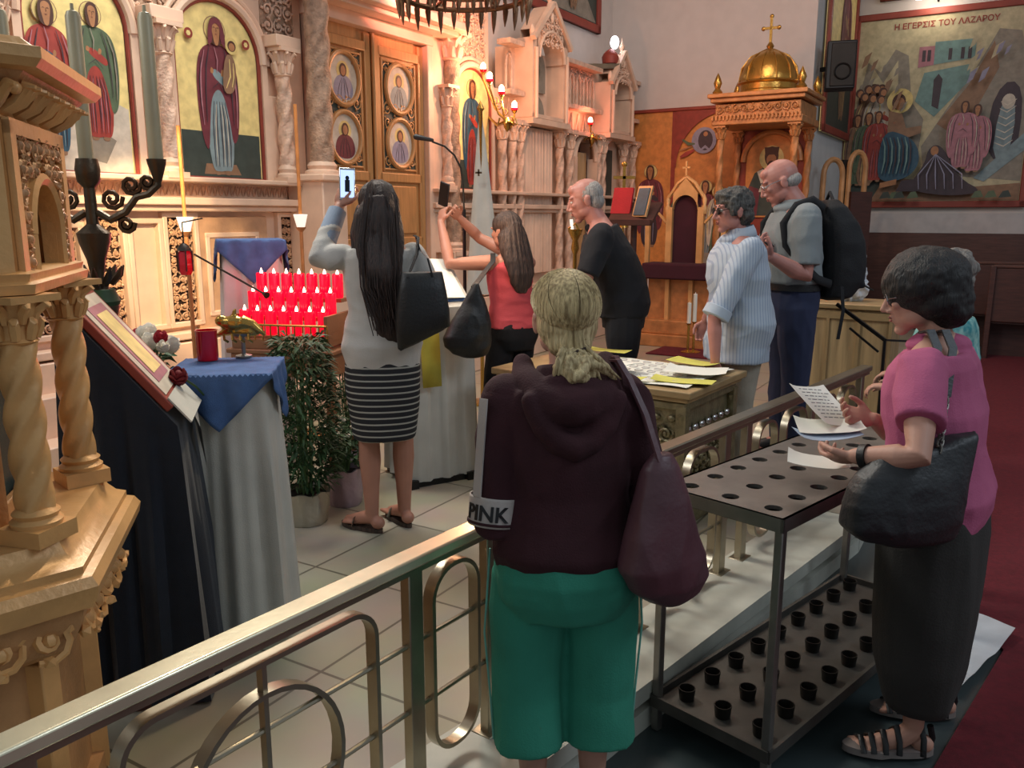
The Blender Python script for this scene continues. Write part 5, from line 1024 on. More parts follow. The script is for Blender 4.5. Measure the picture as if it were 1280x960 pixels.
# book stand
bs = at(792, 300, 8.2); t = thing('book_stand', 'dark lectern with a red cloth left of the choir stall', 'lectern', (bs.x, bs.y, .168), RM); m = MB(); m.lathe((0, 0, 0), [(.18, 0), (.18, .03), (.03, .06), (.03, 1.42)], 14); m.build('post', 'dark wood', t)
R = Euler((radians(35), 0, 0)).to_matrix(); m = MB(); m.box((0, 0, 1.50), (.46, .34, .03), R=R); m.box((0, -.15, 1.42), (.46, .04, .05)); m.build('desk', 'dark wood', t); m = MB(); m.box((-.14, .03, 1.62), (.20, .03, .26), R=Euler((radians(-20), 0, 0)).to_matrix()); m.build('red_cloth', 'petal red', t)
q = thing('framed_icon', 'small dark icon in a pale frame propped on the dark lectern', 'icon', (bs.x, bs.y, 1.72), RM-.3); m = MB(); R = Euler((radians(-18), 0, 0)).to_matrix(); m.box((.10, 0, .06), (.17, .02, .30), R=R); m.build('frame', 'lid wood', q); m = MB(); m.box((.10, -.014, .06), (.13, .012, .26), R=R); m.build('panel', 'paint blue robe', q)
q = thing('altar_cross', 'small gold cross standing left of the dark lectern', 'cross', at(780, 232, 8.8)-V((0, 0, .1))); m = MB(); m.box((0, 0, .18), (.03, .02, .42)); m.box((0, 0, .28), (.22, .02, .03)); m.ell((0, 0, .41), (.03, .015, .03), n=8, m=6); m.lathe((0, 0, 0), [(.06, -.22), (.04, -.15), (.02, -.05), (.012, 0)], 10); m.tube([(0, 0, -.2), (0, 0, -1.55)], .012, 8); m.lathe((0, 0, 0), [(.12, -1.58), (.12, -1.55), (.02, -1.53)], 14); m.build('cross_shaft', 'gold leaf', q); q.location.z = 1.75
# black pole stand with round base
bp = atz(846, 429, .17); t = thing('pole_stand', 'thin black metal pole on a round base before the choir stall', 'stand', (bp.x, bp.y, .168)); m = MB(); m.lathe((0, 0, 0), [(.16, 0), (.16, .02), (.02, .04), (.015, .05), (.015, 1.75)], 20); m.build('pole', 'black metal', t); m = MB(); m.lathe((0, 0, 0), [(.02, 1.74), (.05, 1.78), (.05, 1.81), (.02, 1.82), (0, 1.86)], 14); m.build('holder', 'silver', t)
for i, (x, y, h, lb) in enumerate(((861, 404, .22, 'shorter'), (868, 402, .30, 'taller'))):
    p = at(x, y, 9.1); t = thing('altar_candle', '%s white candle of the pair right of the black pole' % lb, 'candle', (p.x, p.y, .168)); hh = p.z-.168; m = MB(); m.lathe((0, 0, 0), [(.08, 0), (.08, .02), (.014, .04), (.014, hh-.02), (.035, hh)], 12); m.build('holder', 'brass', t); m = MB(); m.lathe((0, 0, 0), [(.022, hh), (.022, hh+h), (.004, hh+h+.005), (.003, hh+h+.02)], 12); m.build('wax', 'paper', t)
p = atz(868, 440, .17); m = MB(); m.box((0, 0, .006), (1.0, .9, .012)); o = m.build('rug', 'red carpet'); o.location = (p.x+.1, p.y, .17); o.rotation_euler = (0, 0, RM); tag(o, 'red rug at the foot of the throne', 'rug')
# gold candle stand left of the man in black
p = at(719, 290, 6.2); t = thing('candle_stand', 'slim gold candle stand left of the man in black', 'candle stand', (p.x, p.y, .168)); h = p.z-.168
m = MB(); m.lathe((0, 0, 0), [(.12, 0), (.12, .02), (.03, .05), (.014, .1), (.014, .6), (.03, .64), (.014, .68), (.014, h-.16), (.03, h-.12), (.02, h-.06), (.05, h), (.055, h+.02), (.02, h)], 14); m.tube([(-.05, 0, h+.02), (0, 0, h+.06), (.04, 0, h-.02)], .01, 6); m.build('stem', 'brass', t); m = MB(); m.tube([(-.02, 0, h), (-.03, 0, h+.09)], .012, 8); m.build('candle', 'white glass', t)
# tan box table
bc = V((2.38, 5.9, 0)); t = thing('offering_box', 'waist-high tan wooden box stand behind the man with the backpack', 'box', (bc.x, bc.y, .168), RM); m = MB(); m.box((0, 0, .43), (.62, .45, .86)); m.build('body', 'tan box', t, bevel=.01); m = MB(); m.box((0, 0, .88), (.66, .5, .035)); m.build('top', 'lid wood', t, bevel=.006)
m = MB()
for x in (-.3, -.1, .1, .3): m.box((x, -.232, .43), (.02, .014, .84))
m.box((0, -.232, .82), (.6, .012, .05)); m.build('trim_strip', 'lid wood', t)
t = thing('plastic_bag', 'white plastic bag with blue print on the tan box', 'bag', V((bc.x+.0, bc.y, 1.066))); m = MB(); m.ell((0, 0, .09), (.11, .08, .10)); m.ell((.03, 0, .20), (.07, .05, .09)); m.tube([(.0, 0, .24), (.02, 0, .30), (.06, 0, .33)], [.03, .02, .03], 8); m.blob('bag_body', 'plastic bag', t, .008, 2, wrinkle(.022, (18, 18, 12), 3), world=False); m = MB(); [m.box((-.02+.03*k, -.088, .16+.012*k), (.02, .012, .06), rz=.3*k) for k in range(-1, 3)]; m.build('print', 'blue cloth', t); m = MB(); m.tube([(-.1, -.09, .20), (0, -.10, .14), (.12, -.07, .08)], .006, 6); m.build('dark_cord', 'black plastic', t)
t = thing('music_stand', 'folding black metal stand right of the tan box', 'stand', (2.62, 5.2, .168)); m = MB(); z = 1.02
a = at(1046, 380, 5.2); b = at(1106, 425, 5.0); c_ = at(1040, 392, 5.3); d_ = at(1140, 428, 5.0); m.bar(a, b, .02, .02); m.bar(at(1062, 410, 5.0), at(1098, 440, 4.9), .012, .012); m.bar(b, at(1145, 427, 5.2), .02, .012); m.tube([b, V((b.x, b.y, .17))], .01, 6); m.bar(V((b.x-.2, b.y, .18)), V((b.x+.2, b.y, .18)), .02, .02); m.bar(V((b.x, b.y-.2, .18)), V((b.x, b.y+.2, .18)), .02, .02); m.build('frame', 'black metal', t, world=True)
# pews
def pew(x, y, label):
    t = thing('pew', label, 'pew', (x, y, 0), RM); m = MB(); m.box((1.6, 0, .75), (3.2, .04, .62)); m.build('backrest', 'dark wood', t, bevel=.01); m = MB(); m.box((1.6, .22, .44), (3.2, .42, .04)); m.build('seat', 'dark wood', t)
    m = MB(); m.prism([(0, 0), (.5, 0), (.5, .60), (.42, .68), (.16, .72), (.10, 1.08), (-.06, 1.08), (-.06, 0)], -.03, .03); m.v = [V((p.y, p.x, p.z)) for p in m.v]; m.build('end_panel', 'dark wood', t, bevel=.008); m = MB(); m.box((1.6, 0, 1.08), (3.2, .07, .03)); m.build('top_rail', 'wainscot wood', t, bevel=.006); m = MB(); m.box((1.6, .3, .2), (3.15, .03, .4)); m.build('apron', 'dark wood', t)
pew(5.55, 9.75, 'dark wooden pew nearer the camera at the right edge'); pew(5.0, 10.95, 'dark wooden pew standing behind the first one, against the wainscot')
# speaker on pier and leaning arched frames
fr = Matrix.Translation(E1+NN*.03) @ Matrix.Rotation(radians(59), 4, 'Z')
sp_ = fr @ V((.12, -.26, 3.45)); t = thing('loudspeaker', 'black loudspeaker mounted high on the white pier', 'speaker', sp_, radians(-18)); m = MB(); m.box((0, 0, 0), (.34, .30, .56)); m.build('cabinet', 'black plastic', t, bevel=.015); m = MB(); m.box((.02, -.155, 0), (.28, .015, .5)); m.build('grille', 'dark iron', t, bevel=.01); m = MB(); m.tube([(.02+.09*cos(2*pi*k/20), -.165, -.08+.09*sin(2*pi*k/20)) for k in range(20)], .012, 6, loop=True); m.build('woofer_ring', 'black metal', t)
m = MB(); m.bar((-.1, .10, 0), (-.22, .20, 0), .05, .05); m.build('bracket', 'black metal', t)
t = thing('arched_frame_stand', 'green and gold arched wooden frame standing against the white pier', 'frame', fr @ V((.35, -.3, 0)), radians(20)); m = MB()
for x, h, w in ((-.10, 2.35, .30), (.28, 2.45, .26)): m.tube([(x-w/2, 0, .05), (x-w/2, 0, h-.2)]+[(x-w/2*cos(pi*k/10), 0, h-.2+.2*sin(pi*k/10)) for k in range(11)]+[(x+w/2, 0, h-.2), (x+w/2, 0, .05)], .035, 8)
m.build('arched_rail', 'gilded wood dull', t); m = MB(); m.box((.1, .04, 1.2), (.07, .05, 2.3)); m.build('post', 'dark iron', t); m = MB(); m.box((.32, -.05, 1.0), (.34, .05, 1.9)); m.build('dark_panel', 'dark wood', t)
m = MB(); m.box((.05, .0, .03), (.8, .4, .06)); m.build('foot', 'dark wood', t)
# plastic sheet on the carpet
m = MB(); n = 14; A_, B2, C2, D2 = V((1.905, 3.245, .02)), V((2.0, 3.08, .02)), V((1.55, 2.66, .02)), V((1.40, 2.92, .02)); vs = []
for i in range(n+1):
    for j in range(n+1):
        u, v = i/n, j/n; q = (A_*(1-u)+D2*u)*(1-v)+(B2*(1-u)+C2*u)*v; vs.append(q+V((0, 0, .012+.018*noise.noise(q*9)+.03*max(0, .12-u)*8*.5)))
m.add(vs, [(i*(n+1)+j, (i+1)*(n+1)+j, (i+1)*(n+1)+j+1, i*(n+1)+j+1) for i in range(n) for j in range(n)]); o = m.build('plastic_sheet', 'plastic bag'); tag(o, 'crumpled white plastic sheet on the red carpet behind the dark skirt', 'plastic sheet')

# ================================================================== PEOPLE
class Fig:
    """skeleton in metres for a 1.65 m adult, scaled; X right, Y forward, Z up"""
    def __init__(s, label, x, y, z, yaw, h, lean=0, head=(0, 0, 0), wide=1.0, male=False):
        s.k = h/1.65; s.o = V((x, y, z)); s.yaw = radians(yaw); s.f = V((cos(s.yaw), sin(s.yaw), 0)); s.r = V((sin(s.yaw), -cos(s.yaw), 0))
        s.lean = radians(lean); s.hd = [radians(a) for a in head]; s.w = wide; s.male = male
        s.root = thing('person', label, 'person', (x, y, z)); s.b = MB()
        s.nk = s.T((0, -.005, 1.43))
    def G(s, p): return s.o+(s.r*p[0]+s.f*p[1]+V((0, 0, p[2])))*s.k
    def bend(s, p):
        x, y, z = p
        if z <= .92: return p
        t = min(1, (z-.92)/.35); a = s.lean*t*t*(3-2*t); dz, dy = z-.92, y
        return (x, dy*cos(a)+dz*sin(a), .92+dz*cos(a)-dy*sin(a))
    def T(s, p): return s.G(s.bend(p))
    def HR(s):
        yaw, pit, rol = s.hd; B = Matrix((s.r, s.f, V((0, 0, 1)))).transposed()
        return B @ Matrix.Rotation(yaw, 3, 'Z') @ Matrix.Rotation(-pit-s.lean*.3, 3, 'X') @ Matrix.Rotation(rol, 3, 'Y')
    def H(s, p): # head local, origin at ear height
        return s.nk + s.HR() @ (V((0, .03, .115))*s.k + V(p)*s.k)
    def loft(s, rings, b=None, T=None, n=28, p=2.3):
        """rings: (z, rx, ry, yoff[, xoff])"""
        b = b or s.b; T = T or s.T; rs = []
        for g in rings:
            z, rx, ry, yo = g[:4]; xo = g[4] if len(g) > 4 else 0; out = []
            for k in range(n):
                a = 2*pi*k/n; q = (abs(cos(a))**p+abs(sin(a))**p)**(-1/p); out.append(T((xo+rx*s.w*cos(a)*q, yo+ry*sin(a)*q, z)))
            rs.append(out)
        b.rings(rs)
    def limb(s, pts, rr, b=None): (b or s.b).tube([V(p) for p in pts], [r*s.k for r in rr], 14, round_end=True)
    def arm(s, side, el, wr, b=None, grow=0, upto=1.0, hand=None, sh=None):
        """side -1 left, +1 right; el, wr world points"""
        b = b or s.b; k = s.k; m = 1.15 if s.male else 1.0
        sh = sh or s.T((side*(.158*s.w if not s.male else .178*s.w), -.005, 1.338)); el, wr = V(el), V(wr)
        P = [sh, sh.lerp(el, .35), sh.lerp(el, .7), el, el.lerp(wr, .3), el.lerp(wr, .65), wr]; R = [.052*m, .048*m, .042*m, .037*m, .039*m, .032*m, .025*m]
        R = [r+grow for r in R]
        if upto < 1.0:
            L = [0]; [L.append(L[-1]+(P[i+1]-P[i]).length) for i in range(6)]; t = upto*L[-1]; Q, S_ = [], []
            for i in range(7):
                if L[i] <= t: Q.append(P[i]); S_.append(R[i])
                else:
                    f = (t-L[i-1])/(L[i]-L[i-1]); Q.append(P[i-1].lerp(P[i], f)); S_.append(R[i-1]+(R[i]-R[i-1])*f); break
            # sleeve: open-looking flat end
            b.tube([Q[0]]+Q[1:], [S_[0]*k*.9]+[r*k for r in S_[1:]], 18); b.ell(Q[0], (S_[0]*k*.86,)*3)
            s.cuff = (Q[-1], (Q[-1]-Q[-2]).normalized(), S_[-1]*k)
        else: s.limb(P, R, b)
    def hand(s, wr, d, pn, side, curl=(.5, .6, .5), spread=.04, thumb=.7, sc=1.0):
        """d: direction of fingers, pn: where the palm faces, side: -1 left +1 right"""
        k = s.k*sc; d = V(d).normalized(); pn = V(pn); pn = (pn-d*pn.dot(d)).normalized(); ac = d.cross(pn)*side   # towards the thumb
        wr = V(wr); R = Matrix((ac, d, pn)).transposed()
        s.b.ell(wr+d*.045*k, (.040*k, .052*k, .017*k), R, n=16, m=10); s.b.ell(wr+d*.07*k, (.042*k, .03*k, .014*k), R)
        for i, (off, L, r) in enumerate(((.033, .072, .0088), (.011, .080, .0090), (-.011, .075, .0088), (-.032, .060, .0080))):
            p = wr+ac*off*k+d*.082*k; a = 0; q = [wr+ac*off*.7*k+d*.05*k, p]; dd = (d+ac*(off*spread*25)).normalized()
            for j, f in enumerate((.42, .32, .26)):
                a += curl[j]*(1+.12*i); p = p+(dd*cos(a)+pn*sin(a))*L*f*k; q.append(p)
            s.b.tube(q, [r*k, r*k, r*.95*k, r*.9*k, r*.75*k], 10, round_end=True)
        q0 = wr+ac*.022*k+d*.02*k; q1 = q0+(ac*.75+d*.5+pn*.25*thumb).normalized()*.035*k; q2 = q1+(ac*.25+d*.85+pn*.6*thumb).normalized()*.032*k; q3 = q2+(d*.9+pn*.7*thumb-ac*.15).normalized()*.026*k
        s.b.tube([q0, q1, q2, q3], [.014*k, .0115*k, .0098*k, .0085*k], 10, round_end=True); return wr+d*.09*k+pn*.02*k
    def leg(s, side, kn, an, toe, b=None, grow=0, hip=None, foot=True, fl=0.02):
        k = s.k; b = b or s.b; hip = hip or s.G((side*.088*s.w, 0, .86)); kn, an, toe = V(kn), V(an), V(toe)
        s.limb([hip, hip.lerp(kn, .3), hip.lerp(kn, .7), kn, kn.lerp(an, .28), kn.lerp(an, .65), an], [(.085+grow)*min(1.1, s.w), (.082+grow)*min(1.1, s.w), .062+grow, .050+grow, .053+grow, .040+grow, .032+grow], b)
        if foot:
            f = (toe-an); f.z = 0; f.normalize(); g = V((0, 0, 1)); base = V((an.x, an.y, s.o.z+fl)); heel = base-f*.035*k; R = Matrix((f.cross(g), f, g)).transposed()
            b.ell(heel+g*.03*k, (.032*k, .036*k, .032*k), R); b.tube([an-g*.01*k, base+f*.04*k+g*.045*k, base+f*.10*k+g*.026*k, base+f*.155*k+g*.014*k], [.034*k, .034*k, .030*k, .02*k], 12, flat=None, round_end=True)
            b.ell(base+f*.12*k+g*.015*k, (.042*k, .05*k, .016*k), R)
            for i in range(5): b.tube([base+f*.13*k+f.cross(g)*side*(-.032+.016*i)*k+g*.013*k, base+f*(.19-.008*i)*k+f.cross(g)*side*(-.034+.017*i)*k+g*.010*k], [.010*k, (.0105-.0007*i)*k], 8, round_end=True)
    def headmesh(s):
        b = s.b; k = s.k; HRm = s.HR(); E = lambda c, r, R=None: b.ell(s.H(c), tuple(x*k for x in r), HRm @ (R or Matrix.Identity(3)), n=18, m=12); m = s.male
        E((0, -.012, .035), (.074, .094, .083)); E((0, .028, -.01), (.063, .064, .088)); E((0, .045, -.062), (.047 if m else .042, .043, .040)); E((0, .066, -.098), (.024, .022, .018))
        for x in (-1, 1): E((x*.036, .02, -.055), (.026, .045, .034)); E((x*.036, .068, -.012), (.022, .018, .018)); E((x*.032, .077, .032), (.026, .013, .008)); E((x*.077, -.008, -.008), (.010, .02, .031), Matrix.Rotation(x*-.25, 3, 'Z')); E((x*.080, -.014, .008), (.009, .017, .016)); E((x*.012, .094, -.034), (.0085, .011, .008))
        b.tube([s.H(p) for p in ((0, .083, .028), (0, .093, .008), (0, .104, -.014), (0, .110, -.027))], [.008*k, .0085*k, .010*k, .0115*k], 10, round_end=True); E((0, .088, -.053), (.022, .011, .0055)); E((0, .086, -.066), (.019, .011, .006)); E((0, .05, .07), (.05, .035, .03))
        r = .058 if m else .047
        s.limb([s.T((0, -.02, 1.33)), s.nk, s.H((0, -.018, -.07)), s.H((0, -.02, -.02))], [r*1.25/1, r, r*.98, r], b)
    def face(s, skin, glasses=None, lens=None):
        k = s.k
        for x in (-1, 1):
            m = MB(); m.ell(s.H((x*.031, .0795, .008)), (.0125*k, .008*k, .0075*k), s.HR()); e = m.build('eye', 'eye white', s.root, world=True); m = MB(); m.ell(s.H((x*.031, .0865, .008)), (.005*k, .0025*k, .005*k), s.HR(), n=10, m=6); m.build('iris', 'hair near black', s.root, world=True)
            m = MB(); m.tube([s.H((x*.012, .088, .030)), s.H((x*.03, .089, .036)), s.H((x*.052, .078, .029))], [.002*k, .0035*k, .0015*k], 6); m.build('eyebrow', 'hair grey dark', s.root, world=True)
        m = MB(); m.ell(s.H((0, .0925, -.054)), (.020*k, .008*k, .004*k), s.HR()); m.ell(s.H((0, .091, -.064)), (.017*k, .008*k, .005*k), s.HR()); m.build('lips', 'lips', s.root, world=True)
        if glasses:
            m = MB()
            for x in (-1, 1):
                m.tube([s.H((x*(.033+.024*cos(a)), .099-.004*abs(cos(a)), .006+.019*sin(a))) for a in [2*pi*j/20 for j in range(20)]], .0018*k, 6, loop=True); m.tube([s.H((x*.057, .094, .010)), s.H((x*.078, .05, .014)), s.H((x*.083, -.012, .012)), s.H((x*.082, -.028, -.004))], .002*k, 6)
            m.tube([s.H((-.010, .100, .010)), s.H((0, .103, .013)), s.H((.010, .100, .010))], .0018*k, 6); o = m.build('glasses', glasses, s.root, world=True)
            if lens: m = MB(); [m.ell(s.H((x*.033, .099, .006)), (.024*k, .002*k, .019*k), s.HR()) for x in (-1, 1)]; m.build('lens', lens, o, world=False) if False else m.build('lens', lens, s.root, world=True)
    def body(s, skin, voxel=.005): return s.b.blob('body', skin, s.root, voxel, 3)
TF = [(.80, .10, .09, .0), (.86, .16, .115, -.01), (.93, .172, .122, -.012), (1.0, .152, .108, -.004), (1.08, .135, .098, .0), (1.18, .145, .108, .005), (1.26, .152, .112, .008), (1.32, .158, .098, .0), (1.365, .140, .072, -.008), (1.40, .085, .055, -.010), (1.42, .055, .05, -.010)]
TM = [(.80, .10, .09, .0), (.86, .155, .11, -.005), (.93, .162, .115, -.005), (1.0, .158, .112, .005), (1.08, .158, .115, .01), (1.18, .168, .115, .008), (1.26, .178, .115, .005), (1.32, .182, .10, .0), (1.365, .16, .078, -.008), (1.40, .10, .06, -.010), (1.42, .065, .055, -.010)]
def grown(t, g, z0=None, z1=None, gz=None):
    out = []
    for z, rx, ry, yo in t:
        if (z0 is None or z >= z0) and (z1 is None or z <= z1): e = g if gz is None else g+gz(z); out.append((z, rx+e, ry+e, yo))
    return out
def hairstrands(m, n, fn, r=.0025):
    for i in range(n): m.tube(fn(i), r, 4)
def streak(amp, cx, cy, f=26): # vertical locks around an axis
    def d(p, n):
        a = atan2(p.y-cy, p.x-cx); return amp*noise.noise(V((cos(a)*f*.35, sin(a)*f*.35, p.z*3)))+amp*.6*noise.noise(V((cos(a)*f, sin(a)*f, p.z*5+3)))
    return d
def bagstrap(m, pts, w, th, side): strap(m, [V(p) for p in pts], w, th, side)

# ------------------------------------------------ woman in white top and striped skirt
p = at(474, 668, 3.84)
A = Fig('woman with long dark hair in white top and striped skirt, raising a phone', -.60, 3.84, .168, 97, 1.62, 2, (8, 6, 0), .97)
A.loft(TF); A.headmesh()
el = at(398, 326, 3.80); wr = at(424, 258, 3.98); A.arm(-1, el, wr); A.hand(wr, at(431, 238, 4.0)-wr, V((.4, .9, 0)), -1, (.5, .8, .7), .03)
el2 = A.T((.25, .02, 1.12)); wr2 = A.T((.16, .26, 1.15)); A.arm(1, el2, wr2); A.hand(wr2, A.f*.9-A.r*.4, V((0, 0, 1))-A.r, 1, (.4, .5, .4))
for sd, fx, fy in ((-1, 466, 664), (1, 506, 656)):
    g = atz(fx, fy, .168); hp = A.G((sd*.085, -.0, .86)); kn = hp.lerp(V((g.x, g.y, .26)), .52)+V((0, .02, 0)); td = V((-.85, .5, 0)) if sd < 0 else V((-.55, .8, 0)); A.leg(sd, kn, V((g.x, g.y, .25)), V((g.x, g.y, .2))+td, hip=hp)
    s_ = MB(); f = td.normalized(); rt = f.cross(V((0, 0, 1))); pr = []
    for j in range(24):
        a = 2*pi*j/24; w_ = .043 if cos(a) > 0 else .034; pr.append(V((g.x, g.y, 0))+f*(.065+.125*cos(a))+rt*w_*sin(a))
    s_.rings([[q+V((0, 0, z)) for q in pr] for z in (.170, .190)]); o = s_.build('sandal_sole', 'hair brown streaked', A.root, world=True)
    s_ = MB(); b0 = V((g.x, g.y, .19))+f*.09; s_.tube([b0+rt*.045, b0+rt*.03+V((0, 0, .035)), b0+V((0, 0, .048)), b0-rt*.03+V((0, 0, .035)), b0-rt*.045], .011, 8, flat=(.4, 1)); s_.tube([b0+V((0, 0, .048)), b0+f*.05+V((0, 0, .03))], .007, 6); s_.build('sandal_strap', 'silver' if sd < 0 else 'foil', A.root, world=True)
A.body('skin warm')
g = MB(); A.loft([(.80, .178, .130, -.012)]+grown(TF, .020, .86, 1.37, lambda z: .004*(z < 1.15)), g); A.arm(-1, el, wr, g, .012, .92); cu = A.cuff; A.arm(1, el2, wr2, g, .014, .9); g.ell(A.T((0, -.01, 1.36)), (.085*A.k, .06*A.k, .035*A.k), n=16, m=8)
mat('white knit', '#b4b0aa', .9, 0, .25, 200, .05)
g.blob('white_top', 'white knit', A.root, .007, 5, wrinkle(.006, (7, 7, 10), 1))
mat('blue grey sleeve', '#8b98aa', .9, 0, .3, 200, .08); g = MB(); g.tube([cu[0]-cu[1]*.17, cu[0]-cu[1]*.06, cu[0]+cu[1]*.005], [cu[2]*1.24, cu[2]*1.18, cu[2]*1.12], 18); g.build('sleeve_cuff', 'blue grey sleeve', A.root, world=True)
stripes('striped skirt', '#16161c', '#9a988f', 2, .029, .26)
g = MB(); A.loft([(.475, .150, .135, .0), (.50, .158, .138, .0), (.6, .168, .138, -.004), (.7, .178, .138, -.01), (.8, .182, .136, -.012), (.88, .178, .13, -.012), (.93, .165, .12, -.01)], g); g.blob('skirt', 'striped skirt', A.root, .008, 4, wrinkle(.005, (6, 6, 2), 4))
# hair
hc = A.H((0, -.02, .03)); g = MB(); E_ = lambda c, r: g.ell(A.H(c), tuple(x*A.k for x in r), A.HR(), n=18, m=12)
E_((0, -.02, .045), (.086, .104, .085)); E_((0, -.045, -.02), (.086, .085, .10))
rs = []
for z, rx, ry, yo, xo in ((1.60, .05, .05, -.05, 0), (1.52, .105, .07, -.045, 0), (1.44, .118, .065, -.055, 0), (1.36, .112, .055, -.085, .005), (1.28, .095, .045, -.115, .01), (1.18, .085, .038, -.125, .02), (1.08, .072, .032, -.128, .03), (.99, .055, .026, -.13, .04), (.93, .03, .015, -.128, .05)): rs.append((z, rx, ry, yo, xo))
A.loft(rs, g); g.tube([A.H((-.07, .02, -.0)), A.T((-.10, -.02, 1.42)), A.T((-.105, -.07, 1.30))], [.03, .032, .012], 10, round_end=True)
g.blob('hair', 'hair dark brown', A.root, .006, 3, streak(.006, hc.x, hc.y)); g = MB(); rnd = random.Random(2)
def st_(i):
    x = rnd.uniform(-.085, .10); e = rnd.uniform(.98, 1.14); return [A.H((x*.25, -.02, .134)), A.H((x*.6, -.10, .10)), A.H((x*.85, -.135, .03)), A.T((x*1.1, -.13, 1.38)), A.T((x, -.168+rnd.uniform(-.01, .01), 1.2)), A.T((x*.7+.03+rnd.uniform(-.02, .02), -.165, e))]
hairstrands(g, 70, st_, .0022); g.build('hair_strands', 'hair dark brown', A.root, world=True)
# her phone
ph = thing('phone', 'phone with lit screen held up by the woman in the striped skirt', 'phone', at(434, 230, 3.99)); m = MB(); m.box((0, 0, 0), (.074, .010, .148)); m.build('case', 'silver', ph, bevel=.004); m = MB(); m.box((0, -.0062, .0), (.062, .002, .125)); o = m.build('screen', 'screen glow', ph)
m = MB(); m.box((0, -.008, -.01), (.022, .001, .055)); m.ell((0, -.008, .026), (.009, .001, .011), n=8, m=6); m.build('screen_image', 'navy cloth', ph); ph.rotation_euler = (radians(-8), radians(2), radians(14))
# her bag
bg = thing('handbag', 'black tote bag on the right shoulder of the woman in the striped skirt', 'bag', at(527, 385, 3.70)); m = MB(); mat('black leather', '#0d0e10', .5, 0, .2, 90, .1)
C_ = at(528, 380, 3.68); rx = V((1, .25, 0)).normalized(); ry = V((-.25, 1, 0)); rs = []
for z, w, t in ((.14, .088, .02), (.135, .09, .03), (.06, .105, .045), (-.03, .118, .055), (-.10, .120, .055), (-.145, .112, .045), (-.155, .10, .03)):
    rs.append([C_+rx*w*cos(a)*(abs(cos(a))**3+abs(sin(a))**3)**(-1/3)+ry*t*sin(a)*(abs(cos(a))**3+abs(sin(a))**3)**(-1/3)+V((0, 0, z-.06*(cos(a) > .3)*(z > .1)*0-.05*cos(a)*(z < -.1)*-1)) for a in [2*pi*j/28 for j in range(28)]])
m.rings(rs); m.build('bag_body', 'black leather', bg, world=True, smooth=60); m = MB(); top = A.T((.16, -.0, 1.405))
for dy in (-.03, .03): strap(m, [C_+rx*-.06+V((0, dy, .12)), (C_+rx*-.05+V((0, dy, .12))).lerp(top+V((.01, dy-.02, 0)), .6)+V((.015, 0, 0)), top+V((.02, dy-.01, .012)), top+V((0, dy, .02))], .014, .006, ry)
strap(m, [C_+rx*.05+V((0, -.03, .12)), C_+rx*.03+V((0, -.03, .2)), top+V((.03, -.045, -.04)), top+V((.01, -.03, .018))], .014, .006, ry); m.build('strap', 'black leather', bg, world=True)

# ------------------------------------------------ woman in coral top
p = at(632, 300, 4.55); C = Fig('woman in coral sleeveless top and black trousers, raising a phone with both hands', .00, 4.98, .168, 128, 1.49, 3, (10, 4, 0), .95)
C.loft(TF); C.headmesh(); elL = at(562, 330, 4.88); wrL = at(551, 278, 5.08); C.arm(-1, elL, wrL, sh=C.T((-.15, 0, 1.35))); pt_ = at(556, 247, 5.14); C.hand(wrL, pt_-wrL, V((.6, .6, 0)), -1, (.5, .8, .6), .03)
elR = at(600, 298, 5.34); wrR = at(574, 272, 5.28); C.arm(1, elR, wrR); C.hand(wrR, at(558, 254, 5.18)-wrR, V((-.3, -.6, .4)), 1, (.4, .8, .6), .03)
for sd, x, y in ((-1, -.17, 4.95), (1, -.01, 5.08)): hp = C.G((sd*.085, 0, .86)); C.leg(sd, hp.lerp(V((x, y, .26)), .52), V((x, y, .25)), V((x-.5, y+.5, .2)), hip=hp)
C.body('skin warm', .006)
mat('coral knit', '#b4434a', .85, 0, .2, 200, .06); g = MB(); C.loft(grown(TF, .014, .93, 1.33, lambda z: .006*(z < 1.1))+[(1.36, .125, .075, -.008), (1.385, .10, .066, -.01)], g); g.blob('coral_top', 'coral knit', C.root, .007, 4, wrinkle(.005, (7, 7, 12), 8))
mat('black cotton', '#101014', .9, 0, .2, 200, .1); g = MB(); C.loft([(.78, .15, .115, -.01), (.86, .182, .135, -.012), (.93, .188, .138, -.012), (.98, .17, .125, -.008)], g)
for sd, x, y in ((-1, -.17, 4.95), (1, -.01, 5.08)): hp = C.G((sd*.085, 0, .86)); C.leg(sd, hp.lerp(V((x, y, .26)), .52), V((x, y, .25)), V((x-.5, y+.5, .2)), g, .014, hip=hp, foot=False)
g.blob('trousers', 'black cotton', C.root, .008, 4, wrinkle(.005, (8, 8, 4), 2))
for x, y in ((-.17, 4.95), (-.01, 5.08)): m = MB(); f = V((-.7, .7, 0)); m.tube([V((x, y, .21))-f*.03, V((x, y, .215))+f*.05, V((x, y, .20))+f*.13, V((x, y, .19))+f*.19], [.038, .04, .036, .022], 12, round_end=True); m.build('shoe', 'black leather', C.root, world=True)
hc = C.H((0, -.02, .03)); g = MB(); E_ = lambda c, r: g.ell(C.H(c), tuple(x*C.k for x in r), C.HR(), n=18, m=12)
E_((0, -.02, .045), (.088, .106, .088)); E_((0, -.045, -.03), (.088, .085, .10)); C.loft([(1.60, .05, .05, -.05, 0), (1.52, .105, .075, -.04, 0), (1.44, .118, .07, -.06, 0), (1.36, .118, .055, -.09, 0), (1.27, .105, .04, -.115, 0), (1.20, .08, .03, -.115, 0), (1.15, .04, .018, -.11, 0)], g); g.blob('hair', 'hair brown streaked', C.root, .006, 3, streak(.006, hc.x, hc.y))
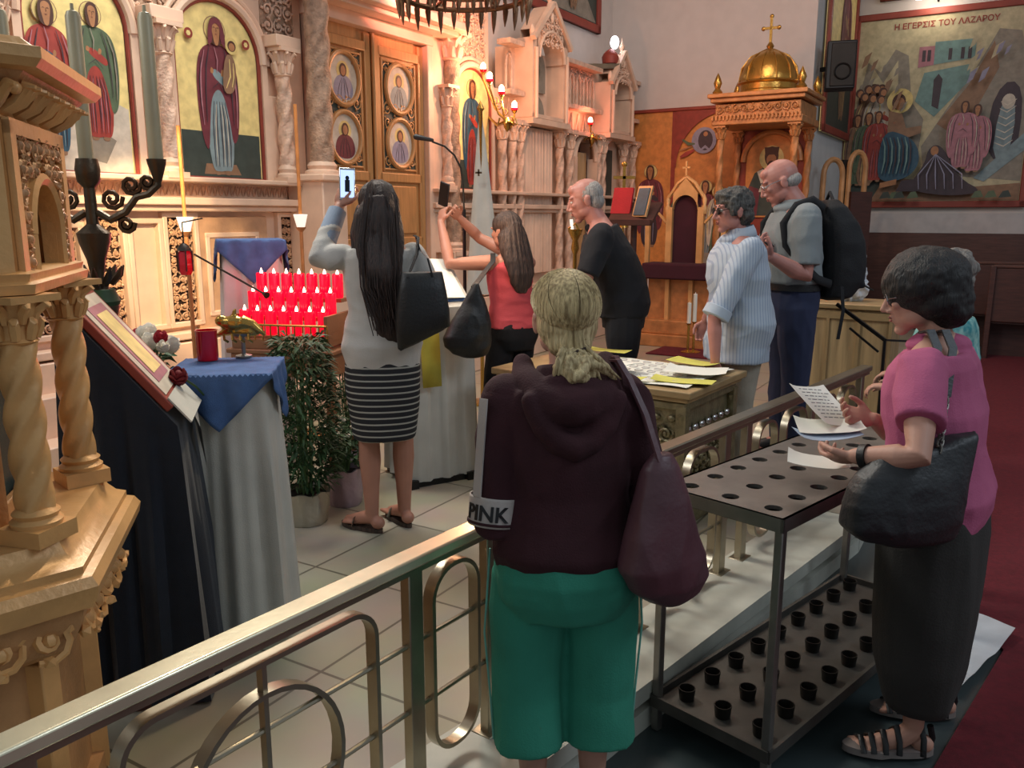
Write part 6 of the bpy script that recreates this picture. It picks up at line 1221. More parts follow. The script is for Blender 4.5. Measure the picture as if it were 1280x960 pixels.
ph = thing('phone', 'dark phone held up by the woman in the coral top', 'phone', at(555, 243, 5.16)); m = MB(); m.box((0, 0, 0), (.074, .010, .145)); m.build('case', 'black plastic', ph, bevel=.004); m = MB(); m.box((0, -.0062, 0), (.064, .002, .125)); m.build('screen', 'dark iron', ph); ph.rotation_euler = (radians(10), radians(18), radians(-35))
bg = thing('handbag', 'large slouchy black bag hanging from the shoulder of the woman in coral', 'bag', at(590, 410, 4.52)); m = MB(); C_ = at(588, 405, 4.50); rx = V((.95, .3, 0)).normalized(); ry = V((-.3, .95, 0)); rs = []
for z, w0, w1, t in ((.22, .03, .045, .015), (.16, -.02, .065, .03), (.08, -.075, .095, .05), (-.0, -.125, .112, .065), (-.07, -.15, .115, .07), (-.12, -.15, .11, .065), (-.16, -.10, .10, .05), (-.18, -.03, .085, .03)):
    c_, w = (w0+w1)/2, (w1-w0)/2; rs.append([C_+rx*(c_+w*cos(a))+ry*t*sin(a)+V((0, 0, z)) for a in [2*pi*j/28 for j in range(28)]])
m.rings(rs); m.blob('bag_body', 'black leather', bg, .007, 4, wrinkle(.007, (8, 8, 8), 5)); m = MB(); top = C.T((-.135, -.0, 1.395))
strap(m, [C_+rx*.02+V((0, -.0, .20)), (C_+rx*.03+V((0, 0, .2))).lerp(top+V((.0, -.07, -.02)), .55), top+V((.0, -.065, -.03)), top+V((0, -.03, .012)), top+V((0, .02, .012))], .03, .007, rx); m.build('strap', 'black leather', bg, world=True)

# ------------------------------------------------ man in black, leaning forward
D = Fig('balding grey-haired man in a black tee shirt, leaning forward behind the silver chest', .68, 5.12, .168, 176, 1.73, 20, (0, 10, 0), 1.0, True)
D.loft(TM); D.headmesh(); elL = at(733, 345, 4.86); wrL = at(700, 400, 4.9); D.arm(-1, elL, wrL); D.hand(wrL, V((-.5, 0, -.5)), V((.3, .8, 0)), -1); elR = D.T((.23, .15, 1.12)); wrR = elR+V((-.22, -.02, -.08)); D.arm(1, elR, wrR); D.hand(wrR, V((-.8, 0, -.3)), V((0, -.5, -.4)), 1)
for sd, x, y in ((-1, .66, 5.04), (1, .70, 5.24)): hp = D.G((sd*.085, 0, .86)); D.leg(sd, hp.lerp(V((x, y, .26)), .52), V((x, y, .25)), V((x-1, y, .2)), hip=hp)
D.body('skin ruddy'); D.face('skin ruddy'); mat('black tee', '#0e1017', .9, 0, .2, 200, .1)
g = MB(); D.loft([(.84, .182, .14, .01)]+grown(TM, .022, .86, 1.37, lambda z: .012*(z < 1.2)), g); g.ell(D.T((0, -.01, 1.375)), (.09*D.k, .065*D.k, .035*D.k)); D.arm(-1, elL, wrL, g, .022, .46); D.arm(1, elR, wrR, g, .022, .46); g.blob('tee_shirt', 'black tee', D.root, .008, 4, wrinkle(.006, (7, 7, 7), 4))
mat('dark trousers', '#1b1d24', .9, 0, .2, 200, .1); g = MB(); D.loft([(.78, .15, .12, -.0), (.86, .172, .13, -.0), (.95, .175, .13, 0), (1.0, .17, .125, 0)], g)
for sd, x, y in ((-1, .66, 5.04), (1, .70, 5.24)): hp = D.G((sd*.085, 0, .86)); D.leg(sd, hp.lerp(V((x, y, .26)), .52), V((x, y, .25)), V((x-1, y, .2)), g, .02, hip=hp, foot=False)
g.blob('trousers', 'dark trousers', D.root, .009, 4, wrinkle(.005, (8, 8, 4), 2))
for x, y in ((.66, 5.04), (.70, 5.24)): m = MB(); m.tube([V((x+.05, y, .22)), V((x-.04, y, .225)), V((x-.12, y, .21)), V((x-.2, y, .20))], [.045, .047, .042, .026], 12, round_end=True); m.build('shoe', 'black leather', D.root, world=True)
g = MB(); E_ = lambda c, r: g.ell(D.H(c), tuple(x*D.k for x in r), D.HR(), n=20, m=14); E_((0, -.022, .030), (.0765, .090, .080)); E_((0, -.045, -.02), (.070, .060, .055)); g.blob('hair', 'hair white grey', D.root, .005, 3, wrinkle(.0015, (60, 60, 60), 1))

# ------------------------------------------------ woman in pale striped shirt
Ew = Fig('short-haired woman with glasses in a pale striped shirt, standing right of the silver chest', 1.27, 4.68, .168, 186, 1.62, 4, (4, 4, 0), 1.14)
Ew.loft(TF); Ew.headmesh(); elL = at(893, 398, 4.44); wrL = at(894, 452, 4.42); Ew.arm(-1, elL, wrL); Ew.hand(wrL, V((-.05, 0, -1)), V((.3, .9, 0)), -1, (.3, .4, .3)); elR = Ew.T((.22, .04, 1.10)); wrR = elR+V((-.06, .05, -.2)); Ew.arm(1, elR, wrR); Ew.hand(wrR, V((-.2, 0, -1)), V((0, -1, 0)), 1)
LG = ((-1, 1.29, 4.61), (1, 1.28, 4.80))
for sd, x, y in LG: hp = Ew.G((sd*.09, 0, .86)); Ew.leg(sd, hp.lerp(V((x, y, .26)), .52), V((x, y, .25)), V((x-1, y, .2)), hip=hp)
Ew.body('skin ruddy'); mat('smoke lens', '#1b1a1c', .1); Ew.face('skin ruddy', 'dark iron', 'smoke lens')
stripes('pale striped shirt', '#a9b4c0', '#8f9cb0', 0, .016, .35)
g = MB(); Ew.loft([(.71, .205, .165, .01), (.80, .205, .168, .01)]+grown(TF, .036, .86, 1.37, lambda z: .018*(z < 1.25)), g); g.ell(Ew.T((0, -.012, 1.385)), (.112*Ew.k, .082*Ew.k, .042*Ew.k), n=20); g.tube([Ew.T((0, -.02, 1.37)), Ew.T((0, -.018, 1.445))], [.085*Ew.k, .068*Ew.k], 20); Ew.arm(-1, elL, wrL, g, .026, .60); cu = Ew.cuff; Ew.arm(1, elR, wrR, g, .026, .60)
g.blob('shirt', 'pale striped shirt', Ew.root, .007, 3, wrinkle(.008, (6, 6, 6), 7)); mat('shirt plain', '#a9b4c0', .85, 0, .1, 100, .05)
g = MB(); g.tube([cu[0]-cu[1]*.035, cu[0]+cu[1]*.02], [cu[2]*1.16, cu[2]*1.2], 20); g.build('rolled_cuff', 'shirt plain', Ew.root, world=True, bevel=.004)
g = MB(); rs = []
for k_, (r_, z_, y_) in enumerate(((.072, 1.405, -.015), (.068, 1.45, -.02), (.080, 1.425, -.02), (.092, 1.395, -.015))): rs.append([Ew.T((r_*1.0*cos(a), y_+r_*sin(a), z_+.012*(-sin(a)))) for a in [2*pi*j/30 for j in range(30)]])
g.rings(rs, cap=False); o = g.build('collar', 'shirt plain', Ew.root, world=True); o.modifiers.new('th', 'SOLIDIFY').thickness = .003
mat('light trousers', '#9b9486', .9, 0, .2, 100, .08); g = MB(); Ew.loft([(.78, .15, .12, -.01), (.86, .185, .14, -.012), (.95, .18, .13, 0)], g)
for sd, x, y in LG: hp = Ew.G((sd*.09, 0, .86)); Ew.leg(sd, hp.lerp(V((x, y, .26)), .52), V((x, y, .25)), V((x-1, y, .2)), g, .02, hip=hp, foot=False)
g.blob('trousers', 'light trousers', Ew.root, .009, 4, wrinkle(.005, (8, 8, 4), 2))
for _, x, y in LG: m = MB(); m.tube([V((x+.05, y, .21)), V((x-.04, y, .215)), V((x-.12, y, .20)), V((x-.18, y, .19))], [.038, .04, .036, .024], 12, round_end=True); m.build('shoe', 'hair brown streaked', Ew.root, world=True)
def shorthair(F, mt, r=(.092, .108, .092), low=-.06, amp=.012, f=24, fringe=True, extra=()):
    g = MB(); E_ = lambda c, q: g.ell(F.H(c), tuple(x*F.k for x in q), F.HR(), n=20, m=14)
    E_((0, -.02, .045), r); E_((0, -.055, low+.03), (r[0]*.92, .065, .07)); 
    for c_, q_ in extra: E_(c_, q_)
    if fringe: E_((0, .045, .085), (.07, .05, .035)); [E_((x*.072, .012, .02), (.018, .045, .05)) for x in (-1, 1)]
    g.blob('hair', mt, F.root, .006, 2, lambda p, n: amp*noise.noise(p*f)+amp*.6*noise.noise(p*f*2.3))
shorthair(Ew, 'hair grey dark', (.090, .104, .088), -.055)

# ------------------------------------------------ man with backpack
M_ = Fig('bald man with glasses in grey polo shirt and navy trousers, looking down at a phone', 1.69, 5.08, .168, 183, 1.82, 3, (-14, 24, 0), 1.0, True)
M_.loft(TM); M_.headmesh(); elL = at(1006, 345, 4.84); wrL = at(966, 322, 4.76); M_.arm(-1, elL, wrL); M_.hand(wrL, at(950, 306, 4.8)-wrL, V((0, .4, .8)), -1, (.5, .7, .6)); elR = M_.T((.25, .06, 1.12)); wrR = at(972, 316, 5.02); M_.arm(1, elR, wrR); M_.hand(wrR, V((-.9, -.3, .3)), V((0, -.3, .8)), 1, (.5, .7, .6))
LG = ((-1, 1.73, 4.98), (1, 1.71, 5.20))
for sd, x, y in LG: hp = M_.G((sd*.085, 0, .86)); M_.leg(sd, hp.lerp(V((x, y, .26)), .52), V((x, y, .25)), V((x-1, y, .2)), hip=hp)
M_.body('skin ruddy'); M_.face('skin ruddy', 'silver'); mat('grey polo', '#7f8688', .9, 0, .2, 200, .06)
g = MB(); M_.loft([(.985, .180, .138, .003)]+grown(TM, .024, .99, 1.37, lambda z: .010*(z < 1.2)), g); g.ell(M_.T((0, -.012, 1.385)), (.118*M_.k, .088*M_.k, .042*M_.k), n=20); g.tube([M_.T((0, -.02, 1.37)), M_.T((0, -.018, 1.435))], [.09*M_.k, .075*M_.k], 20); M_.arm(-1, elL, wrL, g, .026, .46); M_.arm(1, elR, wrR, g, .026, .46); g.blob('polo_shirt', 'grey polo', M_.root, .007, 3, wrinkle(.006, (7, 7, 7), 9))
mat('navy trousers', '#252c47', .9, 0, .2, 200, .1); g = MB(); M_.loft([(.78, .16, .125, -.0), (.86, .178, .135, -.0), (.92, .176, .133, 0), (.99, .172, .13, .003)], g)
for sd, x, y in LG: hp = M_.G((sd*.085, 0, .86)); M_.leg(sd, hp.lerp(V((x, y, .26)), .52), V((x, y, .25)), V((x-1, y, .2)), g, .022, hip=hp, foot=False)
g.blob('trousers', 'navy trousers', M_.root, .009, 4, wrinkle(.006, (8, 8, 4), 2)); g = MB(); M_.loft([(.955, .184, .142, .003), (.99, .184, .142, .003)], g); g.build('belt', 'black leather', M_.root, world=True)
for _, x, y in LG: m = MB(); m.tube([V((x+.05, y, .22)), V((x-.04, y, .225)), V((x-.12, y, .21)), V((x-.2, y, .20))], [.045, .047, .042, .026], 12, round_end=True); m.build('shoe', 'black leather', M_.root, world=True)
g = MB(); E_ = lambda c, r: g.ell(M_.H(c), tuple(x*M_.k for x in r), M_.HR(), n=20, m=14); E_((0, -.045, -.012), (.0745, .066, .045)); g.blob('hair', 'hair white grey', M_.root, .005, 3)
ph = thing('phone', 'dark phone in the hands of the man with the backpack', 'phone', at(950, 302, 4.84)); m = MB(); m.box((0, 0, 0), (.075, .15, .010)); m.build('case', 'black plastic', ph, bevel=.004); m = MB(); m.box((0, 0, .0062), (.066, .13, .002)); m.build('screen', 'dark iron', ph); ph.rotation_euler = (radians(20), 0, radians(95))
bp = thing('backpack', 'black backpack worn by the man in the grey polo shirt', 'backpack', M_.T((0, -.2, 1.2))); m = MB(); mat('black nylon', '#0f1014', .75, 0, .3, 150, .1)
rs = []
for z, ry_, yc, w in ((.90, .05, -.20, .10), (.92, .085, -.22, .14), (1.0, .115, -.25, .155), (1.1, .12, -.255, .16), (1.2, .115, -.25, .16), (1.3, .095, -.23, .15), (1.38, .07, -.205, .125), (1.42, .035, -.19, .08)): rs.append((z, w, ry_, yc))
M_.loft(rs, m, p=3); m.tube([M_.T((-.13, -.33, .98)), M_.T((0, -.375, 1.0)), M_.T((.13, -.33, .98))], .02, 8); m.blob('bag_body', 'black nylon', bp, .008, 4, wrinkle(.004, (8, 8, 6), 3)); 
for sd in (-1, 1):
    m = MB(); q = [M_.T((sd*.09, -.13, 1.38)), M_.T((sd*.12, -.06, 1.425)), M_.T((sd*.13, .03, 1.40)), M_.T((sd*.145, .105, 1.31)), M_.T((sd*.165, .10, 1.2)), M_.T((sd*.20, .03, 1.10)), M_.T((sd*.19, -.06, 1.02)), M_.T((sd*.14, -.15, .99))]; m.tube(q, .026, 10, flat=(1, .45)); m.build('shoulder_strap', 'black nylon', bp, world=True)
m = MB(); m.tube([M_.T((-.05, -.2, 1.41)), M_.T((0, -.2, 1.46)), M_.T((.05, -.2, 1.41))], .01, 8); m.build('top_handle', 'black nylon', bp, world=True)
m = MB(); strap(m, [M_.T((-.17, -.2, .98)), M_.T((-.185, -.21, .85)), M_.T((-.17, -.2, .70))], .02, .004, M_.f); m.build('loose_strap', 'black nylon', bp, world=True)

# ------------------------------------------------ person in turquoise, behind the pink shirt
Q = Fig('grey-haired person in turquoise patterned top, mostly hidden behind the woman in pink', 1.83, 3.48, .0, 150, 1.50, 2, (10, 0, 0), 1.05)
Q.loft(TF); Q.headmesh()
for sd in (-1, 1): e = Q.T((sd*.24, .0, 1.10)); w_ = Q.T((sd*.18, .2, 1.05)); Q.arm(sd, e, w_); Q.hand(w_, Q.f, V((0, 0, -1)), sd)
for sd in (-1, 1): hp = Q.G((sd*.085, 0, .86)); a_ = Q.G((sd*.09, -.02, .09)); Q.leg(sd, hp.lerp(a_, .52), a_, a_+Q.f, hip=hp)
Q.body('skin pale', .007); mat('turquoise print', '#2f7f86', .85, 0, .1, 50, .1, 26, col2='#8fb9b0'); g = MB(); Q.loft([(.80, .19, .14, -.01)]+grown(TF, .026, .86, 1.37, lambda z: .01*(z < 1.2)), g)
for sd in (-1, 1): Q.arm(sd, Q.T((sd*.24, .0, 1.10)), Q.T((sd*.18, .2, 1.05)), g, .022, .5)
g.blob('top', 'turquoise print', Q.root, .009, 4, wrinkle(.006, (7, 7, 7), 5)); g = MB(); Q.loft([(.78, .16, .12, -.01), (.86, .182, .135, -.012), (.95, .178, .13, 0)], g)
for sd in (-1, 1): hp = Q.G((sd*.085, 0, .86)); a_ = Q.G((sd*.09, -.02, .09)); Q.leg(sd, hp.lerp(a_, .52), a_, a_+Q.f, g, .022, hip=hp, foot=False)
g.blob('trousers', 'dark trousers', Q.root, .01, 3)
for sd in (-1, 1): a_ = Q.G((sd*.09, 0, 0)); m = MB(); m.tube([a_+V((0, 0, .05))-Q.f*.06, a_+V((0, 0, .055))+Q.f*.04, a_+V((0, 0, .035))+Q.f*.15], [.04, .042, .028], 12, round_end=True); m.build('shoe', 'black leather', Q.root, world=True)
shorthair(Q, 'hair grey', (.092, .108, .092), -.05)

# ------------------------------------------------ woman in pink
K = Fig('dark-haired woman in pink tee shirt and long dark skirt, holding sheets at the candle rack', 1.265, 2.41, .0, 143, 1.535, 5, (14, 10, 0), 1.22)
K.loft(TF); K.headmesh(); elL = at(1148, 572, 2.10); wrL = at(1070, 570, 2.22); K.arm(-1, elL, wrL); K.hand(wrL, at(1042, 574, 2.30)-wrL, V((.2, .6, .9)), -1, (.35, .6, .5)); elR = at(1120, 545, 2.66); wrR = at(1092, 524, 2.62); K.arm(1, elR, wrR); K.hand(wrR, at(1066, 520, 2.62)-wrR, V((0, -.6, .6)), 1, (.35, .6, .5))
LG = ((-1, 1.19, 2.33), (1, 1.42, 2.60)); FT = [(V((1.245, 2.345, .10)), V((-1, .10, 0))), (V((1.42, 2.55, .10)), V((-1, .15, 0)))]
for (sd, x, y), (an, fd) in zip(LG, FT): hp = K.G((sd*.09, 0, .86)); K.leg(sd, hp.lerp(an, .52), an, an+fd, hip=hp)
K.body('skin pale', .0045); K.face('skin pale', 'silver'); mat('pink tee', '#ac5578', .85, 0, .2, 200, .06)
g = MB(); K.loft([(.82, .195, .150, -.01)]+grown(TF, .024, .86, 1.37, lambda z: .016*(z < 1.25)), g); g.ell(K.T((0, -.012, 1.385)), (.10*K.k, .075*K.k, .04*K.k), n=18); K.arm(-1, elL, wrL, g, .026, .40); K.arm(1, elR, wrR, g, .026, .44); g.blob('tee_shirt', 'pink tee', K.root, .006, 3, wrinkle(.008, (6, 6, 6), 13))
mat('dark olive cotton', '#302f2c', .9, 0, .2, 150, .1); g = MB(); kc2 = (.0, .0); 
K.loft([(.17, .105, .10, -.02), (.2, .12, .11, -.02), (.35, .155, .135, -.015), (.5, .178, .15, -.01), (.65, .192, .155, -.01), (.78, .20, .155, -.01), (.88, .195, .15, -.01), (.95, .18, .14, 0)], g); g.blob('skirt', 'dark olive cotton', K.root, .008, 5, wrinkle(.012, (5, 5, 1.6), 3))
mat('sandal grey', '#8c817c', .5, .2)
for (sd, x, y), (an, fd) in zip(LG, FT):
    f = fd.normalized(); rt = f.cross(V((0, 0, 1))); base = V((an.x, an.y, 0)); m = MB(); pr = []
    for j in range(28): a = 2*pi*j/28; w_ = .048 if cos(a) > 0 else .038; pr.append(base+f*(.07+.138*cos(a))+rt*w_*sin(a))
    m.rings([[q+V((0, 0, z)) for q in pr] for z in (.013, .035)]); m.build('sandal_sole', 'sandal grey', K.root, world=True); m = MB()
    for u, hh in ((.155, .052), (.125, .062), (.09, .075), (.05, .092), (-.02, .11)): b0 = base+f*u; m.tube([b0+rt*.046+V((0, 0, .03)), b0+rt*.038+V((0, 0, hh*.75)), b0+V((0, 0, hh+.01)), b0-rt*.038+V((0, 0, hh*.75)), b0-rt*.046+V((0, 0, .03))], .009, 8, flat=(.5, 1))
    m.tube([base-f*.05+V((0, 0, .03)), base-f*.06+V((0, 0, .07)), base-f*.05+V((0, 0, .11))], .01, 8); m.build('sandal_straps', 'black leather', K.root, world=True)
m = MB(); dd = (wrL-elL).normalized(); m.tube([wrL-dd*.035, wrL-dd*.015], [.034, .033], 18); m.build('wristband', 'black leather', K.root, world=True)
shorthair(K, 'hair near black', (.118, .130, .108), -.055, .006, 24, extra=[((0, -.05, -.01), (.108, .098, .085)), ((0, -.07, -.055), (.085, .07, .06))])
bg = thing('handbag', 'big dark grey tote bag with chain-linked straps, on the shoulder of the woman in pink', 'bag', at(1145, 615, 2.2)); mat('charcoal leather', '#25272a', .5, 0, .25, 80, .12)
C_ = at(1140, 612, 2.17); rx = V((.97, .22, 0)).normalized(); ry = V((-.22, .97, 0)); m = MB(); rs = []
for z, w0, w1, t in ((.125, -.115, .185, .025), (.115, -.12, .185, .04), (.05, -.165, .165, .065), (-.03, -.20, .15, .08), (-.09, -.195, .145, .08), (-.13, -.15, .135, .065), (-.15, -.06, .12, .04)):
    c_, w = (w0+w1)/2, (w1-w0)/2; rs.append([C_+rx*(c_+w*cos(a)*(abs(cos(a))**3+abs(sin(a))**3)**(-1/3))+ry*t*sin(a)+V((0, 0, z+.028*cos(a)*(z > .1))) for a in [2*pi*j/32 for j in range(32)]])
m.rings(rs); m.blob('bag_body', 'charcoal leather', bg, .006, 4, wrinkle(.006, (7, 7, 7), 15)); top = K.T((-.10, -.03, 1.415)); m = MB(); ch_ = MB()
for q, (dx, dz) in enumerate(((-.035, 0), (.035, 0))):
    b0 = C_+rx*(.02+dx)+V((0, -.03, .12)); e0 = top+V((.0+dx*.6, -.045, -.02)); md_ = b0.lerp(e0, .5); strap(m, [md_, b0.lerp(e0, .75), e0, e0+V((-.005, .04, .045)), e0+V((-.0, .10, .03))], .026, .006, rx)
    for i in range(9): c_ = b0.lerp(md_, i/8.5); u_ = (md_-b0).normalized(); v_ = (rx if i % 2 else ry); ch_.tube([c_+u_*.014*cos(a)+v_*.009*sin(a) for a in [2*pi*j/10 for j in range(10)]], .0028, 5, loop=True)
m.build('strap', 'charcoal leather', bg, world=True); ch_.build('chain', 'steel', bg, world=True)
def held(label, c, w, h, mt, rot, ink=0, seed=0, cat='paper'):
    m = MB(); sheet(m, (0, 0), w, h, 0, 0, .004, seed); o = m.build('paper_sheet', mt); o.location = c; o.rotation_euler = rot; tag(o, label, cat, 'sheets at the candle rack')
    if ink:
        m = MB(); rnd = random.Random(seed)
        for i in range(ink):
            y = h*.36-i*h*.72/max(1, ink-1); x = -w*.36
            while x < w*.30: l = rnd.uniform(.008, .022); m.box((x+l/2, y, .0135+.002*0), (l, .0035, .0008)); x += l+.006
        m.build('writing', 'ink', o)
held('printed white sheet held highest over the candle rack by the woman in pink', at(1027, 508, 2.68), .15, .20, 'paper', (radians(28), radians(8), radians(25)), 9, 1)
held('white folded sheet in the right hand of the woman in pink, above the blue one', at(1036, 534, 2.60), .20, .12, 'paper', (radians(6), radians(-4), radians(-8)), 0, 2)
held('pale blue sheet just under the folded white one', at(1034, 545, 2.56), .19, .10, 'blue paper', (radians(4), radians(-3), radians(6)), 0, 3)
held('white sheet in the left hand of the woman in pink, lying lowest over the rack', at(1022, 578, 2.36), .17, .10, 'paper', (radians(4), radians(4), radians(-18)), 0, 4)

# ------------------------------------------------ blonde woman in the foreground
F = Fig('blonde woman in maroon hooded sweatshirt and green cropped trousers, seen from behind', .135, 2.02, .0, 97, 1.505, 2, (2, 4, 0), 1.0)
F.loft(TF); F.headmesh(); elL = at(616, 655, 1.96); wrL = F.T((-.10, .24, 1.02)); F.arm(-1, elL, wrL); F.hand(wrL, F.f*.6+F.r*.6, V((0, 0, -1))-F.f, -1); elR = F.T((.235, -.03, 1.08)); wrR = F.T((.12, .22, 1.06)); F.arm(1, elR, wrR); F.hand(wrR, F.f*.6-F.r*.6, V((0, 0, -1)), 1)
LG = []
for sd in (-1, 1): hp = F.G((sd*.092, 0, .86)); a_ = F.G((sd*.088, -.02, .09)); LG.append((sd, hp, a_)); F.leg(sd, hp.lerp(a_, .5)+F.f*.01, a_, a_+F.f+F.r*sd*.2, hip=hp)
F.body('skin pale', .0045); mat('maroon fleece', '#38171e', .92, 0, .25, 220, .12, 10)
g = MB(); F.loft([(.868, .190, .142, -.012)]+grown(TF, .030, .90, 1.37, lambda z: .010*(z < 1.25)), g); F.arm(-1, elL, wrL, g, .024, .62); F.arm(1, elR, wrR, g, .024, .9); g.tube([F.T((0, -.02, 1.36)), F.T((0, -.016, 1.425))], [.10*F.k, .078*F.k], 20)
g.blob('sweatshirt', 'maroon fleece', F.root, .006, 3, wrinkle(.009, (6, 6, 5), 21))
# hood lying on the back
g = MB(); rs = []
for k_ in range(15):
    t_ = k_/14; a = pi*1.05*(t_-.5); cx_ = sin(a)*.118; dz = -cos(a)*.10; rr = .034+.020*cos(a)
    rs.append((F.T((cx_, .035-.155*cos(a)**1 if cos(a) > 0 else .035, 1.415+dz*.85)), rr))
g.tube([q for q, _ in rs], [r*F.k for _, r in rs], 14, round_end=True); g.tube([F.T((x, -.115-.02*(1-abs(x)*9), 1.36-.135*(1-(abs(x)/.12)**2))) for x in (-.115, -.08, -.04, 0, .04, .08, .115)], [.02, .030, .034, .036, .034, .030, .02], 12, round_end=True)
g.ell(F.T((0, -.095, 1.34)), (.105*F.k, .04*F.k, .085*F.k), F.HR(), n=18, m=12); g.blob('hood', 'maroon fleece', F.root, .006, 3, wrinkle(.006, (7, 7, 9), 5))
# sleeve stripe and white band with black lettering
mat('off white knit', '#b9b1ab', .85, 0, .15, 200, .05); shL = F.T((-.165*F.w, -.005, 1.355)); axis = (elL-shL).normalized(); L_ = (elL-shL).length
outw = V((-1, -.25, 0)); outw = (outw-axis*outw.dot(axis)).normalized(); back = axis.cross(outw)
if back.y > 0: back = -back
def slv(t, ang, r): return shL+axis*L_*t+(outw*cos(ang)+back*sin(ang))*r
def rad(t): return (.074-(.074-.061)*t)*F.k+.003
m = MB(); sa = .55; strap(m, [slv(t, sa, rad(t)+.002) for t in (.06, .15, .25, .35, .45, .55, .65, .78)], .026, .004, (back*cos(sa)-outw*sin(sa))); m.build('sleeve_stripe', 'off white knit', F.root, world=True)
m = MB(); rs = []
for t in (.78, .80, .97, 1.0): rs.append([slv(t, a, rad(t)+.003) for a in [2*pi*j/36 for j in range(36)]])
m.rings(rs, cap=False); o = m.build('sleeve_band', 'off white knit', F.root, world=True); o.modifiers.new('th', 'SOLIDIFY').thickness = .003
def bd(co): a = 1.0+co.x/.064; q = slv(.90-co.y/L_, a, rad(.9)+.005+co.z) - F.root.location; return q
text('PINK', .052, (0, 0, 0), (0, 0, 0), 'black plastic', F.root, 'band_lettering', .0012, 'CENTER', bd)
m = MB(); rs = []
for t in (.965, .985): rs.append([slv(t, a, rad(t)+.0055) for a in [2*pi*j/36 for j in range(36)]])
m.rings(rs, cap=False); o = m.build('band_edge', 'maroon fleece', F.root, world=True); o.modifiers.new('th', 'SOLIDIFY').thickness = .002
mat('green jersey', '#318a72', .88, 0, .2, 200, .07, 8)
g = MB(); F.loft([(.74, .165, .135, -.012), (.80, .195, .150, -.02), (.86, .200, .155, -.026), (.93, .190, .145, -.018), (.98, .17, .125, -.008)], g); [g.ell(F.G((x*.075, -.085, .84)), (.085, .075, .09)) for x in (-1, 1)]
for sd, hp, a_ in LG:
    q = a_.lerp(hp, .30)+V((0, 0, 0)); kn = hp.lerp(a_, .5)+F.f*.01; o_ = F.r*sd*.012; g.tube([hp+V((0, 0, -.02)), hp.lerp(kn, .5)+o_, kn+o_, q+o_], [.112*F.k, .108*F.k, .100*F.k, .104*F.k], 22)
g.blob('cropped_trousers', 'green jersey', F.root, .006, 3, wrinkle(.008, (6, 6, 3), 31))
for sd, hp, a_ in LG: m = MB(); b0 = V((a_.x, a_.y, 0)); m.tube([b0+V((0, 0, .05))-F.f*.05, b0+V((0, 0, .055))+F.f*.05, b0+V((0, 0, .035))+F.f*.17], [.042, .045, .03], 12, round_end=True); m.build('shoe', 'black leather', F.root, world=True)
# side seams
mat('pale piping', '#6fb0a0', .8); m = MB()
for sd, hp, a_ in LG: m = MB(); kn = hp.lerp(a_, .5); m.tube([hp+F.r*sd*.108+V((0, 0, .05)), hp.lerp(kn, .5)+F.r*sd*.125, kn+F.r*sd*.112, a_.lerp(hp, .32)+F.r*sd*.105], .003, 6); m.build('side_seam', 'pale piping', F.root, world=True)
# blonde hair gathered in a low loose bun
hc = F.H((0, -.02, .03)); g = MB(); E_ = lambda c, r, R=None: g.ell(F.H(c), tuple(x*F.k for x in r), F.HR() @ (R or Matrix.Identity(3)), n=22, m=14)
E_((0, -.02, .045), (.088, .108, .088)); E_((0, -.045, -.005), (.082, .078, .088)); E_((0, -.068, -.055), (.062, .052, .05))
g.blob('hair', 'hair blonde', F.root, .005, 2, streak(.003, hc.x, hc.y, 40)); rnd = random.Random(8); g = MB()
def lock(pts, r, n=10): g.tube(pts, r, n, round_end=True)
bb = MB()
for i in range(5):
    a0 = i*1.25; tl = Euler((-.5+.25*i, .5-.3*i, .2*i)).to_matrix(); bb.tube([F.H(V((.012, -.118, -.125))+tl@V((.040*cos(a0+t), .016*sin(t*1.5), .026*sin(a0+t)))) for t in [q*.5 for q in range(11)]], [.008]+[.016*F.k]*9+[.008], 10, round_end=True)
bb.tube([F.H(q) for q in ((.03, -.12, -.11), (.065, -.125, -.115), (.095, -.115, -.135), (.12, -.10, -.165))], [.018, .017, .012, .003], 10, round_end=True); bb.tube([F.H(q) for q in ((-.02, -.11, -.09), (-.045, -.118, -.12), (-.05, -.12, -.16), (-.04, -.12, -.185))], [.012, .012, .008, .002], 10, round_end=True)
bc_ = F.H((0.01, -.12, -.12)); bb.blob('bun', 'hair blonde', F.root, .004, 2, lambda p, n: .003*noise.noise(V((p.x*60, p.y*60, p.z*60)))+.003*noise.noise(V(((p.x+p.z)*140, p.y*30, (p.x-p.z)*30))))
for i in range(7):
    a = rnd.uniform(0, 2*pi); c_ = V((rnd.uniform(-.022, .022), -.105+rnd.uniform(-.012, .012), -.098+rnd.uniform(-.02, .02))); R0 = rnd.uniform(.022, .04); tl = Euler((rnd.uniform(-.6, .6), rnd.uniform(-.8, .8), rnd.uniform(-.5, .5))).to_matrix()
    lock([F.H(c_+tl@V((R0*1.3*cos(a+t), .014*sin(t*2), R0*sin(a+t)*.75))) for t in [q*.45 for q in range(10)]], [.002]+[.0055]*8+[.002])
for i in range(12): x = rnd.uniform(-.03, .05); lock([F.H((x*.6, -.11, -.06)), F.H((x*1.6, -.135, -.10)), F.H((x*2.2+.01, -.13, -.135)), F.H((x*2.6+.02, -.115, -.15-rnd.uniform(0, .03)))], [.005, .006, .004, .0015])
g.build('loose_locks', 'hair blonde', F.root, world=True, smooth=70); g = MB()
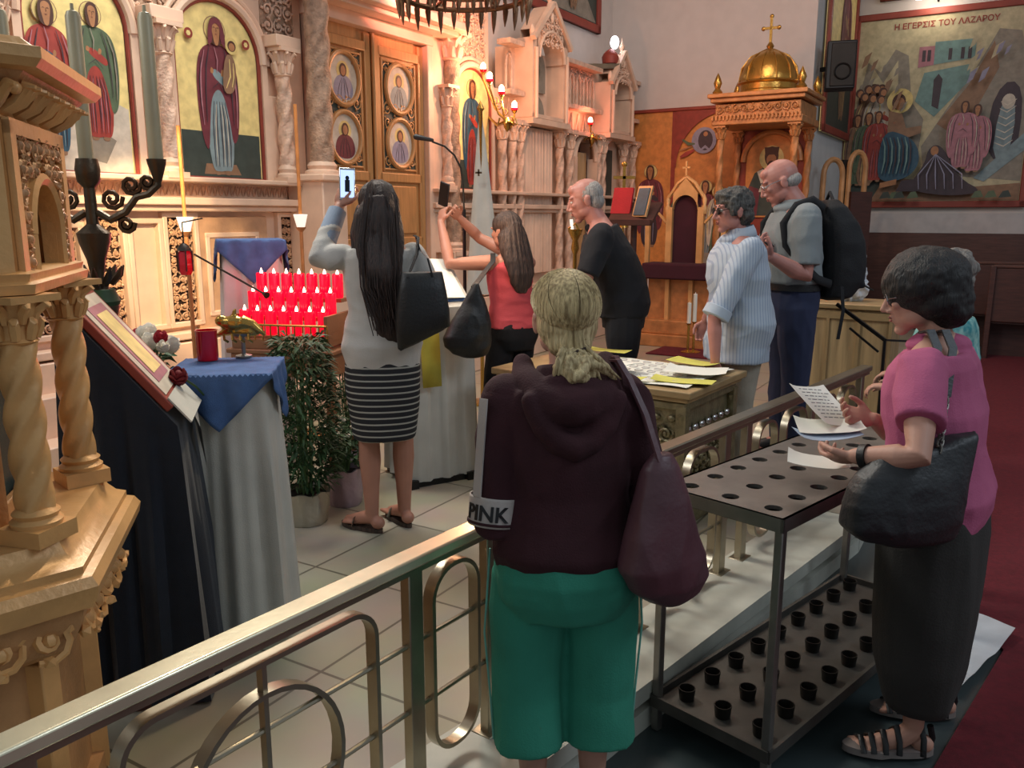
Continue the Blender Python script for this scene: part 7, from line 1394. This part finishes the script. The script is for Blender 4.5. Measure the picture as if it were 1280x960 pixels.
def st2(i):
    a = rnd.uniform(-2.0, 2.0); s = rnd.uniform(0, .35); q = []
    for j in range(9):
        t = s+(1-s)*j/8; e = radians(84-128*t); o_ = 1+.05*t; z_ = a*(1-.8*t*t*t); q.append(F.H((sin(z_)*cos(e)*.091*o_, -.022-cos(z_)*cos(e)*.112*(1+.22*t), .043+sin(e)*.093*o_)))
    q.append(F.H((rnd.uniform(-.02, .03), -.122, -.10))); return q
hairstrands(g, 320, st2, .0015); g.build('hair_strands', 'hair blonde', F.root, world=True)
m = MB(); m.tube([F.H((.04*cos(a), -.105+.02*sin(a), -.08+.012*cos(a))) for a in [2*pi*j/14 for j in range(14)]], .004, 6, loop=True); m.build('hair_tie', 'hair brown streaked', F.root, world=True)
# plum bag
bg = thing('handbag', 'large plum-brown leather tote bag on the right shoulder of the blonde woman', 'bag', at(825, 655, 1.9)); mat('plum leather', '#58383f', .42, 0, .15, 60, .15, 5)
C_ = at(828, 652, 1.92); rx = V((.80, .60, 0)).normalized(); ry = V((-.60, .80, 0)); m = MB(); rs = []
for z, w0, w1, t in ((.175, -.035, .015, .02), (.14, -.06, .035, .035), (.06, -.085, .065, .055), (-.02, -.11, .10, .065), (-.10, -.12, .13, .07), (-.16, -.085, .15, .065), (-.20, -.03, .12, .05), (-.215, .0, .08, .03)):
    c_, w = (w0+w1)/2, (w1-w0)/2; rs.append([C_+rx*(c_+w*cos(a)*(abs(cos(a))**2.6+abs(sin(a))**2.6)**(-1/2.6))+ry*t*sin(a)+V((0, 0, z)) for a in [2*pi*j/32 for j in range(32)]])
m.rings(rs); m.blob('bag_body', 'plum leather', bg, .006, 4, wrinkle(.005, (7, 7, 5), 25)); top = F.T((.12, -.03, 1.42)); m = MB()
for dx, dy in ((-.0, -.02), (.0, .03)): b0 = C_+rx*(-.02)+V((0, dy, .16)); strap(m, [b0, b0.lerp(top+V((.05, -.05+dy, -.03)), .6), top+V((.035, -.055+dy*.5, -.02)), top+V((.01, -.02+dy, .022)), top+V((0, .05+dy, .01))], .016, .006, rx)
m.build('strap', 'plum leather', bg, world=True)
